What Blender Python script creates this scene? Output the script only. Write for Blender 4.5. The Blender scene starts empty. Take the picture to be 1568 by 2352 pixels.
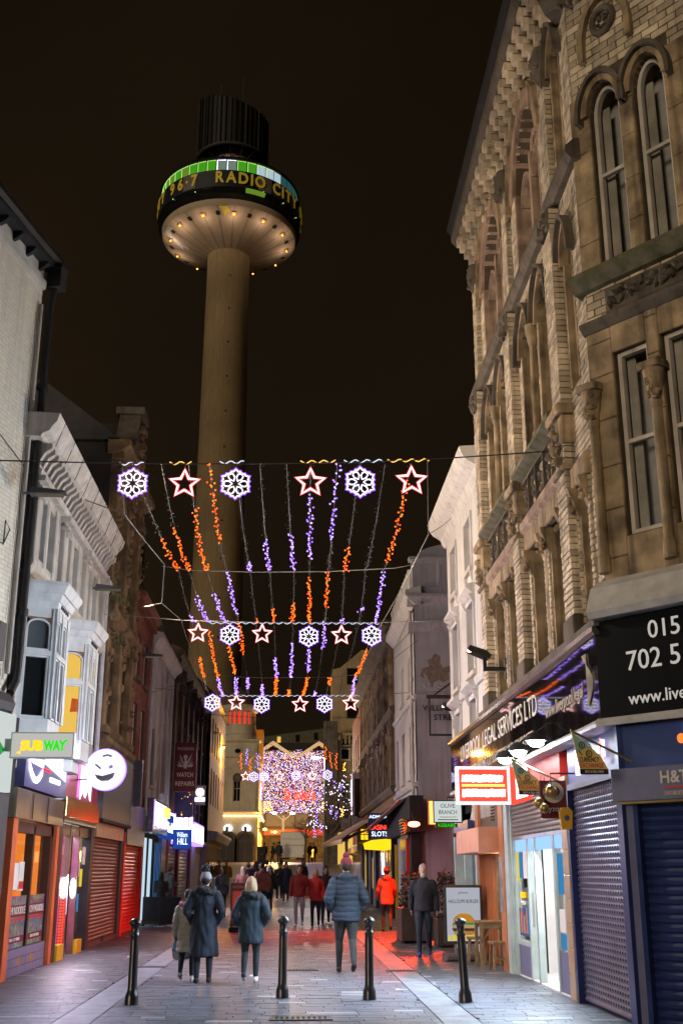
import bpy, bmesh, math, random
from mathutils import Vector, Matrix
R = math.radians; PI = math.pi
rnd = random.Random(11)
scene = bpy.context.scene
col = scene.collection

# ------------------------------------------------------------------ camera, sky, sun, exposure
PITCH, YAW, LENS = 17.8, -2.52, 39.4
CAMZ = 1.6
cam = bpy.data.cameras.new('camera')
cam.sensor_fit = 'VERTICAL'; cam.sensor_height = 36; cam.sensor_width = 24
cam.lens = LENS; cam.clip_start = .1; cam.clip_end = 3000
camo = bpy.data.objects.new('camera', cam); col.objects.link(camo)
camo.location = (0, 0, CAMZ); camo.rotation_euler = (R(90 + PITCH), 0, R(YAW))
scene.camera = camo

world = bpy.data.worlds.new('World'); scene.world = world; world.use_nodes = True
wn = world.node_tree; wn.nodes.clear()
wo = wn.nodes.new('ShaderNodeOutputWorld'); wb = wn.nodes.new('ShaderNodeBackground')
tc = wn.nodes.new('ShaderNodeTexCoord'); sp = wn.nodes.new('ShaderNodeSeparateXYZ')
rp = wn.nodes.new('ShaderNodeValToRGB')
wn.links.new(tc.outputs['Generated'], sp.inputs[0]); wn.links.new(sp.outputs['Z'], rp.inputs[0])
rp.color_ramp.elements[0].position = 0.0; rp.color_ramp.elements[0].color = (.0150, .0096, .0050, 1)
rp.color_ramp.elements[1].position = .75; rp.color_ramp.elements[1].color = (.0068, .0040, .0018, 1)
cn = wn.nodes.new('ShaderNodeTexNoise'); cn.inputs['Scale'].default_value = 2.2; cn.inputs['Detail'].default_value = 6
wn.links.new(tc.outputs['Generated'], cn.inputs['Vector'])
cr = wn.nodes.new('ShaderNodeMapRange'); cr.inputs[1].default_value = .3; cr.inputs[2].default_value = .7; cr.inputs[3].default_value = .62; cr.inputs[4].default_value = 1.3
wn.links.new(cn.outputs['Fac'], cr.inputs[0])
cmx = wn.nodes.new('ShaderNodeMix'); cmx.data_type = 'RGBA'; cmx.blend_type = 'MULTIPLY'; cmx.inputs[0].default_value = 1
wn.links.new(rp.outputs[0], cmx.inputs[6]); wn.links.new(cr.outputs[0], cmx.inputs[7]); wn.links.new(cmx.outputs[2], wb.inputs[0]); wn.links.new(wb.outputs[0], wo.inputs[0])
wb.inputs[1].default_value = 1.0

SUN_STRENGTH = .98
sl = bpy.data.lights.new('night_glow', 'SUN'); sl.energy = SUN_STRENGTH; sl.angle = R(14); sl.color = (1, .79, .56)
so = bpy.data.objects.new('night_glow', sl); col.objects.link(so)
so.rotation_euler = Vector((.54, .80, -.09)).to_track_quat('-Z', 'Y').to_euler()
so.location = (-10, -20, 30)

vs = scene.view_settings
vs.view_transform = 'Standard'; vs.look = 'None'; vs.exposure = 0.0; vs.gamma = 1
scene.display_settings.display_device = 'sRGB'
cy = scene.cycles
cy.use_denoising = True; cy.max_bounces = 6; cy.diffuse_bounces = 3; cy.glossy_bounces = 3
cy.transparent_max_bounces = 8; cy.transmission_bounces = 4; cy.sample_clamp_indirect = 4; cy.sample_clamp_direct = 0
cy.caustics_reflective = False; cy.caustics_refractive = False
try: cy.use_light_tree = True
except Exception: pass

# picture measurement -> place: image coordinates on a 1568 x 2352 grid
FV = LENS / 36 * 2352
_cm = Matrix.Rotation(R(YAW), 3, 'Z') @ Matrix.Rotation(R(90 + PITCH), 3, 'X')
CAM = Vector((0, 0, CAMZ))
def ray(x, y): return (_cm @ Vector(((x - 784) / FV, -(y - 1176) / FV, -1)))
def atY(x, y, Y): d = ray(x, y); return CAM + d * (Y / d.y)
def atX(x, y, X): d = ray(x, y); return CAM + d * (X / d.x)
def xz(x, y, Y): p = atY(x, y, Y); return p.x, p.z

LX, RX = -4.45, 3.76          # building lines of the street
GP = [(-60, 0), (34, 0), (50, .16), (65, .5), (80, 1.15), (95, 2.1), (110, 2.45), (140, 2.6), (400, 2.6)]
def gz(y):
    for (a, za), (b, zb) in zip(GP, GP[1:]):
        if y <= b: return za + (zb - za) * (y - a) / (b - a)
    return GP[-1][1]

# ------------------------------------------------------------------ materials
MATS = {}
def mat(name, base=(.5, .5, .5), rough=.7, metal=0., var=.18, scale=2.5, bump=0., bscale=30., emit=None, es=0., spec=.5,
        streak=0., isl=0., tint=None, coat=0., gum=0):
    m = bpy.data.materials.new(name); m.use_nodes = True; MATS[name] = m
    nt = m.node_tree; N = nt.nodes; L = nt.links
    bs = N['Principled BSDF']
    bs.inputs['Roughness'].default_value = rough; bs.inputs['Metallic'].default_value = metal
    bs.inputs['Specular IOR Level'].default_value = spec
    if coat: bs.inputs['Coat Weight'].default_value = coat
    geo = N.new('ShaderNodeNewGeometry')
    no = N.new('ShaderNodeTexNoise'); no.inputs['Scale'].default_value = scale; no.inputs['Detail'].default_value = 5
    L.new(geo.outputs['Position'], no.inputs['Vector'])
    fac = no.outputs['Fac']
    mx = N.new('ShaderNodeMix'); mx.data_type = 'RGBA'
    t = tint or tuple(c * (1 - var) for c in base)
    lo = tuple(max(0, min(1, c * (1 - var))) for c in t) if tint else t
    hi = tuple(max(0, min(1, c * (1 + var * .8))) for c in base)
    mr = N.new('ShaderNodeMapRange'); mr.inputs[1].default_value = .3; mr.inputs[2].default_value = .7
    L.new(fac, mr.inputs[0]); L.new(mr.outputs[0], mx.inputs[0])
    mx.inputs[6].default_value = (*lo, 1); mx.inputs[7].default_value = (*hi, 1)
    out = mx.outputs[2]
    if streak:
        mp = N.new('ShaderNodeMapping'); mp.inputs['Scale'].default_value = (5, 5, .35)
        L.new(geo.outputs['Position'], mp.inputs[0])
        n2 = N.new('ShaderNodeTexNoise'); n2.inputs['Scale'].default_value = 1.6; n2.inputs['Detail'].default_value = 6
        L.new(mp.outputs[0], n2.inputs['Vector'])
        m2 = N.new('ShaderNodeMapRange'); m2.inputs[1].default_value = .48; m2.inputs[2].default_value = .72
        m2.inputs[3].default_value = 1; m2.inputs[4].default_value = 1 - streak
        L.new(n2.outputs['Fac'], m2.inputs[0])
        mm = N.new('ShaderNodeMix'); mm.data_type = 'RGBA'; mm.blend_type = 'MULTIPLY'; mm.inputs[0].default_value = 1
        L.new(out, mm.inputs[6]); L.new(m2.outputs[0], mm.inputs[7]); out = mm.outputs[2]
    if isl:
        oi = N.new('ShaderNodeObjectInfo')
        ad = N.new('ShaderNodeMath'); ad.operation = 'ADD'
        L.new(geo.outputs['Random Per Island'], ad.inputs[0]); L.new(oi.outputs['Random'], ad.inputs[1])
        fr = N.new('ShaderNodeMath'); fr.operation = 'FRACT'; L.new(ad.outputs[0], fr.inputs[0])
        m3 = N.new('ShaderNodeMapRange'); m3.inputs[3].default_value = 1 - isl; m3.inputs[4].default_value = 1 + isl * .6
        L.new(fr.outputs[0], m3.inputs[0])
        mm = N.new('ShaderNodeMix'); mm.data_type = 'RGBA'; mm.blend_type = 'MULTIPLY'; mm.inputs[0].default_value = 1
        L.new(out, mm.inputs[6]); L.new(m3.outputs[0], mm.inputs[7]); out = mm.outputs[2]
    if gum:                            # trodden-in gum and tar spots
        vo = N.new('ShaderNodeTexVoronoi'); vo.inputs['Scale'].default_value = 2.6; L.new(geo.outputs['Position'], vo.inputs['Vector'])
        gt_ = N.new('ShaderNodeMapRange'); gt_.inputs[1].default_value = .06; gt_.inputs[2].default_value = .10; gt_.inputs[3].default_value = .45; gt_.inputs[4].default_value = 1
        L.new(vo.outputs['Distance'], gt_.inputs[0])
        mm = N.new('ShaderNodeMix'); mm.data_type = 'RGBA'; mm.blend_type = 'MULTIPLY'; mm.inputs[0].default_value = 1
        L.new(out, mm.inputs[6]); L.new(gt_.outputs[0], mm.inputs[7]); out = mm.outputs[2]
    L.new(out, bs.inputs['Base Color'])
    if bump:
        nb = N.new('ShaderNodeTexNoise'); nb.inputs['Scale'].default_value = bscale; nb.inputs['Detail'].default_value = 4
        L.new(geo.outputs['Position'], nb.inputs['Vector'])
        bp = N.new('ShaderNodeBump'); bp.inputs['Strength'].default_value = bump; bp.inputs['Distance'].default_value = .02
        L.new(nb.outputs['Fac'], bp.inputs['Height']); L.new(bp.outputs[0], bs.inputs['Normal'])
    if emit:
        bs.inputs['Emission Color'].default_value = (*emit, 1); bs.inputs['Emission Strength'].default_value = es
    return m

def glow(name, c, s):        # a glowing surface
    m = bpy.data.materials.new(name); m.use_nodes = True; MATS[name] = m
    nt = m.node_tree; nt.nodes.clear()
    o = nt.nodes.new('ShaderNodeOutputMaterial'); e = nt.nodes.new('ShaderNodeEmission')
    e.inputs[0].default_value = (*c, 1); e.inputs[1].default_value = s
    nt.links.new(e.outputs[0], o.inputs[0]); return m

def glow2(name, c0, c1, s):   # bulbs of one string differ a little from each other
    m = glow(name, c0, s); N = m.node_tree.nodes; L = m.node_tree.links; e = [n for n in N if n.type == 'EMISSION'][0]
    g = N.new('ShaderNodeNewGeometry'); x = N.new('ShaderNodeMix'); x.data_type = 'RGBA'; x.inputs[6].default_value = (*c0, 1); x.inputs[7].default_value = (*c1, 1)
    L.new(g.outputs['Random Per Island'], x.inputs[0]); L.new(x.outputs[2], e.inputs[0]); return m
def clear_glass(name, tint=(.95, .95, .94)):
    m = bpy.data.materials.new(name); m.use_nodes = True; MATS[name] = m
    nt = m.node_tree; nt.nodes.clear(); N = nt.nodes; L = nt.links
    o = N.new('ShaderNodeOutputMaterial'); t = N.new('ShaderNodeBsdfTransparent'); g = N.new('ShaderNodeBsdfGlossy')
    t.inputs[0].default_value = (*tint, 1); g.inputs['Roughness'].default_value = .03
    lw_ = N.new('ShaderNodeLayerWeight'); pw_ = N.new('ShaderNodeMath'); pw_.operation = 'POWER'; pw_.inputs[1].default_value = 5; L.new(lw_.outputs['Facing'], pw_.inputs[0])
    f = N.new('ShaderNodeMapRange'); f.inputs[3].default_value = .04; f.inputs[4].default_value = .9; L.new(pw_.outputs[0], f.inputs[0])
    x = N.new('ShaderNodeMixShader'); L.new(f.outputs[0], x.inputs[0]); L.new(t.outputs[0], x.inputs[1]); L.new(g.outputs[0], x.inputs[2])
    L.new(x.outputs[0], o.inputs[0]); return m

mat('paving', (.122, .132, .162), .44, var=.34, scale=4, bump=.35, bscale=60, isl=.17, spec=.35, gum=1)
mat('paving_dark', (.095, .098, .112), .42, var=.34, scale=4, bump=.35, bscale=50, isl=.2, spec=.35, gum=1)
mat('paving_light', (.30, .31, .34), .5, var=.15, scale=8, bump=.2, bscale=60, isl=.2)
mat('kerb_stone', (.205, .215, .24), .45, var=.3, scale=4, bump=.3, bscale=70, isl=.15, gum=1)
mat('joint', (.075, .077, .085), .85, var=.3, scale=8)
mat('tarmac', (.09, .085, .08), .6, var=.25, scale=1)
mat('plaza', (.22, .20, .18), .5, var=.2, scale=.5)
mat('iron_black', (.012, .012, .014), .28, var=.4, scale=20, bump=.12, bscale=60, spec=.6)
mat('black_paint', (.018, .018, .02), .4, var=.3, scale=6)
mat('matt_black', (.02, .02, .022), .85, var=.3, scale=3)
mat('grate', (.07, .07, .075), .5, .4, var=.3, scale=12)
mat('white_brick', (.82, .75, .62), .72, var=.10, scale=.8, bump=.35, bscale=45, streak=.18, isl=.05)
mat('white_mortar', (.55, .53, .48), .85, var=.15, scale=3)
mat('cream_stone', (.56, .505, .45), .7, var=.2, scale=2, bump=.3, bscale=30, streak=.35)
mat('cream_trim', (.64, .59, .53), .65, var=.2, scale=3, bump=.2, bscale=40, streak=.3)
mat('white_paint', (.74, .74, .74), .45, var=.12, scale=4, bump=.1, streak=.18)
mat('white_render', (.66, .64, .62), .7, var=.12, scale=1.2, bump=.2, bscale=25, streak=.28)
mat('grey_render', (.44, .43, .47), .75, var=.2, scale=1.0, bump=.35, bscale=14, streak=.3)
mat('peel', (.26, .20, .15), .8, var=.35, scale=8)
mat('glazed_brick', (.64, .54, .41), .40, var=.30, scale=1.6, bump=.3, bscale=35, isl=.40, spec=.4, streak=.5)
mat('brick_mortar', (.10, .075, .05), .85, var=.3, scale=5)
mat('sandstone', (.42, .31, .19), .75, var=.30, scale=2.6, bump=.6, bscale=22, streak=.68, tint=(.17, .125, .075))
mat('pink_stone', (.44, .31, .23), .72, var=.22, scale=3, bump=.4, bscale=25, streak=.5, tint=(.25, .17, .125))
mat('dark_stone', (.115, .095, .075), .8, var=.45, scale=2.2, bump=.6, bscale=18, streak=.45)
mat('mossy', (.13, .11, .08), .85, var=.4, scale=5, bump=.5, bscale=25, tint=(.075, .095, .025))
mat('brown_stone', (.19, .115, .058), .8, var=.6, scale=2.2, bump=.8, bscale=14, streak=.4)
mat('red_brick', (.27, .075, .045), .75, var=.3, scale=3, bump=.4, bscale=30, isl=.35)
mat('red_brick_flat', (.25, .085, .05), .78, var=.35, scale=9, bump=.4, bscale=20)
mat('brown_brick', (.24, .135, .075), .78, var=.4, scale=7, bump=.5, bscale=16, streak=.25)
mat('dark_brick', (.022, .018, .016), .85, var=.4, scale=3, bump=.3)
mat('red_mortar', (.10, .05, .04), .85)
mat('pink_render', (.50, .42, .38), .75, var=.15, scale=1, streak=.25)
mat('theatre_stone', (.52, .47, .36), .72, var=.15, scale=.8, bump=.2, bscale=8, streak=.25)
mat('tan_stone', (.38, .29, .17), .75, var=.25, scale=.7, bump=.3, bscale=6, streak=.3)
mat('slate', (.035, .034, .036), .6, var=.3, scale=4)
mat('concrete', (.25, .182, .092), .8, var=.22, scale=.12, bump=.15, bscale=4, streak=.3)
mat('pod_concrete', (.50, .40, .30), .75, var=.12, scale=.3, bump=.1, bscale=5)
mat('tower_dark', (.010, .010, .010), .5, var=.3, scale=.5)
mat('tower_rib', (.05, .047, .04), .6, var=.2, scale=.5)
mat('tower_navy', (.010, .014, .026), .5, var=.2, scale=.5)
mat('tower_grey', (.16, .145, .13), .6, var=.2, scale=.5)
mat('sign_yellow', (.62, .47, .05), .5, var=.1, emit=(.9, .62, .05), es=.10)
mat('glass', (.010, .012, .014), .06, var=.3, scale=.7, spec=.8)
mat('glass_grey', (.10, .11, .12), .08, var=.3, scale=.5, spec=.8)
mat('curtain', (.50, .47, .42), .8, var=.3, scale=3)
mat('aluminium', (.45, .46, .47), .3, .85, var=.15, scale=4)
mat('steel', (.36, .35, .33), .25, .9, var=.3, scale=2)
mat('lead_pipe', (.50, .50, .51), .5, var=.2, scale=5)
mat('orange_paint', (.62, .13, .045), .5, var=.12, scale=3)
mat('brown_shutter', (.145, .072, .050), .42, .25, var=.25, scale=4)
mat('red_shutter', (.66, .035, .012), .36, .1, var=.2, scale=3)
mat('purple_shutter', (.19, .175, .28), .34, .4, var=.25, scale=4)
mat('blue_shutter', (.018, .033, .135), .34, .2, var=.25, scale=5)
mat('grey_shutter', (.20, .17, .16), .42, .4, var=.25, scale=4)
mat('hole', (.006, .006, .008), .8)
mat('navy_panel', (.035, .065, .24), .38, var=.2, scale=3)
mat('slate_panel', (.14, .145, .25), .5, var=.12, scale=6)
mat('gloss_black', (.008, .008, .010), .035, var=.2, spec=.9, coat=.6)
mat('grey_panel', (.065, .058, .066), .55, var=.15, scale=5, bump=.2, bscale=90)
mat('violet_panel', (.08, .075, .22), .3, var=.2, scale=3)
mat('pink_panel', (.55, .035, .09), .3, var=.15, scale=3, coat=.5)
mat('gold_flute', (.52, .34, .13), .22, .9, var=.2)
mat('maroon', (.115, .010, .016), .5, var=.15)
mat('silver_text', (.60, .56, .52), .4, var=.1)
mat('white_text', (.80, .79, .76), .45, var=.05)
mat('black_text', (.02, .02, .02), .5)
mat('red_text', (.50, .05, .03), .5)
mat('red_plain', (.55, .03, .02), .45, var=.1)
mat('teal_frame', (.42, .52, .53), .4, var=.15, scale=4)
mat('terracotta', (.42, .15, .06), .45, var=.25, scale=2, coat=.3)
mat('salmon', (.60, .29, .20), .5, var=.12, scale=4)
mat('tile_beige', (.44, .31, .19), .35, var=.2, scale=4)
mat('wood', (.20, .125, .065), .6, var=.35, scale=9, bump=.3, bscale=50)
mat('dark_wood', (.055, .035, .025), .5, var=.3, scale=6)
mat('paper', (.72, .70, .69), .7, var=.08)
mat('yellow_plastic', (.62, .34, .02), .4, var=.1)
mat('orange_plastic', (.75, .13, .01), .4)
mat('brass', (.45, .30, .10), .35, .8, var=.3)
mat('green_sign', (.02, .42, .06), .5)
mat('flag_green', (.30, .50, .36), .7, var=.1)
mat('flag_gold', (.72, .52, .17), .7, var=.1)
mat('cable', (.03, .028, .026), .6)
mat('rope', (.20, .185, .16), .8, var=.2, scale=10)
mat('bulb_off', (.055, .05, .048), .4)
mat('lantern_grey', (.11, .115, .12), .45, var=.2, scale=6)
mat('bark', (.09, .065, .04), .9, var=.4, scale=6, bump=.6)
mat('leaf', (.06, .12, .03), .6, var=.5, scale=10, isl=.4)
mat('heather', (.14, .10, .085), .8, var=.5, scale=14, isl=.5)
mat('autumn', (.32, .06, .03), .6, var=.4, scale=14, isl=.4)
mat('van_white', (.64, .62, .57), .4, var=.08)
mat('tyre', (.015, .015, .015), .8)
mat('yellow_paint', (.62, .36, .01), .45, var=.1)
mat('skin', (.52, .30, .21), .55, var=.1, scale=12)
mat('beard', (.45, .42, .38), .8, var=.2, scale=40)
mat('awning', (.20, .035, .03), .75, var=.2, scale=3)
mat('ochre_lit_wall', (.55, .33, .07), .75, var=.15, scale=.6)
mat('ivory_blind', (.58, .52, .34), .7, var=.1)
clear_glass('clear_glass'); clear_glass('blue_glass', (.55, .75, .80))

glow('led_white', (.84, .79, 1.0), 2.4); glow('led_violet', (.26, .09, 1.0), 2.4); glow2('led_orange', (1.0, .05, .003), (1.0, .22, .02), 2.8)
glow('star_white', (1.0, .87, .82), 2.4); glow('star_halo', (1.0, .10, .12), 1.9); glow('wrap_gold', (1.0, .55, .12), 1.6); glow('wrap_white', (.75, .80, 1.0), 1.2)
glow('dot_gold', (1, .42, .05), 6); glow('dot_red', (1, .03, .01), 4)
glow('sign_white', (.95, .94, 1.0), 4.2); glow('sign_white_soft', (.84, .93, .90), .72); glow('sign_violet', (.32, .18, 1.0), 2.6)
glow('sign_lilac', (.78, .70, 1.0), 3.5); glow('sign_red', (1.0, .06, .03), 2.6); glow('sign_pinkred', (1, .20, .16), 2.2); glow('sign_amber', (1, .50, .08), 3.0)
glow('sub_yellow', (1, .56, .01), 1.5); glow('sub_green', (.02, .62, .01), 1.4); glow('neon_pink', (1.0, .12, .62), 3.5); glow('neon_red', (1, .02, .02), 3)
glow('flood', (.93, .97, 1.0), 60); glow('heater', (1.0, .16, .05), 22); glow('sodium', (1.0, .42, .05), 30); glow('warm_bulb', (1, .60, .20), 12)
glow('ceiling_white', (.92, .97, 1.0), 6.5); glow('ceiling_warm', (1, .58, .25), 5); glow('room_yellow', (1.0, .62, .12), .85)
glow('win_green', (.10, .55, .02), .55); glow('win_lime', (.25, .45, .04), .5); glow('win_white', (.55, .72, .8), .75); glow('win_teal', (.03, .12, .12), .6); glow('win_edge', (.55, .95, .25), 1.1)
glow('win_bluewhite', (.30, .40, .34), .5); glow('pod_lamp', (1, .36, .03), 7); glow('hill_blue', (.02, .07, .42), .8); glow('hill_white', (.75, .88, 1), 2.2)
glow('casino_yellow', (1, .60, .01), 1.4); glow('casino_blue', (.10, .08, .75), .9); glow('poster_blue', (.05, .28, .62), .8); glow('poster_yellow', (.95, .72, .05), .8)
glow('lantern_yellow', (1, .55, .02), 1.6); glow('orange_wall_glow', (1, .26, .035), 1.2); glow('star_red_text', (1, .04, .015), 3.5)  # the orange wall carries the room light as emission in its colour
glow('red_cupola', (1, .02, .01), 1.6); glow('screen_blue', (.25, .45, .9), 1.6); glow('pawn_orange', (1, .20, .03), 1.5); glow('lens_dim', (1, .82, .6), .10)

glow('win_lit', (.62, .80, .95), .9); glow('neon_back', (1.0, .18, .50), .5)
def doodle(name):                       # printed many-coloured doodle pattern of the noodle shop
    m = bpy.data.materials.new(name); m.use_nodes = True; MATS[name] = m; N = m.node_tree.nodes; L = m.node_tree.links; bs = N['Principled BSDF']
    g = N.new('ShaderNodeNewGeometry'); v = N.new('ShaderNodeTexVoronoi'); v.inputs['Scale'].default_value = 16; L.new(g.outputs['Position'], v.inputs['Vector'])
    w = N.new('ShaderNodeMath'); w.operation = 'SINE'; k = N.new('ShaderNodeMath'); k.operation = 'MULTIPLY'; k.inputs[1].default_value = 34
    L.new(v.outputs['Distance'], k.inputs[0]); L.new(k.outputs[0], w.inputs[0])
    h = N.new('ShaderNodeHueSaturation'); h.inputs['Saturation'].default_value = 1.1; h.inputs['Value'].default_value = .7; L.new(v.outputs['Color'], h.inputs['Color'])
    x = N.new('ShaderNodeMix'); x.data_type = 'RGBA'; x.inputs[7].default_value = (.015, .02, .04, 1); L.new(h.outputs[0], x.inputs[6])
    c = N.new('ShaderNodeMath'); c.operation = 'GREATER_THAN'; c.inputs[1].default_value = .1; L.new(w.outputs[0], c.inputs[0]); L.new(c.outputs[0], x.inputs[0])
    L.new(x.outputs[2], bs.inputs['Base Color']); bs.inputs['Roughness'].default_value = .3
doodle('noodle')
glow('sign_grey_lit', (.54, .53, .50), .95)
mat('black_sign', (.004, .004, .005), .35, var=.2, spec=.15)
glow('letter_lit', (.50, .46, .41), 1.0)
glow('poster_lit', (.66, .68, .78), .62)
glow('sign_face', (.93, .90, 1.0), 1.25); glow('sign_redface', (1.0, .085, .05), 1.25); glow('bulb_white', (.86, .78, 1.0), 4.2)
# ------------------------------------------------------------------ builders
class B:
    def __init__(s): s.v = []; s.f = []
    def poly(s, pts):
        n = len(s.v); s.v += [tuple(p) for p in pts]; s.f.append(tuple(range(n, n + len(pts)))); return s
    def hexa(s, p):                   # 8 points: bottom 4 (ccw), top 4
        n = len(s.v); s.v += [tuple(q) for q in p]
        for f in ((3, 2, 1, 0), (4, 5, 6, 7), (0, 1, 5, 4), (1, 2, 6, 5), (2, 3, 7, 6), (3, 0, 4, 7)): s.f.append(tuple(n + i for i in f))
        return s
    def box(s, x0, x1, y0, y1, z0, z1):
        return s.hexa([(x0, y0, z0), (x1, y0, z0), (x1, y1, z0), (x0, y1, z0), (x0, y0, z1), (x1, y0, z1), (x1, y1, z1), (x0, y1, z1)])
    def slab(s, x0, x1, y0, y1, z0, z1, c=.01):   # box with chamfered front edges (front = y0)
        o = len(s.v)
        s.v += [(x0, y1, z0), (x1, y1, z0), (x1, y1, z1), (x0, y1, z1), (x0, y0 + c, z0), (x1, y0 + c, z0), (x1, y0 + c, z1), (x0, y0 + c, z1),
                (x0 + c, y0, z0 + c), (x1 - c, y0, z0 + c), (x1 - c, y0, z1 - c), (x0 + c, y0, z1 - c)]
        for a in range(4):
            b = (a + 1) % 4
            s.f.append((o + a, o + b, o + 4 + b, o + 4 + a)); s.f.append((o + 4 + a, o + 4 + b, o + 8 + b, o + 8 + a))
        s.f.append((o + 8, o + 9, o + 10, o + 11)); s.f.append((o + 3, o + 2, o + 1, o)); return s
    def prism(s, pts, y0, y1):        # polygon in x-z pushed along y
        n = len(s.v); k = len(pts)
        s.v += [(x, y0, z) for x, z in pts] + [(x, y1, z) for x, z in pts]
        s.f.append(tuple(range(n, n + k))); s.f.append(tuple(range(n + 2 * k - 1, n + k - 1, -1)))
        for i in range(k): j = (i + 1) % k; s.f.append((n + i, n + k + i, n + k + j, n + j))
        return s
    def run(s, prof, x0, x1):         # moulding: profile in (y, z) pushed along x
        n = len(s.v); k = len(prof)
        s.v += [(x0, y, z) for y, z in prof] + [(x1, y, z) for y, z in prof]
        s.f.append(tuple(range(n, n + k))); s.f.append(tuple(range(n + 2 * k - 1, n + k - 1, -1)))
        for i in range(k): j = (i + 1) % k; s.f.append((n + i, n + j, n + k + j, n + k + i))
        return s
    def prismz(s, pts, z0, z1):
        n = len(s.v); k = len(pts)
        s.v += [(x, y, z0) for x, y in pts] + [(x, y, z1) for x, y in pts]
        s.f.append(tuple(range(n + k - 1, n - 1, -1))); s.f.append(tuple(range(n + k, n + 2 * k)))
        for i in range(k): j = (i + 1) % k; s.f.append((n + i, n + j, n + k + j, n + k + i))
        return s
    def tube(s, path, r, n=6, closed=False, rs=None):
        P = [Vector(p) for p in path]; k = len(P); base = len(s.v)
        up = None
        for i, p in enumerate(P):
            a = P[i - 1] if (i or closed) else P[0]; b = P[(i + 1) % k] if (i < k - 1 or closed) else P[-1]
            t = (b - a)
            t = t.normalized() if t.length > 1e-9 else Vector((0, 0, 1))
            if up is None:
                up = Vector((0, 0, 1)) if abs(t.z) < .9 else Vector((1, 0, 0))
            u = (up - t * up.dot(t))
            if u.length < 1e-5: u = t.orthogonal()
            u.normalize(); w = t.cross(u); up = u
            rr = rs[i] if rs else r
            for q in range(n):
                an = 2 * PI * q / n; s.v.append(tuple(p + (u * math.cos(an) + w * math.sin(an)) * rr))
        for i in range(k if closed else k - 1):
            a = base + i * n; b = base + ((i + 1) % k) * n
            for q in range(n): q2 = (q + 1) % n; s.f.append((a + q, a + q2, b + q2, b + q))
        if not closed:
            s.f.append(tuple(range(base + n - 1, base - 1, -1))); s.f.append(tuple(range(base + (k - 1) * n, base + k * n)))
        return s
    def lathe(s, prof, c=(0, 0, 0), n=24, a0=0, a1=2 * PI, cap=True):
        base = len(s.v); full = abs(a1 - a0 - 2 * PI) < 1e-6; m = n if full else n + 1; k = len(prof)
        for r, z in prof:
            for q in range(m):
                an = a0 + (a1 - a0) * q / n; s.v.append((c[0] + r * math.cos(an), c[1] + r * math.sin(an), c[2] + z))
        for i in range(k - 1):
            for q in range(m if full else m - 1):
                q2 = (q + 1) % m; s.f.append((base + i * m + q, base + i * m + q2, base + (i + 1) * m + q2, base + (i + 1) * m + q))
        if cap and full:
            s.f.append(tuple(range(base + m - 1, base - 1, -1))); s.f.append(tuple(range(base + (k - 1) * m, base + k * m)))
        return s
    def ball(s, c, r, n=8, m=5, rot=None):
        if not hasattr(r, '__len__'): r = (r, r, r)
        base = len(s.v); c = Vector(c)
        pts = [Vector((0, 0, -r[2]))]
        for i in range(1, m):
            ph = -PI / 2 + PI * i / m
            for q in range(n): an = 2 * PI * q / n; pts.append(Vector((r[0] * math.cos(ph) * math.cos(an), r[1] * math.cos(ph) * math.sin(an), r[2] * math.sin(ph))))
        pts.append(Vector((0, 0, r[2])))
        for p in pts: s.v.append(tuple(c + (rot @ p if rot else p)))
        last = base + len(pts) - 1
        for q in range(n):
            q2 = (q + 1) % n
            s.f.append((base, base + 1 + q2, base + 1 + q)); s.f.append((last, base + 1 + (m - 2) * n + q, base + 1 + (m - 2) * n + q2))
            for i in range(m - 2): a = base + 1 + i * n; s.f.append((a + q, a + q2, a + n + q2, a + n + q))
        return s
    def octa(s, c, r):
        n = len(s.v); x, y, z = c
        s.v += [(x + r, y, z), (x - r, y, z), (x, y + r, z), (x, y - r, z), (x, y, z + r), (x, y, z - r)]
        for f in ((0, 2, 4), (2, 1, 4), (1, 3, 4), (3, 0, 4), (2, 0, 5), (1, 2, 5), (3, 1, 5), (0, 3, 5)): s.f.append(tuple(n + i for i in f))
        return s
    def mesh(s, name, m, smooth=0):
        me = bpy.data.meshes.new(name); me.from_pydata(s.v, [], s.f)
        if len(s.f) < 60000:
            bm = bmesh.new(); bm.from_mesh(me); bmesh.ops.recalc_face_normals(bm, faces=bm.faces); bm.to_mesh(me); bm.free()
        me.materials.append(MATS[m] if isinstance(m, str) else m)
        if smooth:
            for p in me.polygons: p.use_smooth = True
            me.set_sharp_from_angle(angle=R(smooth))
        return me
    def obj(s, name, m, parent=None, M=None, smooth=0, loc=None, kind=None, label=None):
        o = bpy.data.objects.new(name, s.mesh(name, m, smooth)); col.objects.link(o)
        if parent: o.parent = parent
        if M is not None: o.matrix_local = M
        if loc is not None: o.location = loc
        if kind: o['kind'] = kind
        if label: o['label'] = label
        return o

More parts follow.
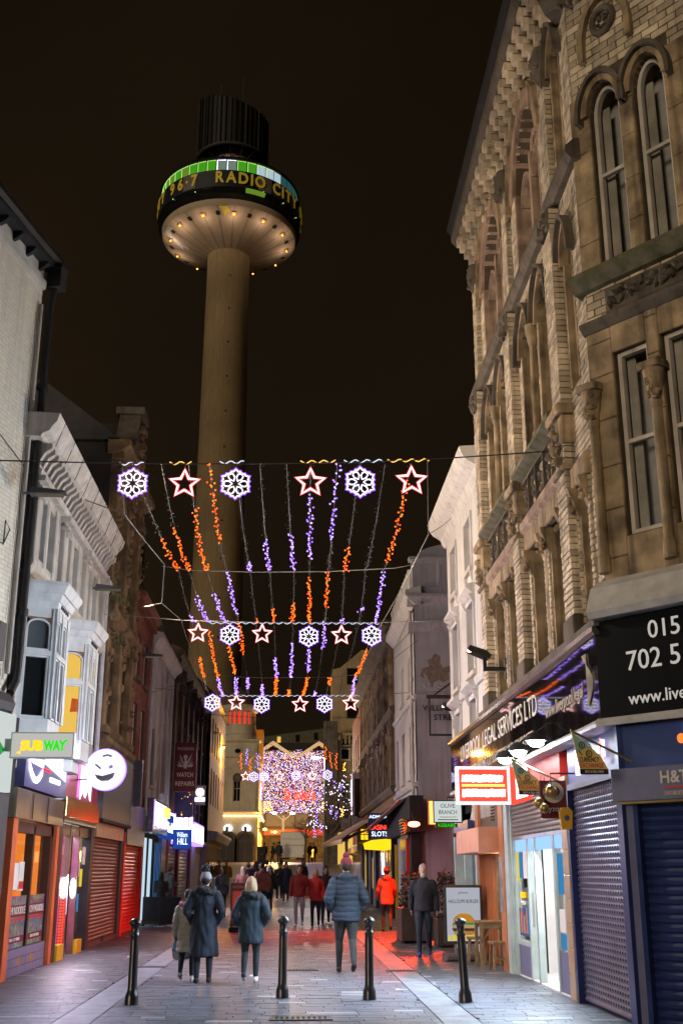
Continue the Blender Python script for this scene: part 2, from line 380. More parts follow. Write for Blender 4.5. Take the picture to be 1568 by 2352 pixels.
def tag(o, label, cat, group=None, kind=None):
    o['label'] = label; o['category'] = cat
    if group: o['group'] = group
    if kind: o['kind'] = kind
    return o
def thing(name, label, cat, loc=(0, 0, 0), rz=0, group=None):
    o = bpy.data.objects.new(name, None); col.objects.link(o); o.empty_display_size = .1
    o.location = loc; o.rotation_euler = (0, 0, rz); return tag(o, label, cat, group)
SPLIT = {'vent_hole', 'pier', 'post', 'frame', 'jamb', 'bracket', 'eaves_bracket', 'side_wall', 'door_frame', 'window_frame', 'red_band', 'leg', 'dentil', 'baluster', 'shop_window', 'menu_sheet', 'globe_lamp', 'neon_strip', 'step_block', 'lit_window', 'bay_pane'}
def islands(b):
    par = list(range(len(b.v)))
    def find(i):
        while par[i] != i: par[i] = par[par[i]]; i = par[i]
        return i
    for f in b.f:
        r = find(f[0])
        for i in f[1:]: par[find(i)] = r
    gr = {}
    for f in b.f: gr.setdefault(find(f[0]), []).append(f)
    out = []
    for fs in gr.values():
        q = B(); mp = {}
        for f in fs:
            for i in f:
                if i not in mp: mp[i] = len(q.v); q.v.append(b.v[i])
            q.f.append(tuple(mp[i] for i in f))
        out.append(q)
    return out
class F:                              # wall frame: x to the right along the wall, y into the wall, z up
    def __init__(s, root, M=None): s.root = root; s.M = M or Matrix.Identity(4)
    def put(s, b, name, m, parent=None, smooth=0, kind=None, label=None):
        if name in SPLIT:
            first = None
            for q in islands(b):
                o = s.put1(q, name, m, parent, smooth, kind, label); first = first or o
            return first
        return s.put1(b, name, m, parent, smooth, kind, label)
    def put1(s, b, name, m, parent=None, smooth=0, kind=None, label=None):
        if parent is not None and parent is not s.root:      # sub-part: parent already carries M
            return b.obj(name, m, parent, None, smooth, kind=kind, label=label)
        return b.obj(name, m, s.root, s.M, smooth, kind=kind, label=label)
def left(name, label, cat, y, x=LX): return F(thing(name, label, cat, (x, y, 0), R(90)))
def right(name, label, cat, y, x=RX): return F(thing(name, label, cat, (x, y, 0), R(-90)))
def front(name, label, cat, loc, rz=0, group=None): return F(thing(name, label, cat, loc, rz, group))

_tx = {}
def text_mesh(body, size, w, ext, bold, shear, align, spacing):
    cu = bpy.data.curves.new('lettering', 'FONT'); cu.body = body; cu.size = size; cu.extrude = ext; cu.offset = bold
    cu.shear = shear; cu.align_x = align; cu.align_y = 'CENTER'; cu.space_character = spacing; cu.resolution_u = 3; cu.space_line = .85
    o = bpy.data.objects.new('lettering', cu)
    me = bpy.data.meshes.new_from_object(o); bpy.data.objects.remove(o); bpy.data.curves.remove(cu)
    if w:
        xs = [v.co.x for v in me.vertices]; k = w / max(1e-6, max(xs) - min(xs))
        for v in me.vertices: v.co.x *= k
    me.materials.clear(); return me
def text(f, body, x, y, z, size, m, w=None, ext=.004, bold=0., shear=0., align='CENTER', spacing=1., name='lettering', parent=None, rot=None, tilt=0):
    me = text_mesh(body, size, w, ext, bold, shear, align, spacing)
    me.materials.append(MATS[m]); o = bpy.data.objects.new(name, me); col.objects.link(o)
    o.parent = parent or f.root
    T = Matrix.Translation((x, y, z)) @ Matrix.Rotation(tilt, 4, 'Y') @ (rot or Matrix.Identity(4)) @ Matrix.Rotation(PI / 2, 4, 'X')
    o.matrix_local = (f.M @ T) if parent is None or parent is f.root else T
    return o

def arch(x0, x1, zs, rise, kind='round', n=12):
    c = (x0 + x1) / 2; a = (x1 - x0) / 2; pts = []
    for i in range(n + 1):
        t = -1 + 2 * i / n
        if kind == 'round': an = PI * (1 - i / n); pts.append((c + a * math.cos(an), zs + rise * math.sin(an)))
        else:
            u = abs(t); pts.append((c + a * t, zs + rise * (math.sqrt(max(0, 4 - (1 + u) ** 2)) / math.sqrt(3))))
    return pts
def wall(b, x0, x1, z0, z1, holes=(), y=0., th=.3, back=False):
    # hole: (x0, x1, z0, z1) or (x0, x1, z0, zspring, rise, kind)
    hs = [(h[0], h[1], h[2], h[3] + (h[4] if len(h) > 4 else 0)) for h in holes]
    xs = sorted({x0, x1, *[v for h in hs for v in h[:2] if x0 < v < x1]}); zs = sorted({z0, z1, *[v for h in hs for v in h[2:4] if z0 < v < z1]})
    for i in range(len(xs) - 1):
        for j in range(len(zs) - 1):
            cx = (xs[i] + xs[i + 1]) / 2; cz = (zs[j] + zs[j + 1]) / 2
            if any(h[0] < cx < h[1] and h[2] < cz < h[3] for h in hs): continue
            b.poly([(xs[i], y, zs[j]), (xs[i + 1], y, zs[j]), (xs[i + 1], y, zs[j + 1]), (xs[i], y, zs[j + 1])])
    for h in holes:
        a0, a1, c0, c1 = h[:4]
        b.poly([(a0, y, c0), (a0, y, c1), (a0, y + th, c1), (a0, y + th, c0)]); b.poly([(a1, y, c1), (a1, y, c0), (a1, y + th, c0), (a1, y + th, c1)])
        b.poly([(a0, y, c0), (a0, y + th, c0), (a1, y + th, c0), (a1, y, c0)])
        if len(h) > 4:
            pts = arch(a0, a1, c1, h[4], h[5]); top = c1 + h[4]
            for (xa, za), (xb, zb) in zip(pts, pts[1:]):
                b.poly([(xa, y, za), (xb, y, zb), (xb, y, top), (xa, y, top)]); b.poly([(xa, y, za), (xa, y + th, za), (xb, y + th, zb), (xb, y, zb)])
        else: b.poly([(a0, y, c1), (a1, y, c1), (a1, y + th, c1), (a0, y + th, c1)])
    # ends
    for xx in (x0, x1): b.poly([(xx, y, z0), (xx, y, z1), (xx, y + th, z1), (xx, y + th, z0)])
    b.poly([(x0, y, z1), (x1, y, z1), (x1, y + th, z1), (x0, y + th, z1)])
    return b
def archband(b, x0, x1, zs, rise, kind, w, y0, y1, n=12, leg=0):
    inn = arch(x0, x1, zs, rise, kind, n); k = (x1 - x0 + 2 * w) / (x1 - x0)
    out = arch(x0 - w, x1 + w, zs, rise + w * (1.0 if kind == 'round' else 1.15), kind, n)
    if leg: inn = [(x0, zs - leg)] + inn + [(x1, zs - leg)]; out = [(x0 - w, zs - leg)] + out + [(x1 + w, zs - leg)]
    for (a, bb, c, d) in zip(inn, inn[1:], out[1:], out):
        b.hexa([(a[0], y1, a[1]), (bb[0], y1, bb[1]), (c[0], y1, c[1]), (d[0], y1, d[1]), (a[0], y0, a[1]), (bb[0], y0, bb[1]), (c[0], y0, c[1]), (d[0], y0, d[1])])
    return b
def window(f, x0, x1, z0, z1, y=.14, fr=.06, bars=(0, 1), rise=0, kind='round', glass='glass', fm='white_paint', name='window', sill=None, split=None):
    w = B(); top = z1 + rise
    w.box(x0, x0 + fr, y - .04, y + .04, z0, z1); w.box(x1 - fr, x1, y - .04, y + .04, z0, z1); w.box(x0 + fr, x1 - fr, y - .04, y + .04, z0, z0 + fr * 1.2)
    if rise: archband(w, x0 + fr, x1 - fr, z1, max(.02, rise - fr), kind, fr, y - .04, y + .04)
    else: w.box(x0 + fr, x1 - fr, y - .04, y + .04, z1 - fr, z1)
    for i in range(bars[0]): c = x0 + (x1 - x0) * (i + 1) / (bars[0] + 1); w.box(c - .018, c + .018, y - .025, y + .025, z0 + fr, z1 + rise * .8)
    for i in range(bars[1]): c = z0 + (top - z0) * (i + 1) / (bars[1] + 1); w.box(x0 + fr, x1 - fr, y - .035, y + .025, c - .025, c + .025)
    o = f.put(w, name, fm)
    g = B(); yy = y + .015
    pts = [(x0 + .01, z0 + .01), (x1 - .01, z0 + .01)] + ([p for p in reversed(arch(x0 + .01, x1 - .01, z1, rise - .01, kind))] if rise else [(x1 - .01, z1 - .01), (x0 + .01, z1 - .01)])
    g.prism(pts, yy, yy + .008); f.put(g, 'pane', glass, o)
    if sill:
        s = B().slab(x0 - .08, x1 + .08, -.09, y, z0 - .1, z0, .012); f.put(s, 'sill', sill, o)
    return o

_unit = {}
def unit_box(m, key='brick', smooth=0):
    k = (m, key)
    if k not in _unit:
        b = B()
        if key == 'brick': b.slab(-.5, .5, -.5, .5, -.5, .5, .04)
        else: b.box(-.5, .5, -.5, .5, -.5, .5)
        _unit[k] = b.mesh(key, m)
    return _unit[k]
def piece(name, m, parent, c, s, M=None, key='brick'):
    o = bpy.data.objects.new(name, unit_box(m, key)); col.objects.link(o); o.parent = parent
    o.matrix_local = (M or Matrix.Identity(4)) @ Matrix.Translation(c) @ Matrix.Diagonal((*s, 1)); return o
def bricks(x0, x1, z0, z1, L=.26, H=.086, y0=-.014, y1=.05, holes=(), jit=.005, J=.0155):
    # courses of bricks in a rectangle of wall, returned as (x0, x1, y0, y1, z0, z1)
    out = []; nz = max(1, round((z1 - z0) / H)); h = (z1 - z0) / nz
    hs = [(q[0], q[1], q[2], q[3] + (q[4] if len(q) > 4 else 0), q) for q in holes]
    for j in range(nz):
        za, zb = z0 + j * h + J / 2, z0 + (j + 1) * h - J / 2; zm = (za + zb) / 2
        segs = [(x0, x1)]
        for q in hs:
            if q[2] < zm < q[3]:
                a, c = q[0], q[1]
                if len(q[4]) > 4 and zm > q[4][3]:
                    pts = arch(q[4][0], q[4][1], q[4][3], q[4][4], q[4][5], 24); ins = [p[0] for p in pts if p[1] > zm]
                    if not ins: continue
                    a, c = min(ins) - .07, max(ins) + .07
                segs = [t for s0, s1 in segs for t in ((s0, min(s1, a)), (max(s0, c), s1)) if t[1] - t[0] > .02]
        for s0, s1 in segs:
            off = (j % 2) * L / 2; k0 = math.floor((s0 - x0 + off) / L)
            a = x0 - off + k0 * L
            while a < s1:
                c0, c1 = max(a, s0) + J / 2, min(a + L, s1) - J / 2
                if c1 - c0 > .02: d = rnd.uniform(-jit, jit); out.append((c0, c1, y0 + d, y1, za, zb))
                a += L
    return out
def lay(f, rects, m, limit=0, cam_local=None, name='brick'):
    # nearest bricks as parts of their own, the rest joined into one part
    near = []
    if limit:
        idx = sorted(range(len(rects)), key=lambda i: -(rects[i][1] - rects[i][0]) * (rects[i][5] - rects[i][4]) / (((rects[i][0] + rects[i][1]) / 2 - cam_local[0]) ** 2 + (rects[i][2] - cam_local[1]) ** 2 + (rects[i][4] - cam_local[2]) ** 2))
        near = set(idx[:limit])
    b = B()
    for i, q in enumerate(rects):
        if i in near if near else False:
            piece(name, m, f.root, ((q[0] + q[1]) / 2, (q[2] + q[3]) / 2, (q[4] + q[5]) / 2), (q[1] - q[0], q[3] - q[2], q[5] - q[4]), f.M)
        else: b.slab(*q, .004)
    if b.v: f.put(b, name + 'work', m, kind='stuff')
def carve(b, x0, x1, z0, z1, y, n, r=.05, d=.05):
    for i in range(n):
        c = (rnd.uniform(x0 + r * .6, x1 - r * .6), y, rnd.uniform(z0 + r * .6, z1 - r * .6)); rr = r * rnd.uniform(.5, 1.1)
        b.ball(c, (rr, d * rnd.uniform(.6, 1.1), rr * rnd.uniform(.35, .7)), 6, 4, Matrix.Rotation(rnd.uniform(0, PI), 3, 'Y'))
    return b
def shutter(f, x0, x1, z0, z1, m, step=.085, y=.0, holes=None, name='shutter', limit=60):
    # roller shutter: every slat a part
    root = f.put(B().box(x0, x1, y + .03, y + .05, z0, z1), name, m)
    n = max(1, round((z1 - z0) / step)); h = (z1 - z0) / n
    sb = B().run([(0, 0), (-.014, .012), (-.020, h * .35), (-.020, h * .6), (-.006, h - .010), (0, h - .004)], x0 + .002, x1 - .002)
    me = sb.mesh('slat', m)
    hb = None
    if holes:
        hb = B(); k = int((x1 - x0 - .1) / holes)
        for i in range(k): c = x0 + .06 + i * holes; hb.box(c, c + holes * .46, -.0235, -.012, h * .30, h * .68)
        hm = hb.mesh('perforation', 'hole')
    for j in range(n):
        o = bpy.data.objects.new('slat', me); col.objects.link(o); o.parent = root; o.location = (0, y + .028, z0 + j * h)
        if holes and j > 0:
            p = bpy.data.objects.new('perforation', hm); col.objects.link(p); p.parent = root; p.location = (0, y + .028, z0 + j * h); p['kind'] = 'stuff'
    return root
def lamp(name, kind, loc, energy, color, size=.1, parent=None, direction=None, spot=120, blend=.5):
    l = bpy.data.lights.new(name, kind); l.energy = energy; l.color = color
    if kind == 'AREA': l.size = size
    else: l.shadow_soft_size = size
    if kind == 'SPOT': l.spot_size = R(spot); l.spot_blend = blend
    o = bpy.data.objects.new(name, l); col.objects.link(o)
    if parent: o.parent = parent
    o.location = loc
    if direction is not None: o.rotation_euler = Vector(direction).to_track_quat('-Z', 'Y').to_euler()
    return o
ORD = ['first', 'second', 'third', 'fourth', 'fifth', 'sixth', 'seventh', 'eighth', 'ninth', 'tenth', 'eleventh', 'twelfth', 'thirteenth']
# ------------------------------------------------------------------ ground and paving
def ground_sheet(name, x0, x1, ys, m, dz=0., parent=None):
    b = B()
    for a, c in zip(ys, ys[1:]): b.poly([(x0, a, gz(a) + dz), (x1, a, gz(a) + dz), (x1, c, gz(c) + dz), (x0, c, gz(c) + dz)])
    return b.obj(name, m, parent)
g = ground_sheet('ground', -600, 600, [-60, 0, 34, 50, 65, 80, 95, 110, 140, 1500], 'tarmac', -.06); g['kind'] = 'structure'
street = ground_sheet('street', LX - 1.6, RX + 5, [8, 20, 34, 42, 50, 58, 65, 72, 80], 'joint', -.012); street['kind'] = 'structure'
plz = ground_sheet('square', -40, 40, [80, 88, 95, 102, 110, 125, 140, 200], 'plaza', -.02); plz['kind'] = 'structure'
slab_rects = []
def pave(x0, x1, y0, y1, rows, lmin, lmax, m):
    y = y0; k = 0
    while y < y1:
        x = x0 - rnd.uniform(0, lmax)
        while x < x1:
            l = rnd.uniform(lmin, lmax); a, c = max(x, x0), min(x + l, x1)
            if c - a > .05:
                mm = m if rnd.random() > .04 else 'paving_light'
                slab_rects.append((a + .004, c - .004, y + .004, y + rows - .004, mm, rnd.uniform(-.0015, .0015)))
            x += l
        y += rows
pave(-2.18, 1.72, 11.5, 62, .185, .26, .62, 'paving')
pave(LX - 1.5, -2.62, 11.5, 62, .155, .16, .40, 'paving_dark')
pave(2.16, RX + 2.2, 11.5, 21.4, .155, .20, .55, 'paving')
pave(2.16, RX, 21.4, 62, .155, .16, .40, 'paving_dark')
for xa, xb in ((-2.61, -2.19), (1.73, 2.15)):
    y = 11.5
    while y < 62:
        l = rnd.uniform(.7, 1.05); slab_rects.append((xa + .004, xb - .004, y + .004, y + l - .004, 'kerb_stone', .001)); y += l
vis = sorted([i for i, q in enumerate(slab_rects) if 13.3 < q[2] and -.28 * q[2] < q[0] < .34 * q[2] and q[0] < RX], key=lambda i: -(slab_rects[i][1] - slab_rects[i][0]) / slab_rects[i][2] ** 3)[:300]
vis = set(vis); rest = {}
for i, (a, c, y0, y1, m, dz) in enumerate(slab_rects):
    z = gz((y0 + y1) / 2) + dz
    if i in vis:
        piece('paving_slab', m, street, ((a + c) / 2, (y0 + y1) / 2, z - .02), (c - a, y1 - y0, .04), key='slab')
    else: rest.setdefault(m, B()).box(a, c, y0, y1, z - .03, z)
for m, b in rest.items(): b.obj('paving', m, street, kind='stuff')

def drain(x, y, w, d, label):
    t = thing('drain_grate', label, 'drain', (x, y, gz(y) + .004))
    fr = B(); fr.box(-w / 2, w / 2, -d / 2, -d / 2 + .03, -.02, .008); fr.box(-w / 2, w / 2, d / 2 - .03, d / 2, -.02, .008)
    fr.box(-w / 2, -w / 2 + .03, -d / 2 + .03, d / 2 - .03, -.02, .008); fr.box(w / 2 - .03, w / 2, -d / 2 + .03, d / 2 - .03, -.02, .008); fr.obj('frame', 'grate', t)
    B().box(-w / 2 + .03, w / 2 - .03, -d / 2 + .03, d / 2 - .03, -.01, .001).obj('well', 'hole', t)
    n = int((w - .06) / .055); me = B().box(-.017, .017, -d / 2 + .03, d / 2 - .03, -.008, .007).mesh('bar', 'grate')
    for i in range(n):
        o = bpy.data.objects.new('bar', me); col.objects.link(o); o.parent = t; o.location = (-w / 2 + .05 + i * (w - .1) / max(1, n - 1), 0, 0)
drain(.15, 13.95, .72, .3, 'large iron drain grate in the paving, nearest the camera')
drain(.20, 20.6, .62, .3, 'iron drain grate in the paving beside the person in the quilted jacket')
drain(1.9, 20.4, .5, .22, 'small iron drain grate on the pale stone strip at the right')
drain(-2.4, 21.4, .5, .22, 'small iron drain grate on the pale stone strip at the left')

# ------------------------------------------------------------------ right: gothic corner building
COR = 8.4
gb = right('gothic_building', 'tall buff brick gothic building with carved stone arches at the right corner', 'building', 21.3)
CAML = (21.3, -RX, 1.6)
bays = [(.85, 3.65), (4.15, 6.85)]
holes = []
for a, c in bays:
    m = (a + c) / 2
    for w0, w1 in ((a + .28, m - .17), (m + .17, c - .28)):
        holes += [(w0, w1, 4.62, 6.42), (w0, w1, 7.85, 9.75, .62, 'point')]
    holes.append((a + .42, c - .42, 11.15, 12.75, 1.1, 'point'))
holes += [(7.42, 7.92, 4.62, 6.42), (7.42, 7.92, 7.85, 9.75, .5, 'point'), (7.40, 7.94, 11.15, 13.0, .55, 'point')]
gb.put(wall(B(), 0, COR, 3.2, 14.3, holes, 0, .42), 'wall', 'brick_mortar')
br = []
pil = [(.35, .85), (3.65, 4.15), (6.85, 7.35)]
edges = [0, .35, .85, 3.65, 4.15, 6.85, 7.35, COR]
for x0, x1 in ((0, .35), (.85, 3.65), (4.15, 6.85), (7.35, COR)):
    br += bricks(x0, x1, 4.45, 14.1, holes=[h for h in holes if h[1] > x0 and h[0] < x1])
for x0, x1 in pil: br += bricks(x0, x1, 4.5, 10.75, L=.25, y0=-.16, y1=.0) + bricks(x0 + .06, x1 - .06, 11.1, 13.2, L=.19, y0=-.10, y1=.0)
for h in holes:                          # brick jamb shafts beside the windows
    if len(h) == 4: br += bricks(h[0] - .13, h[0], h[2], h[3], L=.13, y0=-.05, y1=.30) + bricks(h[1], h[1] + .13, h[2], h[3], L=.13, y0=-.05, y1=.30)
lay(gb, br, 'glazed_brick', 300, CAML)
# corner pier in stone, windows and their trims
for h in holes:
    x0, x1, z0, z1 = h[:4]; big = len(h) > 4 and x1 - x0 > 1.5
    jb = B(); jb.box(x0 - .002, x0 + .07, -.02, .40, z0, z1); jb.box(x1 - .07, x1 + .002, -.02, .40, z0, z1)
    gb.put(jb, 'jamb', 'pink_stone' if big else 'sandstone')
    if big:
        m = (x0 + x1) / 2
        archb = B(); archband(archb, x0, x1, z1, h[4], 'point', .30, -.06, .3, 14); gb.put(archb, 'arch', 'pink_stone')
        ab = B(); archband(ab, x0 - .31, x1 + .31, z1, h[4] + .36, 'point', .07, -.12, .0, 14, .15); gb.put(ab, 'hood_mould', 'sandstone')
        tb = B(); tb.box(m - .07, m + .07, .05, .3, z0, z1 + .25)
        for w0, w1 in ((x0 + .07, m - .07), (m + .07, x1 - .07)): archband(tb, w0 + .05, w1 - .05, z1 - .25, .38, 'point', .05, .06, .28, 10)
        rg = [(m + .17 * math.cos(t * PI / 8), .16, z1 + .52 + .17 * math.sin(t * PI / 8)) for t in range(16)]; tb.tube(rg, .04, 6, True)
        gb.put(tb, 'tracery', 'pink_stone')
        for w0, w1 in ((x0 + .07, m - .07), (m + .07, x1 - .07)): window(gb, w0, w1, z0, z1 - .22, .30, .06, (0, 1), .36, 'point', 'glass_grey', 'cream_trim')
        gb.put(B().prism([p for p in arch(x0, x1, z1 - .3, h[4] + .25, 'point', 14)], .36, .38), 'spandrel', 'pink_stone')
    elif len(h) > 4:
        ab = B(); archband(ab, x0, x1, z1, h[4], 'point', .10, -.07, .2, 10); gb.put(ab, 'arch', 'sandstone')
        ab = B(); archband(ab, x0 - .10, x1 + .10, z1, h[4] + .11, 'point', .06, -.14, 0, 10, .1); gb.put(ab, 'hood_mould', 'dark_stone')
        window(gb, x0 + .07, x1 - .07, z0, z1 - .05, .32, .05, (0, 1), h[4] - .05, 'point', 'glass', 'cream_trim')
    else:
        lb = B(); lb.slab(x0 - .16, x1 + .16, -.10, .38, z1, z1 + .30, .02); gb.put(lb, 'lintel', 'sandstone')
        cb = B()
        for xx in (x0 - .02, x1 + .02):
            cb.run([(0, z1 - .42), (-.05, z1 - .38), (-.10, z1 - .2), (-.16, z1 - .06), (-.17, z1), (.1, z1), (.1, z1 - .42)], xx - .06, xx + .06)
            carve(cb, xx - .07, xx + .07, z1 - .34, z1 - .02, -.12, 7, .05, .06)
        gb.put(cb, 'bracket', 'sandstone', smooth=40)
        window(gb, x0 + .07, x1 - .07, z0, z1, .34, .05, (0, 1), 0, 'round', 'glass', 'dark_wood')
# stone posts between paired windows
for a, c in bays:
    m = (a + c) / 2
    mb = B().slab(m - .10, m + .10, -.06, .35, 4.62, 6.42, .03); gb.put(mb, 'mullion', 'sandstone')
    cb = B().lathe([(.09, 7.85), (.09, 7.98), (.062, 8.03), (.062, 9.45), (.08, 9.5), (.12, 9.72), (.12, 9.80)], (m, -.06, 0), 12); gb.put(cb, 'colonnette', 'sandstone', smooth=40)
    rb = B(); rg = [(m + .15 * math.cos(t * PI / 8), -.03, 10.25 + .15 * math.sin(t * PI / 8)) for t in range(16)]; rb.tube(rg, .035, 6, True); carve(rb, m - .12, m + .12, 10.13, 10.37, -.02, 10, .05, .05); gb.put(rb, 'rosette', 'dark_stone', smooth=40)
    sb = B().run([(.1, 7.60), (-.05, 7.60), (-.24, 7.70), (-.24, 7.76), (-.08, 7.85), (.1, 7.85)], a, c); gb.put(sb, 'sill_course', 'mossy')
    pb = B()
    n = 5
    for i in range(n):
        xa = a + (c - a) * i / n; xb = a + (c - a) * (i + 1) / n
        pb.box(xa, xa + .035, -.09, .02, 6.98, 7.58); carve(pb, xa + .05, xb - .02, 7.02, 7.55, -.02, 13, .09, .07)
    pb.box(a, c, -.09, .02, 7.56, 7.60); pb.box(a, c, -.09, .02, 6.93, 6.98)
    gb.put(pb, 'carved_panel', 'dark_stone', smooth=40)
    lb = B().run([(.05, 6.66), (-.06, 6.70), (-.14, 6.78), (-.14, 6.92), (.05, 6.93)], a, c); gb.put(lb, 'string_course', 'pink_stone')
for x0, x1 in pil:
    cp = B(); cp.slab(x0 - .05, x1 + .05, -.21, .0, 6.72, 6.80, .02); cp.slab(x0 - .08, x1 + .08, -.26, 0, 7.52, 7.66, .03); cp.slab(x0 - .04, x1 + .04, -.20, 0, 7.1, 7.5, .03); carve(cp, x0, x1, 6.82, 7.48, -.19, 22, .09, .09)
    gb.put(cp, 'capital', 'sandstone', smooth=40)
    hd = B(); hd.slab(x0 + .02, x1 - .02, -.2, 0, 10.42, 10.78, .03); carve(hd, x0, x1, 10.35, 10.75, -.2, 14, .09, .08); gb.put(hd, 'capital', 'dark_stone', smooth=40)
    bs = B(); bs.slab(x0 - .03, x1 + .03, -.19, 0, 4.40, 4.75, .02); gb.put(bs, 'pier_base', 'dark_stone')
    sp = B(); sp.lathe([(.10, 13.1), (.16, 13.25), (.20, 13.5), (.15, 13.7)], ((x0 + x1) / 2, -.04, 0), 10); carve(sp, x0 + .08, x1 - .08, 13.1, 13.7, -.16, 12, .08, .08); gb.put(sp, 'corbel_head', 'dark_stone', smooth=40)
gb.put(B().run([(.1, 10.76), (-.10, 10.78), (-.17, 10.88), (-.17, 10.98), (-.04, 11.10), (.1, 11.10)], 0, COR + .1), 'string_course', 'dark_stone')
gb.put(B().run([(.1, 4.28), (-.16, 4.30), (-.22, 4.38), (-.22, 4.46), (-.02, 4.58), (.1, 4.58)], 0, COR + .05), 'string_course', 'dark_stone')
# stepped brick corbels below the eaves
cm = B(); cm.box(-.075, .075, -.10, .02, 14.0, 14.14); cm.box(-.075, .075, -.19, .02, 14.15, 14.29); cm.box(-.075, .075, -.28, .02, 14.30, 14.44); cm.box(-.11, .11, -.34, .02, 14.45, 14.60)
cm.box(-.038, .038, -.05, .02, 13.86, 13.99)
cme = cm.mesh('corbel', 'glazed_brick')
for i in range(20):
    o = bpy.data.objects.new('corbel', cme); col.objects.link(o); o.parent = gb.root; o.location = (.2 + i * .42, 0, 0)
gb.put(B().run([(.1, 14.60), (-.34, 14.60), (-.42, 14.70), (-.42, 14.86), (.1, 14.9)], -.1, COR + .05), 'cornice', 'dark_stone')
gb.put(B().run([(.0, 14.90), (-.42, 14.90), (-.50, 14.98), (-.50, 15.08), (-.40, 15.06), (-.38, 14.96), (0, 14.96)], -.15, COR + .1), 'gutter', 'matt_black')
gb.put(B().hexa([(-.1, -.36, 15.0), (COR, -.36, 15.0), (COR, 6, 15.0), (-.1, 6, 15.0), (-.1, 2.4, 18.2), (COR, 2.4, 18.2), (COR, 3, 18.2), (-.1, 3, 18.2)]), 'roof', 'slate')
gb.put(B().box(-.0, .02, .42, 7, 0, 14.9), 'end_wall', 'dark_brick')
# chamfered corner
CH = F(gb.root, Matrix.Translation((COR, 0, 0)) @ Matrix.Rotation(R(38.5), 4, 'Z'))
chh = [(.34, .84, 5.42, 7.80), (1.02, 1.52, 5.42, 7.80), (.28, .76, 9.08, 11.32, .44, 'round'), (.97, 1.45, 9.08, 11.32, .44, 'round')]
CH.put(wall(B(), 0, 3.4, 3.2, 15, chh, 0, .35), 'corner_wall', 'brick_mortar')
cb = bricks(.0, 3.4, 8.30, 8.82, L=.225, H=.11, y0=-.014) + bricks(0, 3.4, 11.72, 13.4, H=.11, holes=[(.22, 1.52, 11.5, 11.95)])
lay(CH, cb, 'glazed_brick')
st = B()
for z0, z1 in ((4.45, 8.22), (8.82, 11.72)):
    hh = [h for h in chh if z0 < h[2] < z1]; xs = [0] + [v for h in hh for v in h[:2]] + [3.4]
    for i in range(0, len(xs), 2):
        zz = z0
        while zz < z1 - .05:
            ze = min(z1, zz + rnd.uniform(.45, .75)); st.slab(xs[i] + (.0 if i else -.03), xs[i + 1], -.035 if i in (0,) else -.05, .02, zz + .004, ze - .004, .012); zz = ze
    for h in hh:
        if len(h) == 4: st.slab(h[0], h[1], -.04, .02, z0, h[2] - .02, .01); st.slab(h[0], h[1], -.04, .02, h[3], z1, .01)
        else: st.slab(h[0], h[1], -.04, .02, z0, h[2] - .02, .01)
CH.put(st, 'ashlar', 'sandstone')
for h in chh:
    if len(h) > 4:
        archb = B(); archband(archb, h[0], h[1], h[3], h[4], 'round', .09, -.10, .12, 14); CH.put(archb, 'arch', 'sandstone')
        ab = B(); archband(ab, h[0] - .09, h[1] + .09, h[3], h[4] + .09, 'round', .06, -.17, 0, 14, .1); CH.put(ab, 'hood_mould', 'dark_stone')
        w = window(CH, h[0] + .015, h[1] - .015, h[2], h[3], .10, .055, (0, 1), h[4] - .015, 'round', 'clear_glass', 'cream_trim')
    else: w = window(CH, h[0] + .015, h[1] - .015, h[2], h[3], .10, .055, (0, 1), 0, 'round', 'clear_glass', 'cream_trim')
    cu = B()
    for i in range(4): xx = h[0] + .06 + i * .03; cu.lathe([(.02, h[2] + .02), (.02, h[3] + .2)], (xx, .22, 0), 6)
    CH.put(B().box(h[0] - .1, h[1] + .1, .42, .44, h[2] - .4, h[3] + 1), 'pale_backing', 'lead_pipe', w); CH.put(B().box(h[0], h[1], .3, .9, h[3] + .45, h[3] + .5), 'room_ceiling', 'paper', w)  # pale board added so the panes read grey, as if reflecting
    CH.put(cu, 'curtain', 'curtain', w)
CH.put(B().run([(.1, 8.74), (-.10, 8.76), (-.22, 8.88), (-.22, 8.97), (-.05, 9.08), (.1, 9.08)], -.12, 3.4), 'sill_course', 'mossy')
CH.put(B().run([(.1, 8.14), (-.06, 8.16), (-.14, 8.23), (-.14, 8.29), (.1, 8.31)], -.05, 3.4), 'string_course', 'dark_stone')
cp = B(); cp.slab(.30, 1.5, -.05, .03, 8.36, 8.70, .02); carve(cp, .32, 1.48, 8.38, 8.68, -.06, 34, .10, .08); CH.put(cp, 'carved_panel', 'dark_stone', smooth=40)
cp = B()
cp.tube([(.62 + .17 * math.cos(t * PI / 10), -.04, 12.72 + .19 * math.sin(t * PI / 10)) for t in range(20)], .045, 8, True); carve(cp, .48, .76, 12.58, 12.86, -.02, 14, .06, .05); CH.put(cp, 'rosette', 'dark_stone', smooth=40)
ab = B(); archband(ab, .30, .98, 12.45, .62, 'round', .09, -.1, .02, 14, .25); CH.put(ab, 'hood_mould', 'sandstone')
for xx in (.93, .02):
    cp = B(); cp.lathe([(.06, 6.85), (.08, 6.9), (.07, 6.96), (.12, 7.22), (.14, 7.34)], (xx, -.07, 0), 10); cp.slab(xx - .15, xx + .15, -.22, .02, 7.34, 7.44, .02); carve(cp, xx - .1, xx + .1, 6.92, 7.32, -.14, 18, .06, .06); CH.put(cp, 'capital', 'sandstone', smooth=40)
    CH.put(B().lathe([(.085, 5.0), (.085, 5.2), (.068, 5.25), (.064, 6.85)], (xx, -.06, 0), 12), 'colonnette', 'sandstone', smooth=40)
CH.put(B().run([(.2, 13.35), (-.08, 13.38), (-.20, 13.52), (-.34, 13.6), (-.34, 13.76), (.2, 13.9)], -.30, 3.4), 'cornice', 'dark_stone')
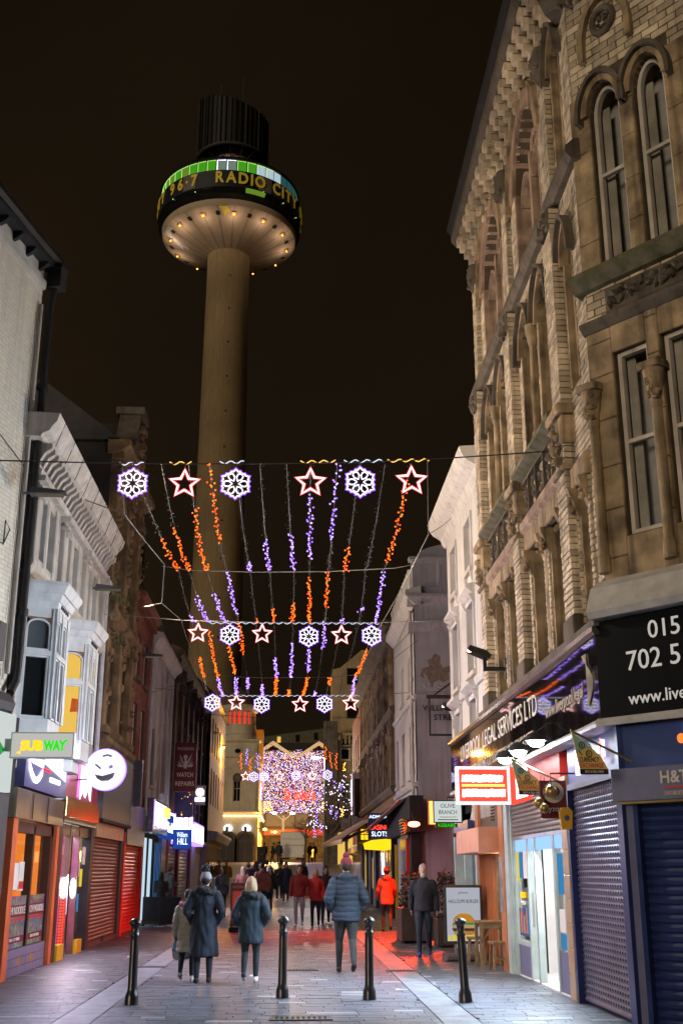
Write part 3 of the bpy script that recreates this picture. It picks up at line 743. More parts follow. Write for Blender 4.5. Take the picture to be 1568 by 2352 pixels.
cp = B(); carve(cp, -.1, 2.4, 13.22, 13.42, -.1, 46, .07, .07); CH.put(cp, 'carved_frieze', 'dark_stone', smooth=40)
CH.put(B().run([(.05, 4.42), (-.30, 4.42), (-.34, 4.50), (-.22, 4.80), (-.05, 4.92), (.05, 4.95)], -.10, 3.4), 'hood', 'lead_pipe')

# ------------------------------------------------------------------ fascia of the corner: long glossy black sign
lf = right('legal_fascia', 'long glossy black fascia board lettered legal services, mirroring the festive lights', 'sign', 25.4)
XL = 12.5
lf.put(B().box(0, XL, -.20, .02, 3.28, 4.26), 'board', 'gloss_black')
lf.put(B().run([(.0, 4.26), (-.22, 4.26), (-.25, 4.30), (-.25, 4.36), (0, 4.38)], -.03, XL + .05), 'capping', 'steel')
lf.put(B().run([(.0, 3.20), (-.24, 3.20), (-.25, 3.24), (-.22, 3.28), (0, 3.28)], -.03, XL + .05), 'trim', 'lead_pipe')
text(lf, 'LIVERPOOL LEGAL SERVICES LTD', 5.35, -.206, 3.92, .44, 'white_text', 7.6)
text(lf, 'THE WILL & DEED MAKING CO, SOLICITORS AND ADVOCATES', 5.2, -.206, 3.50, .24, 'silver_text', 7.2)
text(lf, 'www.liverpool.legal', 10.75, -.206, 3.72, .26, 'silver_text', 2.1)
CHx = 25.4 - (21.3 - COR)                # corner in this frame
fe = B()
for k in range(6): fe.tube([(12.05 + .05 * k * math.sin(t * .5), -.212, 3.50 + .62 * t / 8 ) for t in range(9)], .007, 4)
lf.put(fe, 'emblem', 'silver_text')
C2 = F(lf.root, Matrix.Translation((CHx, -.20, 0)) @ Matrix.Rotation(R(38.5), 4, 'Z'))
C2.put(B().box(.0, 3.4, .0, .12, 3.28, 4.40), 'corner_board', 'black_sign')
C2.put(B().run([(.0, 3.19), (-.06, 3.19), (-.07, 3.24), (-.03, 3.28), (0, 3.28)], -.03, 3.4), 'corner_trim', 'lead_pipe')
text(C2, '0151', .72, -.006, 4.20, .29, 'letter_lit', None, align='LEFT')
text(C2, '702 5', .40, -.006, 3.88, .32, 'letter_lit', None, align='LEFT')
text(C2, 'www.liverpool.legal', .40, -.006, 3.46, .20, 'letter_lit', None, align='LEFT')

# ------------------------------------------------------------------ corner pawnbroker: two shuttered faces
ps = right('pawn_shop_front', 'pawnbroker shop front with perforated violet-grey shutter and navy fascia', 'shop front', 15.45)
W = 15.45 - 12.9
ps.put(B().box(0, W, .0, .1, 2.72, 3.20), 'fascia', 'navy_panel')
ps.put(B().box(.0, W - .02, -.03, .0, 2.64, 2.72), 'sill_strip', 'slate_panel')
ps.put(B().box(0, .08, -.05, .1, 0, 2.64), 'post', 'blue_shutter'); ps.put(B().box(W - .16, W + .06, -.05, .12, 0, 2.72), 'corner_post', 'blue_shutter')
ps.put(B().box(W - .04, W + .06, -.05, .12, 2.72, 3.2), 'corner_trim', 'navy_panel')
shutter(ps, .08, W - .16, .03, 2.64, 'purple_shutter', .072, .02, .105)
ps.put(B().box(.62, .80, -.05, 0, 2.80, 3.12), 'lightbox', 'sign_lilac')
ps.put(B().box(1.62, 1.80, -.035, 0, 2.98, 3.06).box(1.80, 1.90, -.035, 0, 2.92, 3.12), 'logo', 'sign_lilac')
ps.put(B().box(1.84, 1.88, -.045, -.035, 2.86, 3.14).box(1.80, 1.94, -.045, -.035, 2.84, 2.88), 'logo', 'sign_pinkred')
PC = F(ps.root, Matrix.Translation((W, 0, 0)) @ Matrix.Rotation(R(38.5), 4, 'Z'))
PC.put(B().box(.0, 3.2, -.02, .1, 2.70, 3.19), 'corner_fascia', 'navy_panel')
PC.put(B().slab(-.02, 3.2, -.20, .1, 2.34, 2.70, .01), 'header', 'slate_panel')
PC.put(B().box(.02, 3.2, -.18, .1, 2.315, 2.338), 'header_trim', 'brass')
text(PC, 'H&T', .80, -.206, 2.57, .18, 'silver_text', None, bold=.004); text(PC, 'PAWNBROKERS', .80, -.206, 2.40, .065, 'silver_text', .25)
PC.put(B().box(.68, .93, -.208, -.20, 2.455, 2.475), 'underline', 'red_plain')
PC.put(B().box(.02, .14, -.04, .1, 0, 2.31), 'post', 'slate_panel'); PC.put(B().box(.14, .20, -.05, .1, 0, 2.31), 'post', 'blue_shutter')
shutter(PC, .20, 3.2, .03, 2.31, 'blue_shutter', .095, .02)
lg = B()
for dx, dz in ((0, 0), (.16, .03), (.09, -.12)): lg.ball((.82 + dx, -.03, 2.99 + dz), (.05, .025, .055), 12, 6)
PC.put(lg, 'pawn_balls', 'pawn_orange', smooth=60); PC.put(B().box(.885, .925, -.04, -.02, 3.0, 3.14), 'logo_stem', 'sign_lilac')
# pennant signs of the currency exchange
def pennant(name, label, x0, x1, yt, yb, Y, rz=0.):
    a = atY(x0, yt, Y); c = atY(x1, yb, Y); w = c.x - a.x; h = a.z - c.z
    f = front(name, label, 'sign', (a.x, Y, c.z))
    s = lambda u, v: (u * w, v * h)
    f.put(B().prism([s(.06, .98), s(.80, .44), s(1, .12), s(.24, .12)], -.012, .012), 'board', 'flag_gold')
    f.put(B().prism([s(.06, .98), s(.55, .62), s(.18, .50), ], -.016, -.0125), 'green_corner', 'flag_green')
    f.put(B().prism([s(.24, 0), s(1, .0), s(1, .118), s(.24, .118)], -.013, .013), 'foot_band', 'black_text')
    text(f, 'CURRENCY', .50 * w, -.014, .33 * h, .16 * h, 'black_text', .52 * w); text(f, 'EXCHANGE', .56 * w, -.014, .20 * h, .16 * h, 'red_text', .62 * w); text(f, 'BUY & SELL HERE', .62 * w, -.015, .06 * h, .075 * h, 'white_text', .5 * w)
    d = B()
    for u, v in ((.32, .66), (.50, .47)): d.tube([(u * w + .075 * w * math.cos(t), -.02, v * h + .07 * h * math.sin(t)) for t in [i * PI / 6 for i in range(12)]], .012 * h, 5, True)
    f.put(d, 'coin_mark', 'black_text'); text(f, '$', .32 * w, -.018, .66 * h, .1 * h, 'black_text'); text(f, '£', .50 * w, -.018, .47 * h, .1 * h, 'black_text')
    ar = B()
    for cx, cz, t0 in ((.41, .565, .1), (.41, .565, PI + .1)):
        pts = [(cx * w + .17 * w * math.cos(t0 + i * .18), -.018, cz * h + .15 * h * math.sin(t0 + i * .18)) for i in range(6)]; ar.tube(pts, .012 * h, 5)
    f.put(ar, 'arrow', 'black_text')
    p = B().tube([(.04 * w, 0, 1.0 * h), (.98 * w + .28, .0, .30 * h)], .014, 6); f.put(p, 'pole', 'brass')
pennant('currency_pennant', 'larger gold and green currency exchange pennant in front of the navy fascia', 1305, 1396, 1678, 1779, 12.2)
pennant('currency_pennant', 'smaller currency exchange pennant beside the bright red shop sign', 1168, 1251, 1742, 1826, 15.2)
al = front('alarm_box', 'yellow alarm box on the pier above the violet-grey shutter', 'alarm', atY(1288, 1905, 14.7))
al.put(B().prism([(0, 0), (.13, 0), (.15, .22), (.10, .27), (.03, .27), (-.01, .22)], -.05, .05), 'case', 'yellow_plastic'); al.put(B().ball((.07, -.05, .14), (.035, .02, .035), 8, 5), 'lens', 'navy_panel')
pb_ = front('pawnbroker_balls', 'three brass pawnbroker balls hanging on a bracket above the shop door', 'sign', atY(1262, 1835, 14.7))
pb_.put(B().ball((.02, 0, .09), .085, 14, 9), 'ball', 'brass', smooth=80); pb_.put(B().ball((-.13, .05, -.05), .07, 14, 9), 'ball', 'brass', smooth=80); pb_.put(B().ball((-.10, -.1, -.12), .06, 14, 9), 'ball', 'brass', smooth=80)
pb_.put(B().tube([(.02, 0, .1), (.02, 0, .32), (.35, 0, .32)], .012, 6).tube([(-.13, .05, -.04), (-.1, 0, .3)], .006, 5).tube([(-.10, -.1, -.1), (-.06, 0, .3)], .006, 5), 'bracket', 'iron_black')

# ------------------------------------------------------------------ convenience shop with bright doorway
cs = right('convenience_shop_front', 'bright convenience shop doorway under a half-lowered roller shutter', 'shop front', 20.0)
W = 20.0 - 15.5
cs.put(B().box(W - .34, W, -.04, .5, 0, 2.85), 'tiled_pier', 'tile_beige')
for k in range(9): cs.put(B().slab(W - .335, W - .005, -.052, -.04, .02 + k * .31, .02 + k * .31 + .30, .006), 'tile', 'tile_beige')
cs.put(B().box(0, .32, -.08, .5, 0, 2.85).box(.32, .40, -.03, .5, 0, 2.7), 'frame', 'teal_frame')
cs.put(B().box(.32, W - .34, -.02, .5, 2.72, 3.2), 'lintel', 'red_plain')
shutter(cs, .40, W - .36, 2.16, 2.72, 'grey_shutter', .07, -.02)
cs.put(B().box(.40, W - .34, .0, .1, 2.10, 2.16), 'transom', 'aluminium')
cs.put(B().box(.40, W - .34, .02, .06, 1.92, 2.1), 'fanlight', 'screen_blue')
cs.put(B().box(.40, .48, .0, .1, 0, 2.1).box(1.45, 1.55, .0, .1, 0, 2.1).box(2.0, 2.12, 0, .1, 0, 2.1), 'door_frame', 'teal_frame')
cs.put(B().box(.48, 1.45, .04, .05, .55, 1.95), 'shop_window', 'clear_glass')
cs.put(B().box(.48, 1.45, .02, .06, .0, .48), 'stall_riser', 'slate_panel'); cs.put(B().box(.48, 1.45, .0, .08, .48, .55), 'rail', 'teal_frame')
cs.put(B().box(3.35, W - .34, .02, .06, .0, .55), 'stall_riser', 'slate_panel'); cs.put(B().box(3.3, 3.4, 0, .1, 0, 2.1), 'door_frame', 'teal_frame')
cs.put(B().box(3.4, W - .34, .04, .05, .55, 2.0), 'shop_window', 'clear_glass')
cs.put(B().box(.4, W - .3, 1.9, 1.95, 0, 2.7), 'back_wall', 'paper'); cs.put(B().box(.4, W - .3, .1, 1.9, 2.62, 2.66), 'ceiling_light', 'ceiling_white')
cs.put(B().tube([(2.05, -.05, .8), (2.05, -.05, 1.3)], .015, 6), 'door_handle', 'aluminium')
cs.put(B().box(.36, .40, .1, 1.9, 0, 2.7).box(W - .34, W - .30, .1, 1.9, 0, 2.7), 'side_wall', 'paper'); cs.put(B().box(.3, W - .3, -.0, 1.9, -.01, .02), 'floor', 'paper')
for i in range(7):
    for j in range(4):
        x = .5 + i * .54; z = .3 + j * .5; c = rnd.choice(['red_plain', 'yellow_plastic', 'poster_blue', 'navy_panel', 'green_sign', 'sign_amber', 'paper'])
        cs.put(B().box(x, x + .42, 1.5, 1.86, z, z + rnd.uniform(.25, .42)), 'goods', c)
for k, (x, z, w, h, m) in enumerate([(.52, 1.45, .14, .5, 'poster_yellow'), (.72, 1.5, .26, .4, 'poster_blue'), (1.05, 1.5, .3, .42, 'paper'), (.55, .62, .8, .42, 'navy_panel'), (3.5, 1.3, .3, .55, 'poster_blue'), (3.45, .8, .34, .3, 'paper'), (3.5, .58, .28, .2, 'poster_blue')]):
    cs.put(B().box(x, x + w, .025, .035, z, z + h), 'poster', m)
for i in range(9): cs.put(B().prism([(.62 + i * .075, .66), (.68 + i * .075, .66), (.68 + i * .075, .95 + .08 * math.sin(i)), (.65 + i * .075, 1.0 + .08 * math.sin(i)), (.62 + i * .075, .95 + .08 * math.sin(i))], .018, .024), 'sticker', ['red_plain', 'yellow_plastic', 'poster_blue'][i % 3])
text(cs, 'JUICED', .95, .018, 1.24, .13, 'sub_yellow', .4); text(cs, 'VAPES', .95, .018, 1.12, .09, 'white_text', .34)
lamp('shop_light', 'AREA', (2.6, -.05, 2.0), 100, (.90, .97, 1), .7, cs.root, (0, -1, -.55))
# floodlights over the fascia of the shop
fl_root = []
for k, (x, y, Y) in enumerate(((1230, 1698, 15.4), (1190, 1722, 16.6), (1160, 1739, 17.7))):
    p = atY(x, y, Y); f = front('floodlight', ORD[k] + ' white floodlight from the corner over the red shop sign', 'lamp', p, 0, 'floodlights over the red shop sign')
    f.put(B().lathe([(.04, .10), (.12, .06), (.15, 0), (.15, -.02)], (0, 0, 0), 16), 'hood', 'matt_black', smooth=40)
    f.put(B().ball((0, 0, -.03), (.115, .12, .075), 14, 8), 'lens', 'flood', smooth=80)
    f.put(B().tube([(.0, 0, .08), (.18, 0, .22), (RX - .2 - p.x, 0, .22)], .015, 6), 'arm', 'matt_black')
    lamp('flood_light', 'SPOT', (0, 0, -.14), 720, (.56, .76, 1.0), .12, f.root, (-.88, -.2, -.2), 172, .5)
rs = front('red_shop_sign', 'glaring white and red lit box sign jutting over the shop door', 'sign', atY(1048, 1848, 18.2))
w = atY(1173, 1848, 18.2).x - rs.root.location.x; h = atY(1048, 1760, 18.2).z - rs.root.location.z
rs.put(B().box(0, w, 0, .12, 0, h), 'case', 'white_text'); rs.put(B().box(0, w, -.006, 0, 0, h), 'lit_border', 'sign_face'); rs.put(B().box(.05, w - .05, -.012, -.006, .05, h - .05), 'face', 'sign_redface')
for zz, hh in ((h * .68, .055), (h * .30, .06)):
    bl_ = B(); xx = .09
    while xx < w - .16:
        ww = rnd.uniform(.035, .07); bl_.prism([(xx, zz - hh), (xx + ww, zz - hh * rnd.uniform(.8, 1.1)), (xx + ww + .01, zz + hh * rnd.uniform(.7, 1.1)), (xx + .01, zz + hh)], -.018, -.012); xx += ww * 1.12
    rs.put(bl_, 'blown_lettering', 'sign_white')
rs.put(B().box(.09, w - .09, -.016, -.012, h * .47, h * .53), 'amber_band', 'sign_amber')
rs.put(B().hexa([(w + .01, .02, .0), (w + .42, -.55, .12), (w + .47, -.5, .12), (w + .06, .07, .0), (w + .01, .02, h), (w + .42, -.55, h + .14), (w + .47, -.5, h + .14), (w + .06, .07, h)]), 'side_sign', 'sign_redface')
rs.put(B().hexa([(w + .08, -.09, .08), (w + .22, -.285, .12), (w + .21, -.292, .12), (w + .07, -.097, .08), (w + .08, -.09, h - .05), (w + .22, -.285, h - .0), (w + .21, -.292, h - .0), (w + .07, -.097, h - .05)]), 'side_face', 'sign_white')
pz = front('payment_sign', 'dark red projecting sign with pale disc and the word payzone', 'sign', atY(1243, 1880, 14.9))
w = .34; h = .48
pz.put(B().box(0, w, 0, .06, 0, h), 'board', 'maroon'); pz.put(B().tube([(w / 2, -.02, .33), (w / 2, .0, .33)], .135, 20), 'disc', 'ivory_blind'); pz.put(B().tube([(w / 2 + .02, -.03, .34), (w / 2 + .02, -.02, .34)], .06, 16), 'mark', 'maroon')
text(pz, 'payzone', w / 2, -.006, .12, .10, 'white_text', .32)

# ------------------------------------------------------------------ takeaway with burger posters, table and stools
tk = right('takeaway_front', 'narrow takeaway front with a salmon blind box and warm lit doorway', 'shop front', 23.2)
W = 3.2
tk.put(B().box(0, .34, -.06, .4, 0, 2.9).box(W - .42, W, -.10, .4, 0, 2.9), 'pier', 'terracotta')
tk.put(B().box(0, W, .0, .4, 2.3, 3.2), 'header', 'dark_wood')
tk.put(B().slab(.1, W - .5, -.46, .0, 1.92, 2.36, .02), 'blind_box', 'salmon')
tk.put(B().box(.34, 1.6, .06, .09, 0, 1.92), 'shutter_panel', 'wood')
for k in range(5): tk.put(B().box(.40 + k * .24, .44 + k * .24, .02, .06, 0, 1.9), 'panel_rib', 'terracotta')
tk.put(B().box(1.6, W - .42, .9, .95, 0, 2.3), 'back_wall', 'orange_wall_glow'); tk.put(B().box(1.6, W - .45, .1, .9, 2.1, 2.14), 'ceiling_light', 'ceiling_warm')
tk.put(B().box(2.1, 2.68, .02, .05, .15, 1.9), 'poster', 'sign_white_soft')
for z in (1.25, .92):
    bb = B().ball((2.38, .01, z + .09), (.17, .02, .09), 12, 6); tk.put(bb, 'printed_bun', 'yellow_plastic'); tk.put(B().box(2.2, 2.56, -.005, .015, z - .02, z + .02), 'printed_salad', 'green_sign'); tk.put(B().box(2.23, 2.53, -.006, .015, z - .06, z - .02), 'printed_patty', 'dark_wood'); tk.put(B().ball((2.38, .01, z - .08), (.16, .02, .05), 12, 6), 'printed_bun', 'yellow_plastic')
tk.put(B().box(.14, .28, -.085, -.06, .95, 1.65), 'menu_frame', 'aluminium'); tk.put(B().box(W - .36, W - .16, -.125, -.10, .95, 1.85), 'menu_frame', 'aluminium')
for k in range(12): tk.put(B().box(W - 1.0, W - .72, -.12, -.1, 2.48 + k * .055, 2.51 + k * .055), 'grille_bar', 'matt_black')
lamp('doorway_light', 'AREA', (2.3, -.02, 1.9), 40, (1, .66, .35), .5, tk.root, (0, -1, -.6))

def stool(x, y, rz, label):
    t = thing('wooden_stool', label, 'stool', (x, y, 0), rz, 'wooden stools at the takeaway table')
    B().slab(-.17, .17, -.15, .15, .43, .47, .008).obj('seat', 'wood', t)
    for sx in (-1, 1):
        for sy in (-1, 1): B().hexa([(sx * .16 - .02, sy * .14 - .02, 0), (sx * .16 + .02, sy * .14 - .02, 0), (sx * .16 + .02, sy * .14 + .02, 0), (sx * .16 - .02, sy * .14 + .02, 0), (sx * .12 - .02, sy * .10 - .02, .43), (sx * .12 + .02, sy * .10 - .02, .43), (sx * .12 + .02, sy * .10 + .02, .43), (sx * .12 - .02, sy * .10 + .02, .43)]).obj('leg', 'wood', t)
    for sy in (-1, 1): B().box(-.13, .13, sy * .12 - .012, sy * .12 + .012, .18, .21).obj('stretcher', 'wood', t)
tt = thing('wooden_table', 'small square wooden table in front of the takeaway doorway', 'table', (3.62, 21.0, 0))
tt.scale = (.8, .9, 1)
for k in range(5): B().slab(-.40 + k * .16, -.40 + k * .16 + .154, -.36, .36, .74, .775, .004).obj('board', 'wood', tt)
for sx in (-1, 1):
    for sy in (-1, 1):
        B().box(sx * .34 - .035, sx * .34 + .035, sy * .3 - .035, sy * .3 + .035, 0, .74).obj('leg', 'wood', tt)
        B().hexa([(sx * .33 - .02, sy * .3 - .02, .42), (sx * .33 + .02, sy * .3 - .02, .42), (sx * .33 + .02, sy * .3 + .02, .42), (sx * .33 - .02, sy * .3 + .02, .42), (sx * .12 - .02, sy * .3 - .02, .70), (sx * .12 + .04, sy * .3 - .02, .70), (sx * .12 + .04, sy * .3 + .02, .70), (sx * .12 - .02, sy * .3 + .02, .70)]).obj('brace', 'wood', tt)
B().box(-.36, .36, -.33, -.30, .66, .74).box(-.36, .36, .30, .33, .66, .74).obj('apron', 'wood', tt)
stool(3.60, 20.35, .1, 'wooden stool in front of the small table, nearer the camera'); stool(3.42, 21.75, -.1, 'wooden stool half hidden behind the small table')
# burger poster stand
ab = front('poster_stand', 'poster stand on the pavement showing a halloumi burger', 'poster stand', (2.95, 22.6, 0))
pw, ph = .74, 1.06
ab.put(B().box(0, pw, -.03, .03, .30, .30 + ph), 'frame', 'black_paint'); po = ab.put(B().box(.05, pw - .05, -.036, -.03, .35, .25 + ph), 'poster', 'poster_lit')
text(ab, 'HALLOUMI BURGER', pw / 2, -.044, 1.06, .095, 'black_text', .58, parent=po); text(ab, 'grillmeister', pw / 2, -.044, 1.22, .05, 'navy_panel', .2, shear=.2, parent=po)
yy = -.042
ab.put(B().prism([p for p in arch(.16, .58, .68, .17, 'round', 14)], yy, yy + .005), 'printed_bun', 'yellow_plastic', po); ab.put(B().prism([(.14, .64), (.6, .64), (.57, .68), (.17, .68)], yy, yy + .005), 'printed_salad', 'green_sign', po)
ab.put(B().prism([(.15, .58), (.59, .58), (.59, .64), (.15, .64)], yy, yy + .005), 'printed_cheese', 'ivory_blind', po); ab.put(B().prism([(.16, .53), (.58, .53), (.6, .58), (.14, .58)], yy, yy + .005), 'printed_patty', 'dark_wood', po); ab.put(B().prism([(.20, .46), (.54, .46), (.58, .53), (.16, .53)], yy, yy + .005), 'printed_bun', 'yellow_plastic', po)
for k in range(9): x = .06 + k * .075; ab.put(B().prism([(x, .36), (x + .05, .36), (x + .06 + .02 * (k % 2), .45), (x + .01, .46)], yy + .001, yy + .005), 'printed_chip', 'poster_yellow', po)
ab.put(B().box(.18, .22, -.02, .02, .12, .30).box(pw - .22, pw - .18, -.02, .02, .12, .30), 'post', 'aluminium'); ab.put(B().slab(-.02, pw + .02, -.24, .24, .0, .13, .04), 'base', 'grey_panel')

def hang_sign(name, label, x0, x1, y0, y1, Y, m_face, lines=(), m_case='black_paint', arm=None, th=.08):
    a = atY(x0, y1, Y); c = atY(x1, y0, Y); f = front(name, label, 'sign', a); w = c.x - a.x; h = c.z - a.z
    f.put(B().box(0, w, 0, th, 0, h), 'case', m_case); f.put(B().box(.02, w - .02, -.006, 0, .02, h - .02), 'face', m_face)
    for (s, u, v, sz, m, ww) in lines: text(f, s, u * w, -.012, v * h, sz * h, m, ww * w if ww else None)
    if arm: d = arm - a.x; f.put(B().tube([(w / 2, th / 2, h - .05), (w / 2, th / 2, h + .06), (d, th / 2, h + .06)], .015, 6), 'arm', 'iron_black')
    return f, w, h
f, w, h = hang_sign('restaurant_sign', 'square white lit sign reading olive branch, hung over the right shops', 995, 1060, 1838, 1890, 22.9, 'sign_white_soft', [('OLIVE', .5, .74, .26, 'black_text', .5), ('BRANCH', .5, .46, .26, 'black_text', .62)], arm=RX)
f.put(B().box(.2 * w, .8 * w, -.012, -.006, .24 * h, .27 * h), 'rule', 'brass'); f.put(B().box(.15 * w, .85 * w, -.012, -.006, .12 * h, .16 * h), 'small_print', 'grey_panel')
# ------------------------------------------------------------------ right: white rendered house and the side street
wh = right('white_house', 'narrow white rendered house with hooded sash windows right of the street', 'building', 26.5)
W = 5.2
hol = []
for x0 in (.75, 2.95):
    for z0, z1 in ((3.9, 5.0), (5.55, 7.0), (7.75, 8.85)): hol.append((x0, x0 + .85, z0, z1))
wh.put(wall(B(), 0, W, 2.6, 9.6, hol, 0, .22), 'wall', 'white_render')
for x0, x1, z0, z1 in hol:
    o = window(wh, x0, x1, z0, z1, .16, .05, (0, 1), 0, 'round', 'glass', 'white_paint', sill='cream_trim')
    tr = B(); tr.box(x0 - .09, x0, -.04, 0, z0, z1).box(x1, x1 + .09, -.04, 0, z0, z1).box(x0 - .09, x1 + .09, -.04, 0, z1, z1 + .1); wh.put(tr, 'architrave', 'white_render')
    if z1 < 8:
        hd = B().run([(0, z1 + .12), (-.06, z1 + .14), (-.20, z1 + .24), (-.20, z1 + .30), (0, z1 + .36)], x0 - .18, x1 + .18); wh.put(hd, 'window_hood', 'white_render')
        for xx in (x0 - .14, x1 + .04): wh.put(B().run([(0, z1 - .12), (-.05, z1 - .06), (-.14, z1 + .12), (0, z1 + .12)], xx, xx + .09), 'bracket', 'white_render')
    else:
        for xx in (x0 + .0, x1 - .1): wh.put(B().run([(0, z0 - .32), (-.03, z0 - .3), (-.08, z0 - .1), (0, z0 - .1)], xx, xx + .1), 'bracket', 'white_render')
wh.put(B().run([(0, 5.18), (-.05, 5.2), (-.08, 5.26), (-.08, 5.32), (0, 5.36)], 0, W), 'string_course', 'white_render')
wh.put(B().run([(.3, 9.3), (0, 9.3), (-.05, 9.36), (-.10, 9.5), (-.28, 9.62), (-.36, 9.72), (-.42, 9.9), (.3, 9.95)], -.35, W), 'cornice', 'white_render')
wh.put(B().box(-.0, .05, .22, 6, 0, 9.9), 'end_wall', 'white_render'); wh.put(B().box(0, W, .3, 6, 9.4, 9.9), 'roof', 'slate')
bf = right('blue_lit_bar_front', 'bar front with a tall blue-lit window below the white house', 'shop front', 26.4)
bf.put(B().box(0, 3.15, .0, .3, 2.35, 3.2), 'fascia', 'matt_black'); bf.put(B().box(0, .12, -.05, .3, 0, 2.35).box(1.5, 1.62, -.05, .3, 0, 2.35).box(3.0, 3.15, -.05, .3, 0, 2.35), 'frame', 'teal_frame')
bf.put(B().box(1.62, 3.0, .1, .12, .7, 2.3), 'window', 'blue_glass'); bf.put(B().box(1.62, 3.0, .0, .2, 0, .7), 'stall_riser', 'grey_panel')
bf.put(B().box(.12, 1.5, .3, .32, 0, 2.3), 'door', 'matt_black'); bf.put(B().box(.2, 1.42, .27, .3, .9, 1.75), 'door_glass', 'ivory_blind')
for k in range(6): bf.put(B().box(.3 + k * .2, .32 + k * .2, .25, .27, .9, 1.75), 'glazing_bar', 'black_paint')
bf.put(B().box(1.62, 3.0, 1.2, 1.25, 0, 2.35), 'back_wall', 'navy_panel'); bf.put(B().box(1.8, 2.6, 1.1, 1.15, 1.5, 2.0), 'screen', 'screen_blue'); bf.put(B().box(2.2, 2.8, 1.0, 1.1, .8, 1.2), 'lit_shelf', 'ceiling_warm')
bf.put(B().box(.5, 2.6, -.12, .0, 2.42, 2.62), 'neon_band', 'violet_panel')
hang_sign('orange_neon_sign', 'small glowing orange sign edge behind the olive branch sign', 984, 1000, 1838, 1895, 24.6, 'sign_amber', m_case='red_plain')
f, w, h = hang_sign('green_neon_sign', 'thin strip of green and orange neon below the olive branch sign', 1000, 1050, 1892, 1900, 24.8, 'matt_black')
text(f, 'KEBABS', w / 2, -.014, h / 2, .1, 'sub_green', w * .8)

# corner house across the side street (grey render gable with the street name)
cg = front('grey_corner_house', 'peeling grey rendered corner house with the painted street name on its gable', 'building', (RX, 34.0, 0))
cg.put(wall(B(), 0, 6, 0, 10.1, [], 0, .3), 'gable_wall', 'grey_render')
cg.put(B().box(-.05, 6, -.06, .3, 10.1, 10.95), 'parapet', 'grey_render')
cg.put(B().run([(.2, 9.5), (-.06, 9.5), (-.12, 9.56), (-.22, 9.75), (-.22, 9.85), (.2, 9.95)], -.22, 6), 'cornice', 'grey_render')
cg.put(B().run([(.2, 8.65), (-.05, 8.68), (-.14, 8.8), (-.20, 8.95), (.2, 9.0)], -.2, 6), 'cornice', 'grey_render')
cg.put(B().run([(.3, 10.95), (-.14, 10.95), (-.14, 11.05), (.3, 11.1)], -.14, 6), 'coping', 'grey_render')
cg.put(B().prism([p for p in arch(.1, 5, 11.08, .55, 'round', 16)], -.02, .25), 'pediment', 'grey_render')
fr = B(); fr.box(.75, 1.95, -.09, -.06, 10.12, 10.2).box(.75, 1.95, -.09, -.06, 10.8, 10.88).box(.75, .83, -.09, -.06, 10.2, 10.8).box(1.87, 1.95, -.09, -.06, 10.2, 10.8).box(1.05, 1.65, -.09, -.06, 10.3, 10.7); cg.put(fr, 'panel', 'grey_render')
cg.put(B().prism([(.22, 7.4), (.34, 7.3), (.5, 6.92), (.56, 7.12), (.72, 7.18), (.86, 7.1), (1.02, 7.22), (1.0, 7.4), (1.16, 7.5), (1.04, 7.62), (.84, 7.56), (.76, 7.7), (.78, 7.92), (.6, 8.0), (.5, 7.84), (.36, 7.8), (.42, 7.6), (.2, 7.52), (.14, 7.3), (.28, 7.2)], -.006, -.002), 'bare_patch', 'peel')
cg.put(B().run([(0, 6.75), (-.03, 6.77), (-.03, 6.82), (0, 6.84)], 0, 6), 'string_course', 'grey_render')
text(cg, 'WILLIAMSON', .20, -.006, 6.32, .24, 'black_text', 1.35, align='LEFT', bold=.004); text(cg, 'STREET', .52, -.006, 6.04, .24, 'black_text', .85, align='LEFT', bold=.004)
for k in range(5):
    sw = B().tube([(.35 + k * .42 + .10 * math.cos(PI + t * .45), -.02, 7.05 + .10 * math.sin(PI + t * .45)) for t in range(8)], .022, 6); cg.put(sw, 'swag', 'grey_render', smooth=60)
sf = F(cg.root, Matrix.Rotation(R(-90), 4, 'Z'))     # street face: x runs towards the camera, so far end is negative
holes_s = [(-2.2, -1.3, 4.4, 6.0), (-4.6, -3.7, 4.4, 6.0), (-2.2, -1.3, 7.0, 8.2), (-4.6, -3.7, 7.0, 8.2), (-6.6, -5.9, 4.4, 6.0)]
sf.put(wall(B(), -7.2, -.01, 0, 10.1, holes_s, 0, .25), 'street_wall', 'white_render')
for hh in holes_s: window(sf, *hh, y=.18, sill='cream_trim', glass='glass')
sf.put(B().run([(.2, 9.5), (0, 9.5), (-.08, 9.56), (-.3, 9.8), (-.3, 9.95), (.2, 10.1)], -7.2, .2), 'street_cornice', 'white_render')
sf.put(B().box(-7.2, -.05, .0, .25, 10.1, 10.9), 'street_parapet', 'white_render')
bl = B()
for k in range(12): bl.lathe([(.06, 10.15), (.09, 10.3), (.05, 10.5), (.09, 10.7), (.07, 10.8)], (-.6 - k * .55, -.06, 0), 8)
sf.put(bl, 'baluster', 'white_render', smooth=50)
for k, zz in enumerate((4.0, 6.6)): sf.put(B().run([(0, zz), (-.06, zz + .03), (-.1, zz + .12), (0, zz + .18)], -7.2, 0), 'street_string', 'white_render')
dp = B().tube([(-.35, -.1, 9.4), (-.35, -.1, 3.4)], .05, 8)
for z in (8.6, 7.2, 5.8, 4.4): dp.lathe([(.07, z), (.07, z + .1)], (-.35, -.1, 0), 8)
sf.put(dp, 'downpipe', 'lead_pipe', smooth=40)
cg.put(B().box(0, 6, .3, 9, 9.4, 10.0), 'roof', 'slate')
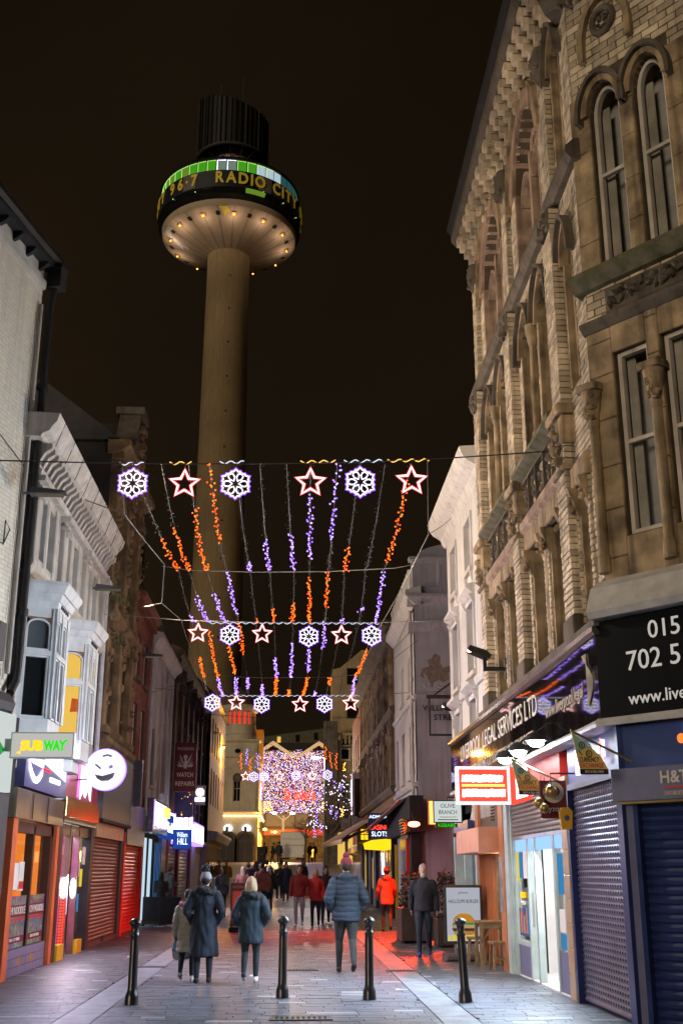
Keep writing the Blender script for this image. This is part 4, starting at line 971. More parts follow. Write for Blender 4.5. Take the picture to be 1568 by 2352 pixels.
vane = B().tube([(1.2, 2.5, 9.8), (1.2, 2.5, 13.6)], .02, 6).tube([(.9, 2.5, 12.6), (1.5, 2.5, 12.6)], .015, 5).tube([(1.0, 2.5, 13.1), (1.4, 2.5, 13.1)], .015, 5); cg.put(vane, 'aerial', 'matt_black')
# black bar front with red heater lamp
bb = right('black_bar_front', 'black painted bar front with a tilted awning cassette and red lit post', 'shop front', 41.2)
W = 7.2
bb.put(B().box(0, W + .9, -.35, .05, 2.7, 3.7), 'fascia', 'matt_black'); bb.put(B().box(W - .35, W + .2, -.25, .05, 0, 2.7).box(0, .3, -.2, .05, 0, 2.7), 'pier', 'matt_black')
bb.put(B().box(W - 1.0, W - .82, -.3, -.1, 0, 2.55), 'red_post', 'red_plain')
shutter(bb, W - 3.6, W - 1.05, .02, 2.25, 'brown_shutter', .11, -.06); bb.put(B().box(W - 3.6, W - 1.0, -.22, .0, 2.25, 2.75), 'awning_roll', 'gold_flute')
bb.put(B().box(.4, W - 3.7, .0, .04, .3, 2.5), 'window', 'glass'); bb.put(B().box(.3, .55, -.1, .0, 0, 2.5), 'yellow_post', 'yellow_paint')
bb.put(B().box(W + .2, W + 3.9, 1.0, 1.05, 0, 3.2), 'side_hoarding', 'matt_black')
bp = B()
for k in range(6): bp.run([(-.36, 2.72 + k * .05), (-.46 - .01 * k, 2.64 + k * .08), (-.46 - .01 * k, 2.67 + k * .08), (-.36, 2.76 + k * .05)], W - .9, W + .2)
bb.put(bp, 'amber_slats', 'gold_flute')
hl = front('heater_lamp', 'red glowing heat lamp on the black bar front', 'lamp', atY(950, 1893, 32.3))
hl.put(B().ball((0, 0, 0), (.17, .10, .075), 12, 7), 'element', 'heater', smooth=80); hl.put(B().box(-.2, .2, -.06, .12, .07, .12), 'reflector', 'matt_black'); hl.put(B().tube([(0, .05, .1), (.0, .5, .35), (.1, 1.2, .45)], .02, 6), 'arm', 'matt_black')
lamp('heat_light', 'SPOT', (-.05, -.1, -.12), 3100, (1, .045, .006), .10, hl.root, (-.46, -.28, -.85), 128, .6)
aw = thing('shop_awning', 'dark red awning stretched out low over the pavement past the casino', 'awning', (RX - .05, 41, 0))
aw.location = (0, 0, 0)
B().hexa([(3.4, 44, 3.65), (3.4, 58, 3.9), (3.45, 58, 3.98), (3.45, 44, 3.72), (1.95, 44, 2.75), (1.55, 58, 2.85), (1.58, 58, 2.92), (1.98, 44, 2.82)]).obj('canvas', 'awning', aw)
B().hexa([(1.93, 43.9, 2.62), (1.53, 58.1, 2.72), (1.58, 58.1, 2.72), (1.98, 43.9, 2.62), (1.93, 43.9, 2.78), (1.53, 58.1, 2.88), (1.58, 58.1, 2.88), (1.98, 43.9, 2.78)]).obj('front_bar', 'aluminium', aw)
B().tube([(3.45, 44.0, 3.3), (2.6, 44.0, 3.0), (1.98, 44.0, 2.7)], .04, 6).tube([(3.45, 57.8, 3.5), (2.5, 57.8, 3.1), (1.6, 57.8, 2.8)], .04, 6).obj('arm', 'matt_black', aw)
aw2 = thing('folded_awning', 'black awning arm with red edge reaching out from the black bar front', 'awning', (0, 0, 0))
B().hexa([(3.35, 34.2, 3.62), (3.35, 42.5, 3.62), (3.4, 42.5, 3.72), (3.4, 34.2, 3.72), (2.75, 42.3, 2.9), (2.75, 42.5, 2.9), (2.78, 42.5, 2.98), (2.78, 42.3, 2.98)]).obj('cassette', 'matt_black', aw2)
B().tube([(3.3, 35, 3.66), (2.72, 42.4, 3.0)], .03, 6).obj('edge_bar', 'red_plain', aw2)
# casino
ca = right('casino_shop_front', 'casino slot machine shop front with yellow canopy and glass windows', 'shop front', 49.0)
ca.put(B().box(0, 7.5, -.1, .1, 2.7, 3.6), 'fascia', 'navy_panel'); ca.put(B().run([(0, 2.4), (-.8, 2.45), (-.85, 2.68), (0, 2.75)], 2.5, 7.3), 'canopy', 'casino_yellow')
ca.put(B().box(.2, 6.6, .0, .04, .3, 2.4), 'window', 'glass_grey'); ca.put(B().box(6.6, 7.0, -.1, .1, 0, 2.4), 'yellow_post', 'yellow_paint'); ca.put(B().box(0, .2, -.05, .1, 0, 2.7), 'pier', 'grey_panel')
for k in range(5): ca.put(B().box(.3 + k * 1.25, .42 + k * 1.25, -.03, .0, .3, 2.4), 'glazing_bar', 'aluminium')
ca.put(B().box(1.2, 2.4, -.02, .0, 1.5, 2.3), 'screen', 'sign_lilac'); ca.put(B().box(3.6, 6.2, -.02, .0, 1.0, 1.6), 'lit_panel', 'ivory_blind')
f, w, h = hang_sign('casino_sign', 'dark blue hanging sign with red casino and white slots lettering', 845, 897, 1868, 1928, 41.8, 'navy_panel', [('ADMIRAL', .5, .86, .17, 'hill_white', .9), ('CASINO', .5, .45, .28, 'sign_red', .88), ('SLOTS', .5, .20, .26, 'hill_white', .7)])
f.put(B().box(0, w * 1.02, -.02, .1, -.32 * h, -.08 * h), 'yellow_foot', 'casino_yellow')
f, w, h = hang_sign('bakery_sign', 'square blue hanging sign with four yellow squares, lettered greggs', 820, 853, 1898, 1942, 46.5, 'navy_panel', [('GREGGS', .5, .12, .16, 'silver_text', .8)], m_case='navy_panel')
for i in (0, 1):
    for j in (0, 1): f.put(B().box(w * (.26 + .27 * i), w * (.48 + .27 * i), -.012, -.006, h * (.30 + .30 * j), h * (.55 + .30 * j)), 'yellow_square', 'sub_yellow')
hang_sign('quarter_sign', 'small cream hanging sign reading italian quarter', 782, 805, 1880, 1905, 60, 'ivory_blind', [('ITALIAN', .5, .5, .2, 'red_text', .6), ('QUARTER', .5, .25, .2, 'red_text', .7)])
hang_sign('cream_plate_sign', 'second small cream sign plate beside the italian quarter sign', 806, 822, 1874, 1908, 59, 'ivory_blind')
# brown brick building with arches, red brick house, beyond the casino
bk = right('brown_brick_building', 'soot-stained brown brick building with arched windows and carved heads', 'building', 60.5)
W = 60.5 - 41.2; hol = []
for k in range(6):
    x = 1.2 + k * 3.0
    for dx in (0, .95): hol += [(x + dx, x + dx + .7, 4.6, 6.2, .35, 'round'), (x + dx, x + dx + .7, 7.6, 8.9, .35, 'round')]
bk.put(wall(B(), 0, W, 2.5, 10.6, hol, 0, .3), 'wall', 'brown_brick')
for hh in hol:
    window(bk, hh[0], hh[1], hh[2], hh[3], .22, .05, (0, 1), hh[4], 'round', 'glass', 'cream_stone')
    a_ = B(); archband(a_, hh[0], hh[1], hh[3], hh[4], 'round', .16, -.10, .05, 8, .1); bk.put(a_, 'arch', 'sandstone'); bk.put(B().box(hh[0] - .14, hh[0], -.08, .05, hh[2], hh[3]), 'jamb', 'sandstone')
for zz, dd in ((4.25, .2), (7.1, .18), (9.9, .35), (10.3, .5)): bk.put(B().run([(.1, zz), (-dd * .5, zz + .05), (-dd, zz + .2), (-dd, zz + .3), (.1, zz + .35)], 0, W), 'string_course', 'dark_stone')
for k in range(7): cp = B(); x = .6 + k * 3.0; carve(cp, x - .2, x + .2, 6.2, 7.0, -.1, 10, .14, .14); cp.box(x - .12, x + .12, -.14, 0, 4.5, 9.9); bk.put(cp, 'pilaster', 'sandstone', smooth=40)
bk.put(B().box(0, W, .3, 8, 10, 10.7), 'roof', 'slate'); bk.put(B().box(W - 1.2, W - .1, .6, 1.5, 10.6, 12.6), 'chimney', 'dark_brick')
bk.put(B().run([(.1, 3.3), (-.3, 3.35), (-.45, 3.7), (.1, 3.9)], 0, W - 8), 'shop_cornice', 'brown_brick')
bk.put(B().box(0, 11, -.02, .05, .2, 3.2), 'shop_glass', 'glass_grey')
for k in range(8): bk.put(B().box(.1 + k * 1.5, .3 + k * 1.5, -.12, .05, 0, 3.3), 'shop_post', 'matt_black' if k % 2 else 'cream_stone')
bk.put(B().box(2, 4, -.05, 0, .9, 2.4).box(7.6, 8.8, -.05, 0, .9, 2.2), 'lit_window', 'room_yellow')
rb_ = right('red_brick_house', 'narrow red brick house with a white bay at the far right of the street', 'building', 70.0)
hol = [(1 + k * 2.2, 1.9 + k * 2.2, z, z + 1.7) for k in range(4) for z in (4.4, 7.2)]
rb_.put(wall(B(), 0, 9.5, 2.5, 10.2, hol, 0, .25), 'wall', 'red_brick_flat')
for hh in hol: window(rb_, *hh, y=.18, sill='cream_stone')
rb_.put(B().box(7.8, 9.3, -.5, 0, 3.6, 6.6), 'bay', 'white_paint'); rb_.put(B().box(7.95, 9.15, -.52, -.5, 4.3, 6.3), 'bay_pane', 'glass'); rb_.put(B().box(9.3, 9.32, -.4, -.1, 4.3, 6.3), 'bay_pane', 'glass')
rb_.put(B().box(0, 9.5, -.02, .1, 0, 2.5), 'shop_front', 'glass_grey'); rb_.put(B().run([(0, 2.5), (-.3, 2.6), (-.3, 2.9), (0, 3.1)], 0, 9.5), 'shop_cornice', 'ivory_blind'); rb_.put(B().box(.0, 9.5, .25, 6, 9.6, 10.2), 'roof', 'slate')
lamp('bar_glow', 'POINT', (5, -1.2, 2.4), 60, (1, .5, .15), .3, rb_.root)

# ------------------------------------------------------------------ left: white painted brick building
wb0 = F(thing('white_brick_building', 'tall white painted brick wall with black gutter at the left edge', 'building', (LX - .10, 18.1, 0), R(90) - math.atan(.23)))
# x is negative towards the camera in this frame
L0 = 8.0
wb0.put(wall(B(), -L0, 0, 3.9, 11.95, [(-3.6, -1.75, 7.9, 11.25)], 0, .35), 'wall', 'white_mortar')
lay(wb0, bricks(-L0, 0, 4.2, 11.70, holes=[(-3.7, -1.70, 7.8, 11.35)], y0=-.006, jit=.0015, J=.009, L=.225, H=.075), 'white_brick', 300, (-18, -4.4, 1.6))
window(wb0, -3.55, -1.85, 7.9, 11.20, .16, .07, (1, 1), 0, 'round', 'glass_grey', 'ivory_blind')
wb0.put(B().run([(0, 11.50), (-.05, 11.51), (-.07, 11.57), (-.07, 11.67), (0, 11.70)], -L0, 0), 'plaster_band', 'white_mortar')
ea = B()
for k in range(16): x = -.2 - k * .5; ea.run([(0, 11.80), (-.10, 11.84), (-.17, 11.90), (-.17, 11.95), (0, 11.95)], x - .04, x + .04)
wb0.put(ea, 'eaves_bracket', 'matt_black'); wb0.put(B().box(-L0, .12, -.20, .3, 11.95, 12.01), 'soffit', 'matt_black')
gt = B().run([(-.12, 12.01), (-.24, 12.01), (-.29, 12.08), (-.29, 12.17), (-.26, 12.17), (-.22, 12.06), (-.12, 12.06)], -L0, .18); wb0.put(gt, 'gutter', 'black_paint')
wb0.put(B().hexa([(-L0, -.18, 12.05), (.12, -.18, 12.05), (.3, 5, 12.05), (-L0, 5, 12.05), (-L0, 2.4, 14.35), (.3, 2.4, 14.35), (.3, 3, 14.35), (-L0, 3, 14.35)]), 'roof', 'slate')
ho = B().box(.0, .24, -.33, -.06, 11.57, 12.00).box(-.02, .26, -.35, -.04, 11.93, 12.01); wb0.put(ho, 'hopper', 'matt_black')
pp = B().tube([(.10, -.18, 11.61), (.10, -.13, 11.30), (.10, -.12, 10.85), (.10, -.12, 4.75), (.04, -.14, 4.5), (-.12, -.14, 4.3)], .065, 10)
for z in (9.6, 7.6, 5.6): pp.lathe([(.09, z), (.09, z + .1)], (.10, -.12, 0), 10); pp.box(-.05, .25, -.06, .0, z + .02, z + .08)
wb0.put(pp, 'downpipe', 'black_paint', smooth=40)
wb0.put(B().tube([(-.12, -.06, 11.15), (-.12, -.06, 4.6)], .04, 8).tube([(-.24, -.04, 10.95), (-.24, -.04, 4.5)], .012, 6), 'conduit', 'cream_stone')
cbl = B().tube([(-6, -.03, 8.45), (-2, -.03, 8.55), (-.1, -.03, 8.1)], .008, 5).tube([(-5, -.03, 6.6), (-1.2, -.03, 6.55), (-.6, -.03, 6.62), (-.45, -.04, 6.9), (-.62, -.04, 7.0), (-.6, -.03, 6.6)], .012, 5); cbl.tube([(-.6, -.02, 4.1), (-.9, -.05, 4.6), (-1.3, -.04, 4.5)], .02, 5)
wb0.put(cbl, 'wall_cable', 'cable')
wb0.put(B().box(-.62, -.40, -.12, 0, 4.75, 5.35), 'junction_box', 'grey_panel')
wb0.put(B().run([(0, 3.95), (-.20, 4.0), (-.24, 4.12), (-.12, 4.28), (0, 4.3)], -L0, -.1), 'shop_cornice', 'grey_panel')
wb0.put(B().box(0, .02, .0, 6, 0, 11.95), 'end_wall', 'dark_brick')
sw = F(thing('sandwich_shop_front', 'white fascia with a green arrow above a black pillar at the left edge', 'shop front', (LX + .05, 18.0, 0), wb0.root.rotation_euler.z))
sw.put(B().box(-7, -.15, -.16, .02, 2.75, 3.92), 'fascia', 'sign_white_soft'); sw.put(B().prism([(-1.0, 3.05), (-.45, 3.36), (-1.0, 3.67)], -.172, -.16), 'arrow', 'green_sign')
sw.put(B().box(-1.2, -.0, -.08, .05, 0, 2.75), 'pillar', 'grey_panel'); sw.put(B().box(-.14, .0, -.14, .02, 2.75, 3.9), 'end_trim', 'matt_black'); sw.put(B().box(-7, -1.2, 0, .05, 0, 2.75), 'shop_glass', 'glass_grey')
f, w, h = hang_sign('sandwich_sign', 'grey projecting box sign lettered subway in yellow and green', 22, 172, 1682, 1741, 17.5, 'sign_grey_lit', m_case='white_text', th=.12)
text(f, 'SUB', .34 * w, -.014, .46 * h, .50 * h, 'sub_yellow', .36 * w, bold=.012); text(f, 'WAY', .70 * w, -.014, .46 * h, .50 * h, 'sub_green', .36 * w, bold=.012)
f.put(B().box(-.14, 0, .01, .11, .1, h - .1), 'bracket', 'aluminium'); f.put(B().prism([(.10 * w, .20 * h), (.17 * w, .14 * h), (.17 * w, .30 * h)], -.016, -.010), 'arrow_tail', 'sub_yellow'); f.put(B().prism([(.86 * w, .62 * h), (.92 * w, .66 * h), (.86 * w, .74 * h)], -.016, -.010), 'arrow_tip', 'sub_green')

# ------------------------------------------------------------------ left: pale stone house with two white bays
st_ = left('bay_window_house', 'pale stone house with heavy bracketed cornice and two white bay windows', 'building', 18.15)
W = 7.6; hol = [(.55 + k * 2.35, 2.1 + k * 2.35, 6.68, 8.0) for k in range(3)] + [(.3, 1.6, 3.9, 5.9), (3.35, 4.65, 3.9, 5.9)]
st_.put(wall(B(), 0, W, 3.2, 8.6, hol, 0, .28), 'wall', 'joint')
asr = []
for zz in [3.2 + i * .36 for i in range(14)]:
    asr += bricks(0, W, zz, zz + .36, L=.62, H=.36, y0=-.02, y1=.04, holes=hol, J=.012, jit=.003)
lay(st_, asr, 'cream_stone', 200, (-18.15, -4.45, 1.6), 'stone_block')
for hh in hol[:3]:
    window(st_, hh[0] + .16, hh[1] - .16, hh[2], hh[3], .20, .06, (1, 1), 0, 'round', 'glass_grey', 'white_paint')
    j = B(); n = 3
    for xa in (hh[0], hh[1] - .16): j.slab(xa, xa + .16, -.06, .2, hh[2], hh[3], .02)
    st_.put(j, 'jamb', 'cream_trim')
    m = (hh[0] + hh[1]) / 2; st_.put(B().slab(m - .09, m + .09, -.05, .22, hh[2], hh[3], .03), 'mullion', 'cream_trim')
for k in range(4):
    x = .14 + k * 2.35; st_.put(B().slab(x, x + .34, -.12, .02, 6.58, 8.03, .02), 'pilaster', 'cream_stone')
    cp = B().slab(x - .05, x + .39, -.18, .02, 7.80, 7.87, .01).slab(x - .08, x + .42, -.22, .02, 7.95, 8.05, .01); carve(cp, x, x + .34, 7.65, 7.83, -.13, 8, .06, .06); st_.put(cp, 'capital', 'cream_trim', smooth=40)
st_.put(B().run([(.05, 8.05), (-.14, 8.05), (-.16, 8.13), (-.10, 8.17), (-.10, 8.25), (.05, 8.25)], 0, W), 'architrave', 'cream_trim')
st_.put(B().run([(.05, 6.34), (-.06, 6.36), (-.12, 6.44), (-.15, 6.50), (-.15, 6.56), (.05, 6.60)], 0, W), 'string_course', 'cream_trim')
st_.put(B().run([(.4, 8.64), (-.14, 8.64), (-.18, 8.70), (-.28, 8.74), (-.32, 8.82), (-.40, 8.92), (-.44, 9.06), (.4, 9.10)], -.25, W + .05), 'cornice', 'cream_trim')
mm = B().run([(.02, 8.28), (-.08, 8.30), (-.16, 8.46), (-.27, 8.54), (-.27, 8.63), (.02, 8.63)], -.06, .06).mesh('modillion', 'cream_stone')
for k in range(26):
    o = bpy.data.objects.new('modillion', mm); col.objects.link(o); o.parent = st_.root; o.location = ((.14 + k * .293), 0, 0)
cl = B()
for k in range(9): x = .2 + k * .9; cl.tube([(x, -.445, 9.05), (x + .06, -.32, 8.72), (x + .1, -.28, 8.66)], .007, 4)
st_.put(cl, 'cornice_wire', 'cable')
st_.put(B().box(0, W, .28, 6, 8.2, 9.05), 'roof', 'slate'); st_.put(B().tube([(W - .06, -.1, 8.2), (W - .06, -.1, 3.4)], .06, 8), 'downpipe', 'lead_pipe', smooth=40)
def bay(x, lit):
    # canted bay: plan points from the wall out
    pl = [(x - .74, 0), (x - .46, -.48), (x + .46, -.48), (x + .74, 0)]
    cap = B(); sc = 1.0
    for (z0, z1, e0, e1) in ((5.80, 5.92, .03, .05), (5.92, 6.04, .07, .11), (6.04, 6.16, .14, .21), (6.16, 6.22, .21, .21)):
        q0 = [(px + (e0 if px > x else -e0), py - (e0 if py < 0 else 0)) for px, py in pl]; q1 = [(px + (e1 if px > x else -e1), py - (e1 if py < 0 else 0)) for px, py in pl]
        cap.hexa([(*q0[0], z0), (*q0[1], z0), (*q0[2], z0), (*q0[3], z0), (*q1[0], z1), (*q1[1], z1), (*q1[2], z1), (*q1[3], z1)])
    st_.put(cap, 'bay_cornice', 'white_paint')
    dn = B()
    for k in range(5): dn.box(x - .30 + k * .13, x - .25 + k * .13, -.545, -.515, 5.84, 5.90)
    st_.put(dn, 'dentil', 'grey_panel')
    base = B(); base.prismz([(a, b_) for a, b_ in pl], 3.62, 3.98); base.prismz([(x - .55, 0), (x - .35, -.32), (x + .35, -.32), (x + .55, 0)], 3.4, 3.615); st_.put(base, 'bay_apron', 'white_paint')
    for (a, b_) in zip(pl, pl[1:]):
        a = Vector((a[0], a[1], 0)); b_ = Vector((b_[0], b_[1], 0)); d = b_ - a; L_ = d.length
        ang = math.atan2(d.y, d.x); ff = F(st_.root, Matrix.Translation(a) @ Matrix.Rotation(ang, 4, 'Z'))
        po_ = B().box(-.05, .06, -.04, .06, 3.98, 5.80).box(L_ - .06, L_ + .05, -.04, .06, 3.98, 5.80).box(.06, L_ - .06, -.05, .05, 5.0, 5.08).box(.06, L_ - .06, -.02, .05, 5.64, 5.80); 
        if L_ > .8: po_.box(L_ / 2 - .05, L_ / 2 + .05, -.04, .06, 3.98, 5.80)
        ff.put(po_, 'bay_frame', 'white_paint')
        n = 2 if L_ > .8 else 1
        for k in range(n):
            xa = L_ * k / n + .07; xb = L_ * (k + 1) / n - .07
            window(ff, xa, xb, 5.08, 5.46, .02, .03, (0, 0), .16, 'round', 'room_yellow' if lit and d.y <= .1 else 'glass_grey', 'white_paint')
            window(ff, xa, xb, 3.98, 5.0, .02, .03, (0, 0), 0, 'round', 'room_yellow' if lit and k == 0 and d.y < -.1 else 'glass', 'white_paint')
bay(.95, False); bay(4.0, True)
al = front('alarm_box', 'orange and white alarm box on the pale stone house between the bays', 'alarm', atY(162, 1636, 21.6)); al.put(B().prism([(0, 0), (.12, .02), (.13, .24), (.02, .26)], -.06, .06), 'case', 'orange_plastic')

# noodle shop
nd = left('noodle_shop_front', 'noodle shop front with orange posts and patterned lower windows', 'shop front', 18.55)
W = 3.75
nd.put(B().box(-.02, .3, -.1, .2, 0, 2.5).box(W - .30, W - .05, -.1, .2, 0, 2.5), 'post', 'orange_paint')
nd.put(B().box(.3, .36, -.04, .1, 0, 2.35).box(1.78, 1.90, -.04, .1, 0, 2.35).box(W - .50, W - .30, -.04, .15, 0, 2.4).box(.3, W - .3, -.04, .1, 2.22, 2.4), 'window_frame', 'black_paint')
nd.put(B().box(.3, W - .5, -.05, .1, 0, .42), 'stall_riser', 'joint')
for i in range(10):
    for j in range(3): nd.put(B().slab(.31 + i * .294, .595 + i * .294, -.066, -.05, .01 + j * .136, .138 + j * .136, .004), 'tile', 'brass' if (i, j) in ((3, 1), (6, 1)) else 'slate_panel')
nd.put(B().box(-.1, W, -.14, .1, 2.42, 2.88), 'steel_band', 'steel')
for x in (1.1, 2.3): nd.put(B().box(x, x + .012, -.146, -.14, 2.44, 2.86), 'band_seam', 'black_paint')
for x0, x1 in ((.36, 1.78), (1.90, W - .5)):
    gl = nd.put(B().poly([(x0, .03, 1.22), (x1, .03, 1.22), (x1, .03, 2.22), (x0, .03, 2.22)]), 'window', 'clear_glass'); nd.put(B().box(x0, x1, .20, .23, 1.1, 2.3), 'glow_sheet', 'orange_wall_glow')  # glowing sheet added behind the glass to brighten the interior
    gp = nd.put(B().box(x0, x1, .0, .03, .42, 1.22), 'printed_panel', 'noodle')
    nd.put(B().box(x0 + .02, x1 - .02, -.008, -.001, .90, 1.08), 'name_band', 'maroon'); nd.put(B().box(x0 + .02, x1 - .02, -.008, -.001, .84, .875), 'red_rule', 'red_plain'); nd.put(B().box(x0 + .02, x1 - .02, -.008, -.001, .50, .60), 'foot_band', 'maroon')
    text(nd, 'ICHI NOODLE', (x0 + x1) / 2, -.014, .99, .17, 'white_text', (x1 - x0) * .86); text(nd, '0151 707 8888', (x0 + x1) / 2, -.014, .55, .07, 'white_text', (x1 - x0) * .5)
nd.put(B().box(.3, W - .3, 1.6, 1.65, 0, 2.5).box(W - .34, W - .3, .1, 1.6, 0, 2.5), 'back_wall', 'orange_wall_glow'); nd.put(B().box(.4, W - .4, .3, 1.5, 2.38, 2.41), 'ceiling_light', 'ceiling_warm')
nd.put(B().ball((.75, .10, 1.93), (.2, .09, .26), 14, 9), 'paper_lantern', 'lantern_yellow', smooth=80); nd.put(B().tube([(.9, .25, 1.75), (1.1, .2, 1.6), (.85, .25, 1.35)], .05, 8), 'painted_dragon', 'dark_wood')
for x, z, w_, h_ in ((.42, 1.3, .30, .42), (.78, 1.32, .34, .42), (1.16, 1.3, .36, .46)): nd.put(B().box(x, x + w_, .018, .026, z, z + h_), 'notice', 'paper')
nd.put(B().box(1.2, 1.5, .012, .018, 1.33, 1.45), 'red_print', 'red_plain')
nf = left('noodle_lightbox', 'violet fascia with glaring white neon above the noodle shop', 'sign', 18.75)
nf.put(B().box(0, 3.5, -.16, .0, 2.92, 3.75), 'board', 'violet_panel'); nf.put(B().prism([(.45, 3.48), (3.35, 3.22), (3.35, 3.72), (.45, 3.72)], -.18, -.162), 'lit_panel', 'sign_face')
nf.put(B().prism([(.1, 3.42), (.5, 3.33), (1.3, 3.31), (1.3, 3.42), (.4, 3.5)], -.18, -.162), 'lit_swoosh', 'sign_lilac')
for k in range(3):
    nf.put(B().tube([(.12 + .05 * k, -.175, 3.42 - .0 * k)] + [(.25 + t * .2, -.175, 3.30 - .20 * math.sin(t * .6) - .04 * k) for t in range(6)], .012, 6), 'neon_tube', 'sign_lilac')
nf.put(B().box(1.3, 1.9, -.18, -.165, 3.28, 3.31), 'red_neon', 'neon_red'); text(nf, 'STREET FOOD', 2.4, -.17, 3.16, .12, 'sign_white', .9)
nf.put(B().prism([(.2, 3.80), (3.0, 3.80), (3.0, 3.88), (.2, 3.88)], -.42, -.30), 'strip_light', 'sign_lilac')
lamp('fascia_light', 'AREA', (1.8, -.3, 3.5), 330, (.62, .64, 1), .8, nf.root, (0, -1, -.15))
# dessert shop with pink neon
ds = left('dessert_shop_front', 'neon pink dessert shop front with red fascia and gold fluted band', 'shop front', 22.45)
W = 4.0
ds.put(B().box(-.05, .25, -.08, .2, 0, 2.5).box(W - .5, W - .1, -.08, .2, 0, 2.5), 'post', 'black_paint'); ds.put(B().box(-.05, W - .3, -.12, .1, 3.0, 3.78), 'fascia', 'pink_panel')
fl = B()
for k in range(30): fl.tube([(-.02 + k * .125, -.14, 2.62), (-.02 + k * .125, -.14, 2.98)], .055, 8)
ds.put(fl, 'fluted_band', 'gold_flute', smooth=50); ds.put(B().box(-.05, W - .3, -.14, .1, 2.52, 2.62), 'band_foot', 'steel')
ds.put(B().box(.25, .33, -.04, .1, 0, 2.5).box(1.3, 1.42, -.04, .1, 0, 2.5).box(2.3, 2.42, -.04, .1, 0, 2.5).box(.33, 3.5, -.03, .1, 2.3, 2.5), 'door_frame', 'steel')
ds.put(B().poly([(.33, .02, 0), (1.3, .02, 0), (1.3, .02, 2.3), (.33, .02, 2.3)]), 'door', 'clear_glass'); ds.put(B().poly([(2.42, .02, .4), (3.5, .02, .4), (3.5, .02, 2.3), (2.42, .02, 2.3)]), 'window', 'clear_glass'); ds.put(B().box(1.42, 2.3, .25, .28, 0, 2.3), 'lit_panel', 'neon_back'); ds.put(B().box(.4, 1.2, .35, .38, 1.0, 2.2), 'lit_panel', 'sign_lilac')  # glowing boards added behind the glazing to lift the dim shop
ds.put(B().box(.25, 3.6, 1.5, 1.55, 0, 2.5), 'back_wall', 'neon_back'); ds.put(B().box(.3, 3.5, .2, 1.4, 2.44, 2.47), 'ceiling_light', 'ceiling_white')
ds.put(B().box(.55, .62, .3, .34, .2, 2.3).box(1.0, 1.1, .3, .34, 1.2, 2.3).box(1.6, 1.7, .25, .3, 1.3, 2.3), 'neon_strip', 'neon_pink')
ds.put(B().ball((2.0, -.02, 1.28), (.20, .05, .20), 12, 8).ball((1.15, .0, 1.3), (.16, .05, .2), 12, 8), 'globe_lamp', 'sign_white', smooth=80)
rd = B()
for k in range(22):
    for x in (.45, .95, 1.2): rd.octa((x, -.01, .1 + k * .055), .018)
ds.put(B().tube([(1.22, -.06, .8), (1.22, -.06, 1.5)], .015, 6), 'door_handle', 'aluminium')
for x, z, m_ in ((2.5, 1.5, 'paper'), (2.85, 1.3, 'poster_yellow'), (3.1, 1.75, 'paper'), (2.6, .8, 'poster_blue')): ds.put(B().box(x, x + .26, .0, .008, z, z + .36), 'poster', m_)
ds.put(rd, 'red_bulb_strip', 'dot_red', kind='stuff'); ds.put(B().box(.26, .9, -.12, .0, 0, .28).box(2.42, 3.0, -.1, 0, 0, .26), 'step_block', 'yellow_paint')
ds.put(B().prism([(1.5, 3.02), (1.8, 3.22), (2.1, 3.08), (2.4, 3.3), (2.75, 3.05), (2.75, 3.7), (1.5, 3.7)], -.135, -.122), 'lit_logo', 'sign_lilac'); ds.put(B().box(1.2, 1.3, -.13, -.122, 3.05, 3.7), 'lit_bar', 'neon_pink')
lamp('dessert_light', 'AREA', (1.4, -.1, 1.7), 130, (1, .80, 1), .7, ds.root, (0, -1, -.4))
sm = front('smiley_sign', 'round white lit sign with a winking smiley face on a black bracket', 'sign', atY(243, 1768, 23.6))
r = .42
sm.put(B().tube([(0, -.06, 0), (0, .06, 0)], r, 40), 'case', 'sign_violet', smooth=30); sm.put(B().tube([(0, -.07, 0), (0, -.06, 0)], r * .965, 40), 'face', 'sign_face', smooth=30)
eye = B().tube([(-.20, -.074, .10), (-.12, -.074, .04), (-.09, -.074, .01)], .018, 5).tube([(.08, -.074, .04), (.15, -.074, .07)], .028, 6).tube([(-.06, -.074, .26), (.03, -.074, .29), (.12, -.074, .26)], .02, 5); sm.put(eye, 'eye_mark', 'violet_panel')
sm.put(B().prism([(-.2, -.10), (-.05, -.13), (.2, -.06), (.17, -.16), (.08, -.22), (-.06, -.23), (-.15, -.18)], -.078, -.07), 'mouth', 'grey_panel')
sm.put(B().box(-.72, -.55, -.05, .05, -.28, .28).tube([(-.6, 0, .2), (-.3, 0, .2)], .014, 6).tube([(-.6, 0, -.2), (-.3, 0, -.2)], .014, 6), 'bracket', 'black_paint')
gp_ = left('grey_fascia', 'dark grey textured fascia panel above the brown roller shutter', 'sign', 26.35)
gp_.put(B().box(0, 4.6, -.22, .0, 2.75, 4.5), 'panel', 'grey_panel'); gp_.put(B().run([(0, 4.5), (-.26, 4.5), (-.26, 4.58), (0, 4.62)], -.03, 4.65), 'capping', 'matt_black'); gp_.put(B().run([(0, 2.68), (-.25, 2.68), (-.25, 2.75), (0, 2.75)], -.03, 4.65), 'trim', 'matt_black')
f, w, h = hang_sign('black_square_sign', 'unlit black square sign seen almost edge-on beside the grey fascia', 304, 329, 1746, 1853, 27.0, 'matt_black')
s3 = left('brown_shutter_front', 'closed brown roller shutter on the left pavement', 'shop front', 26.4)
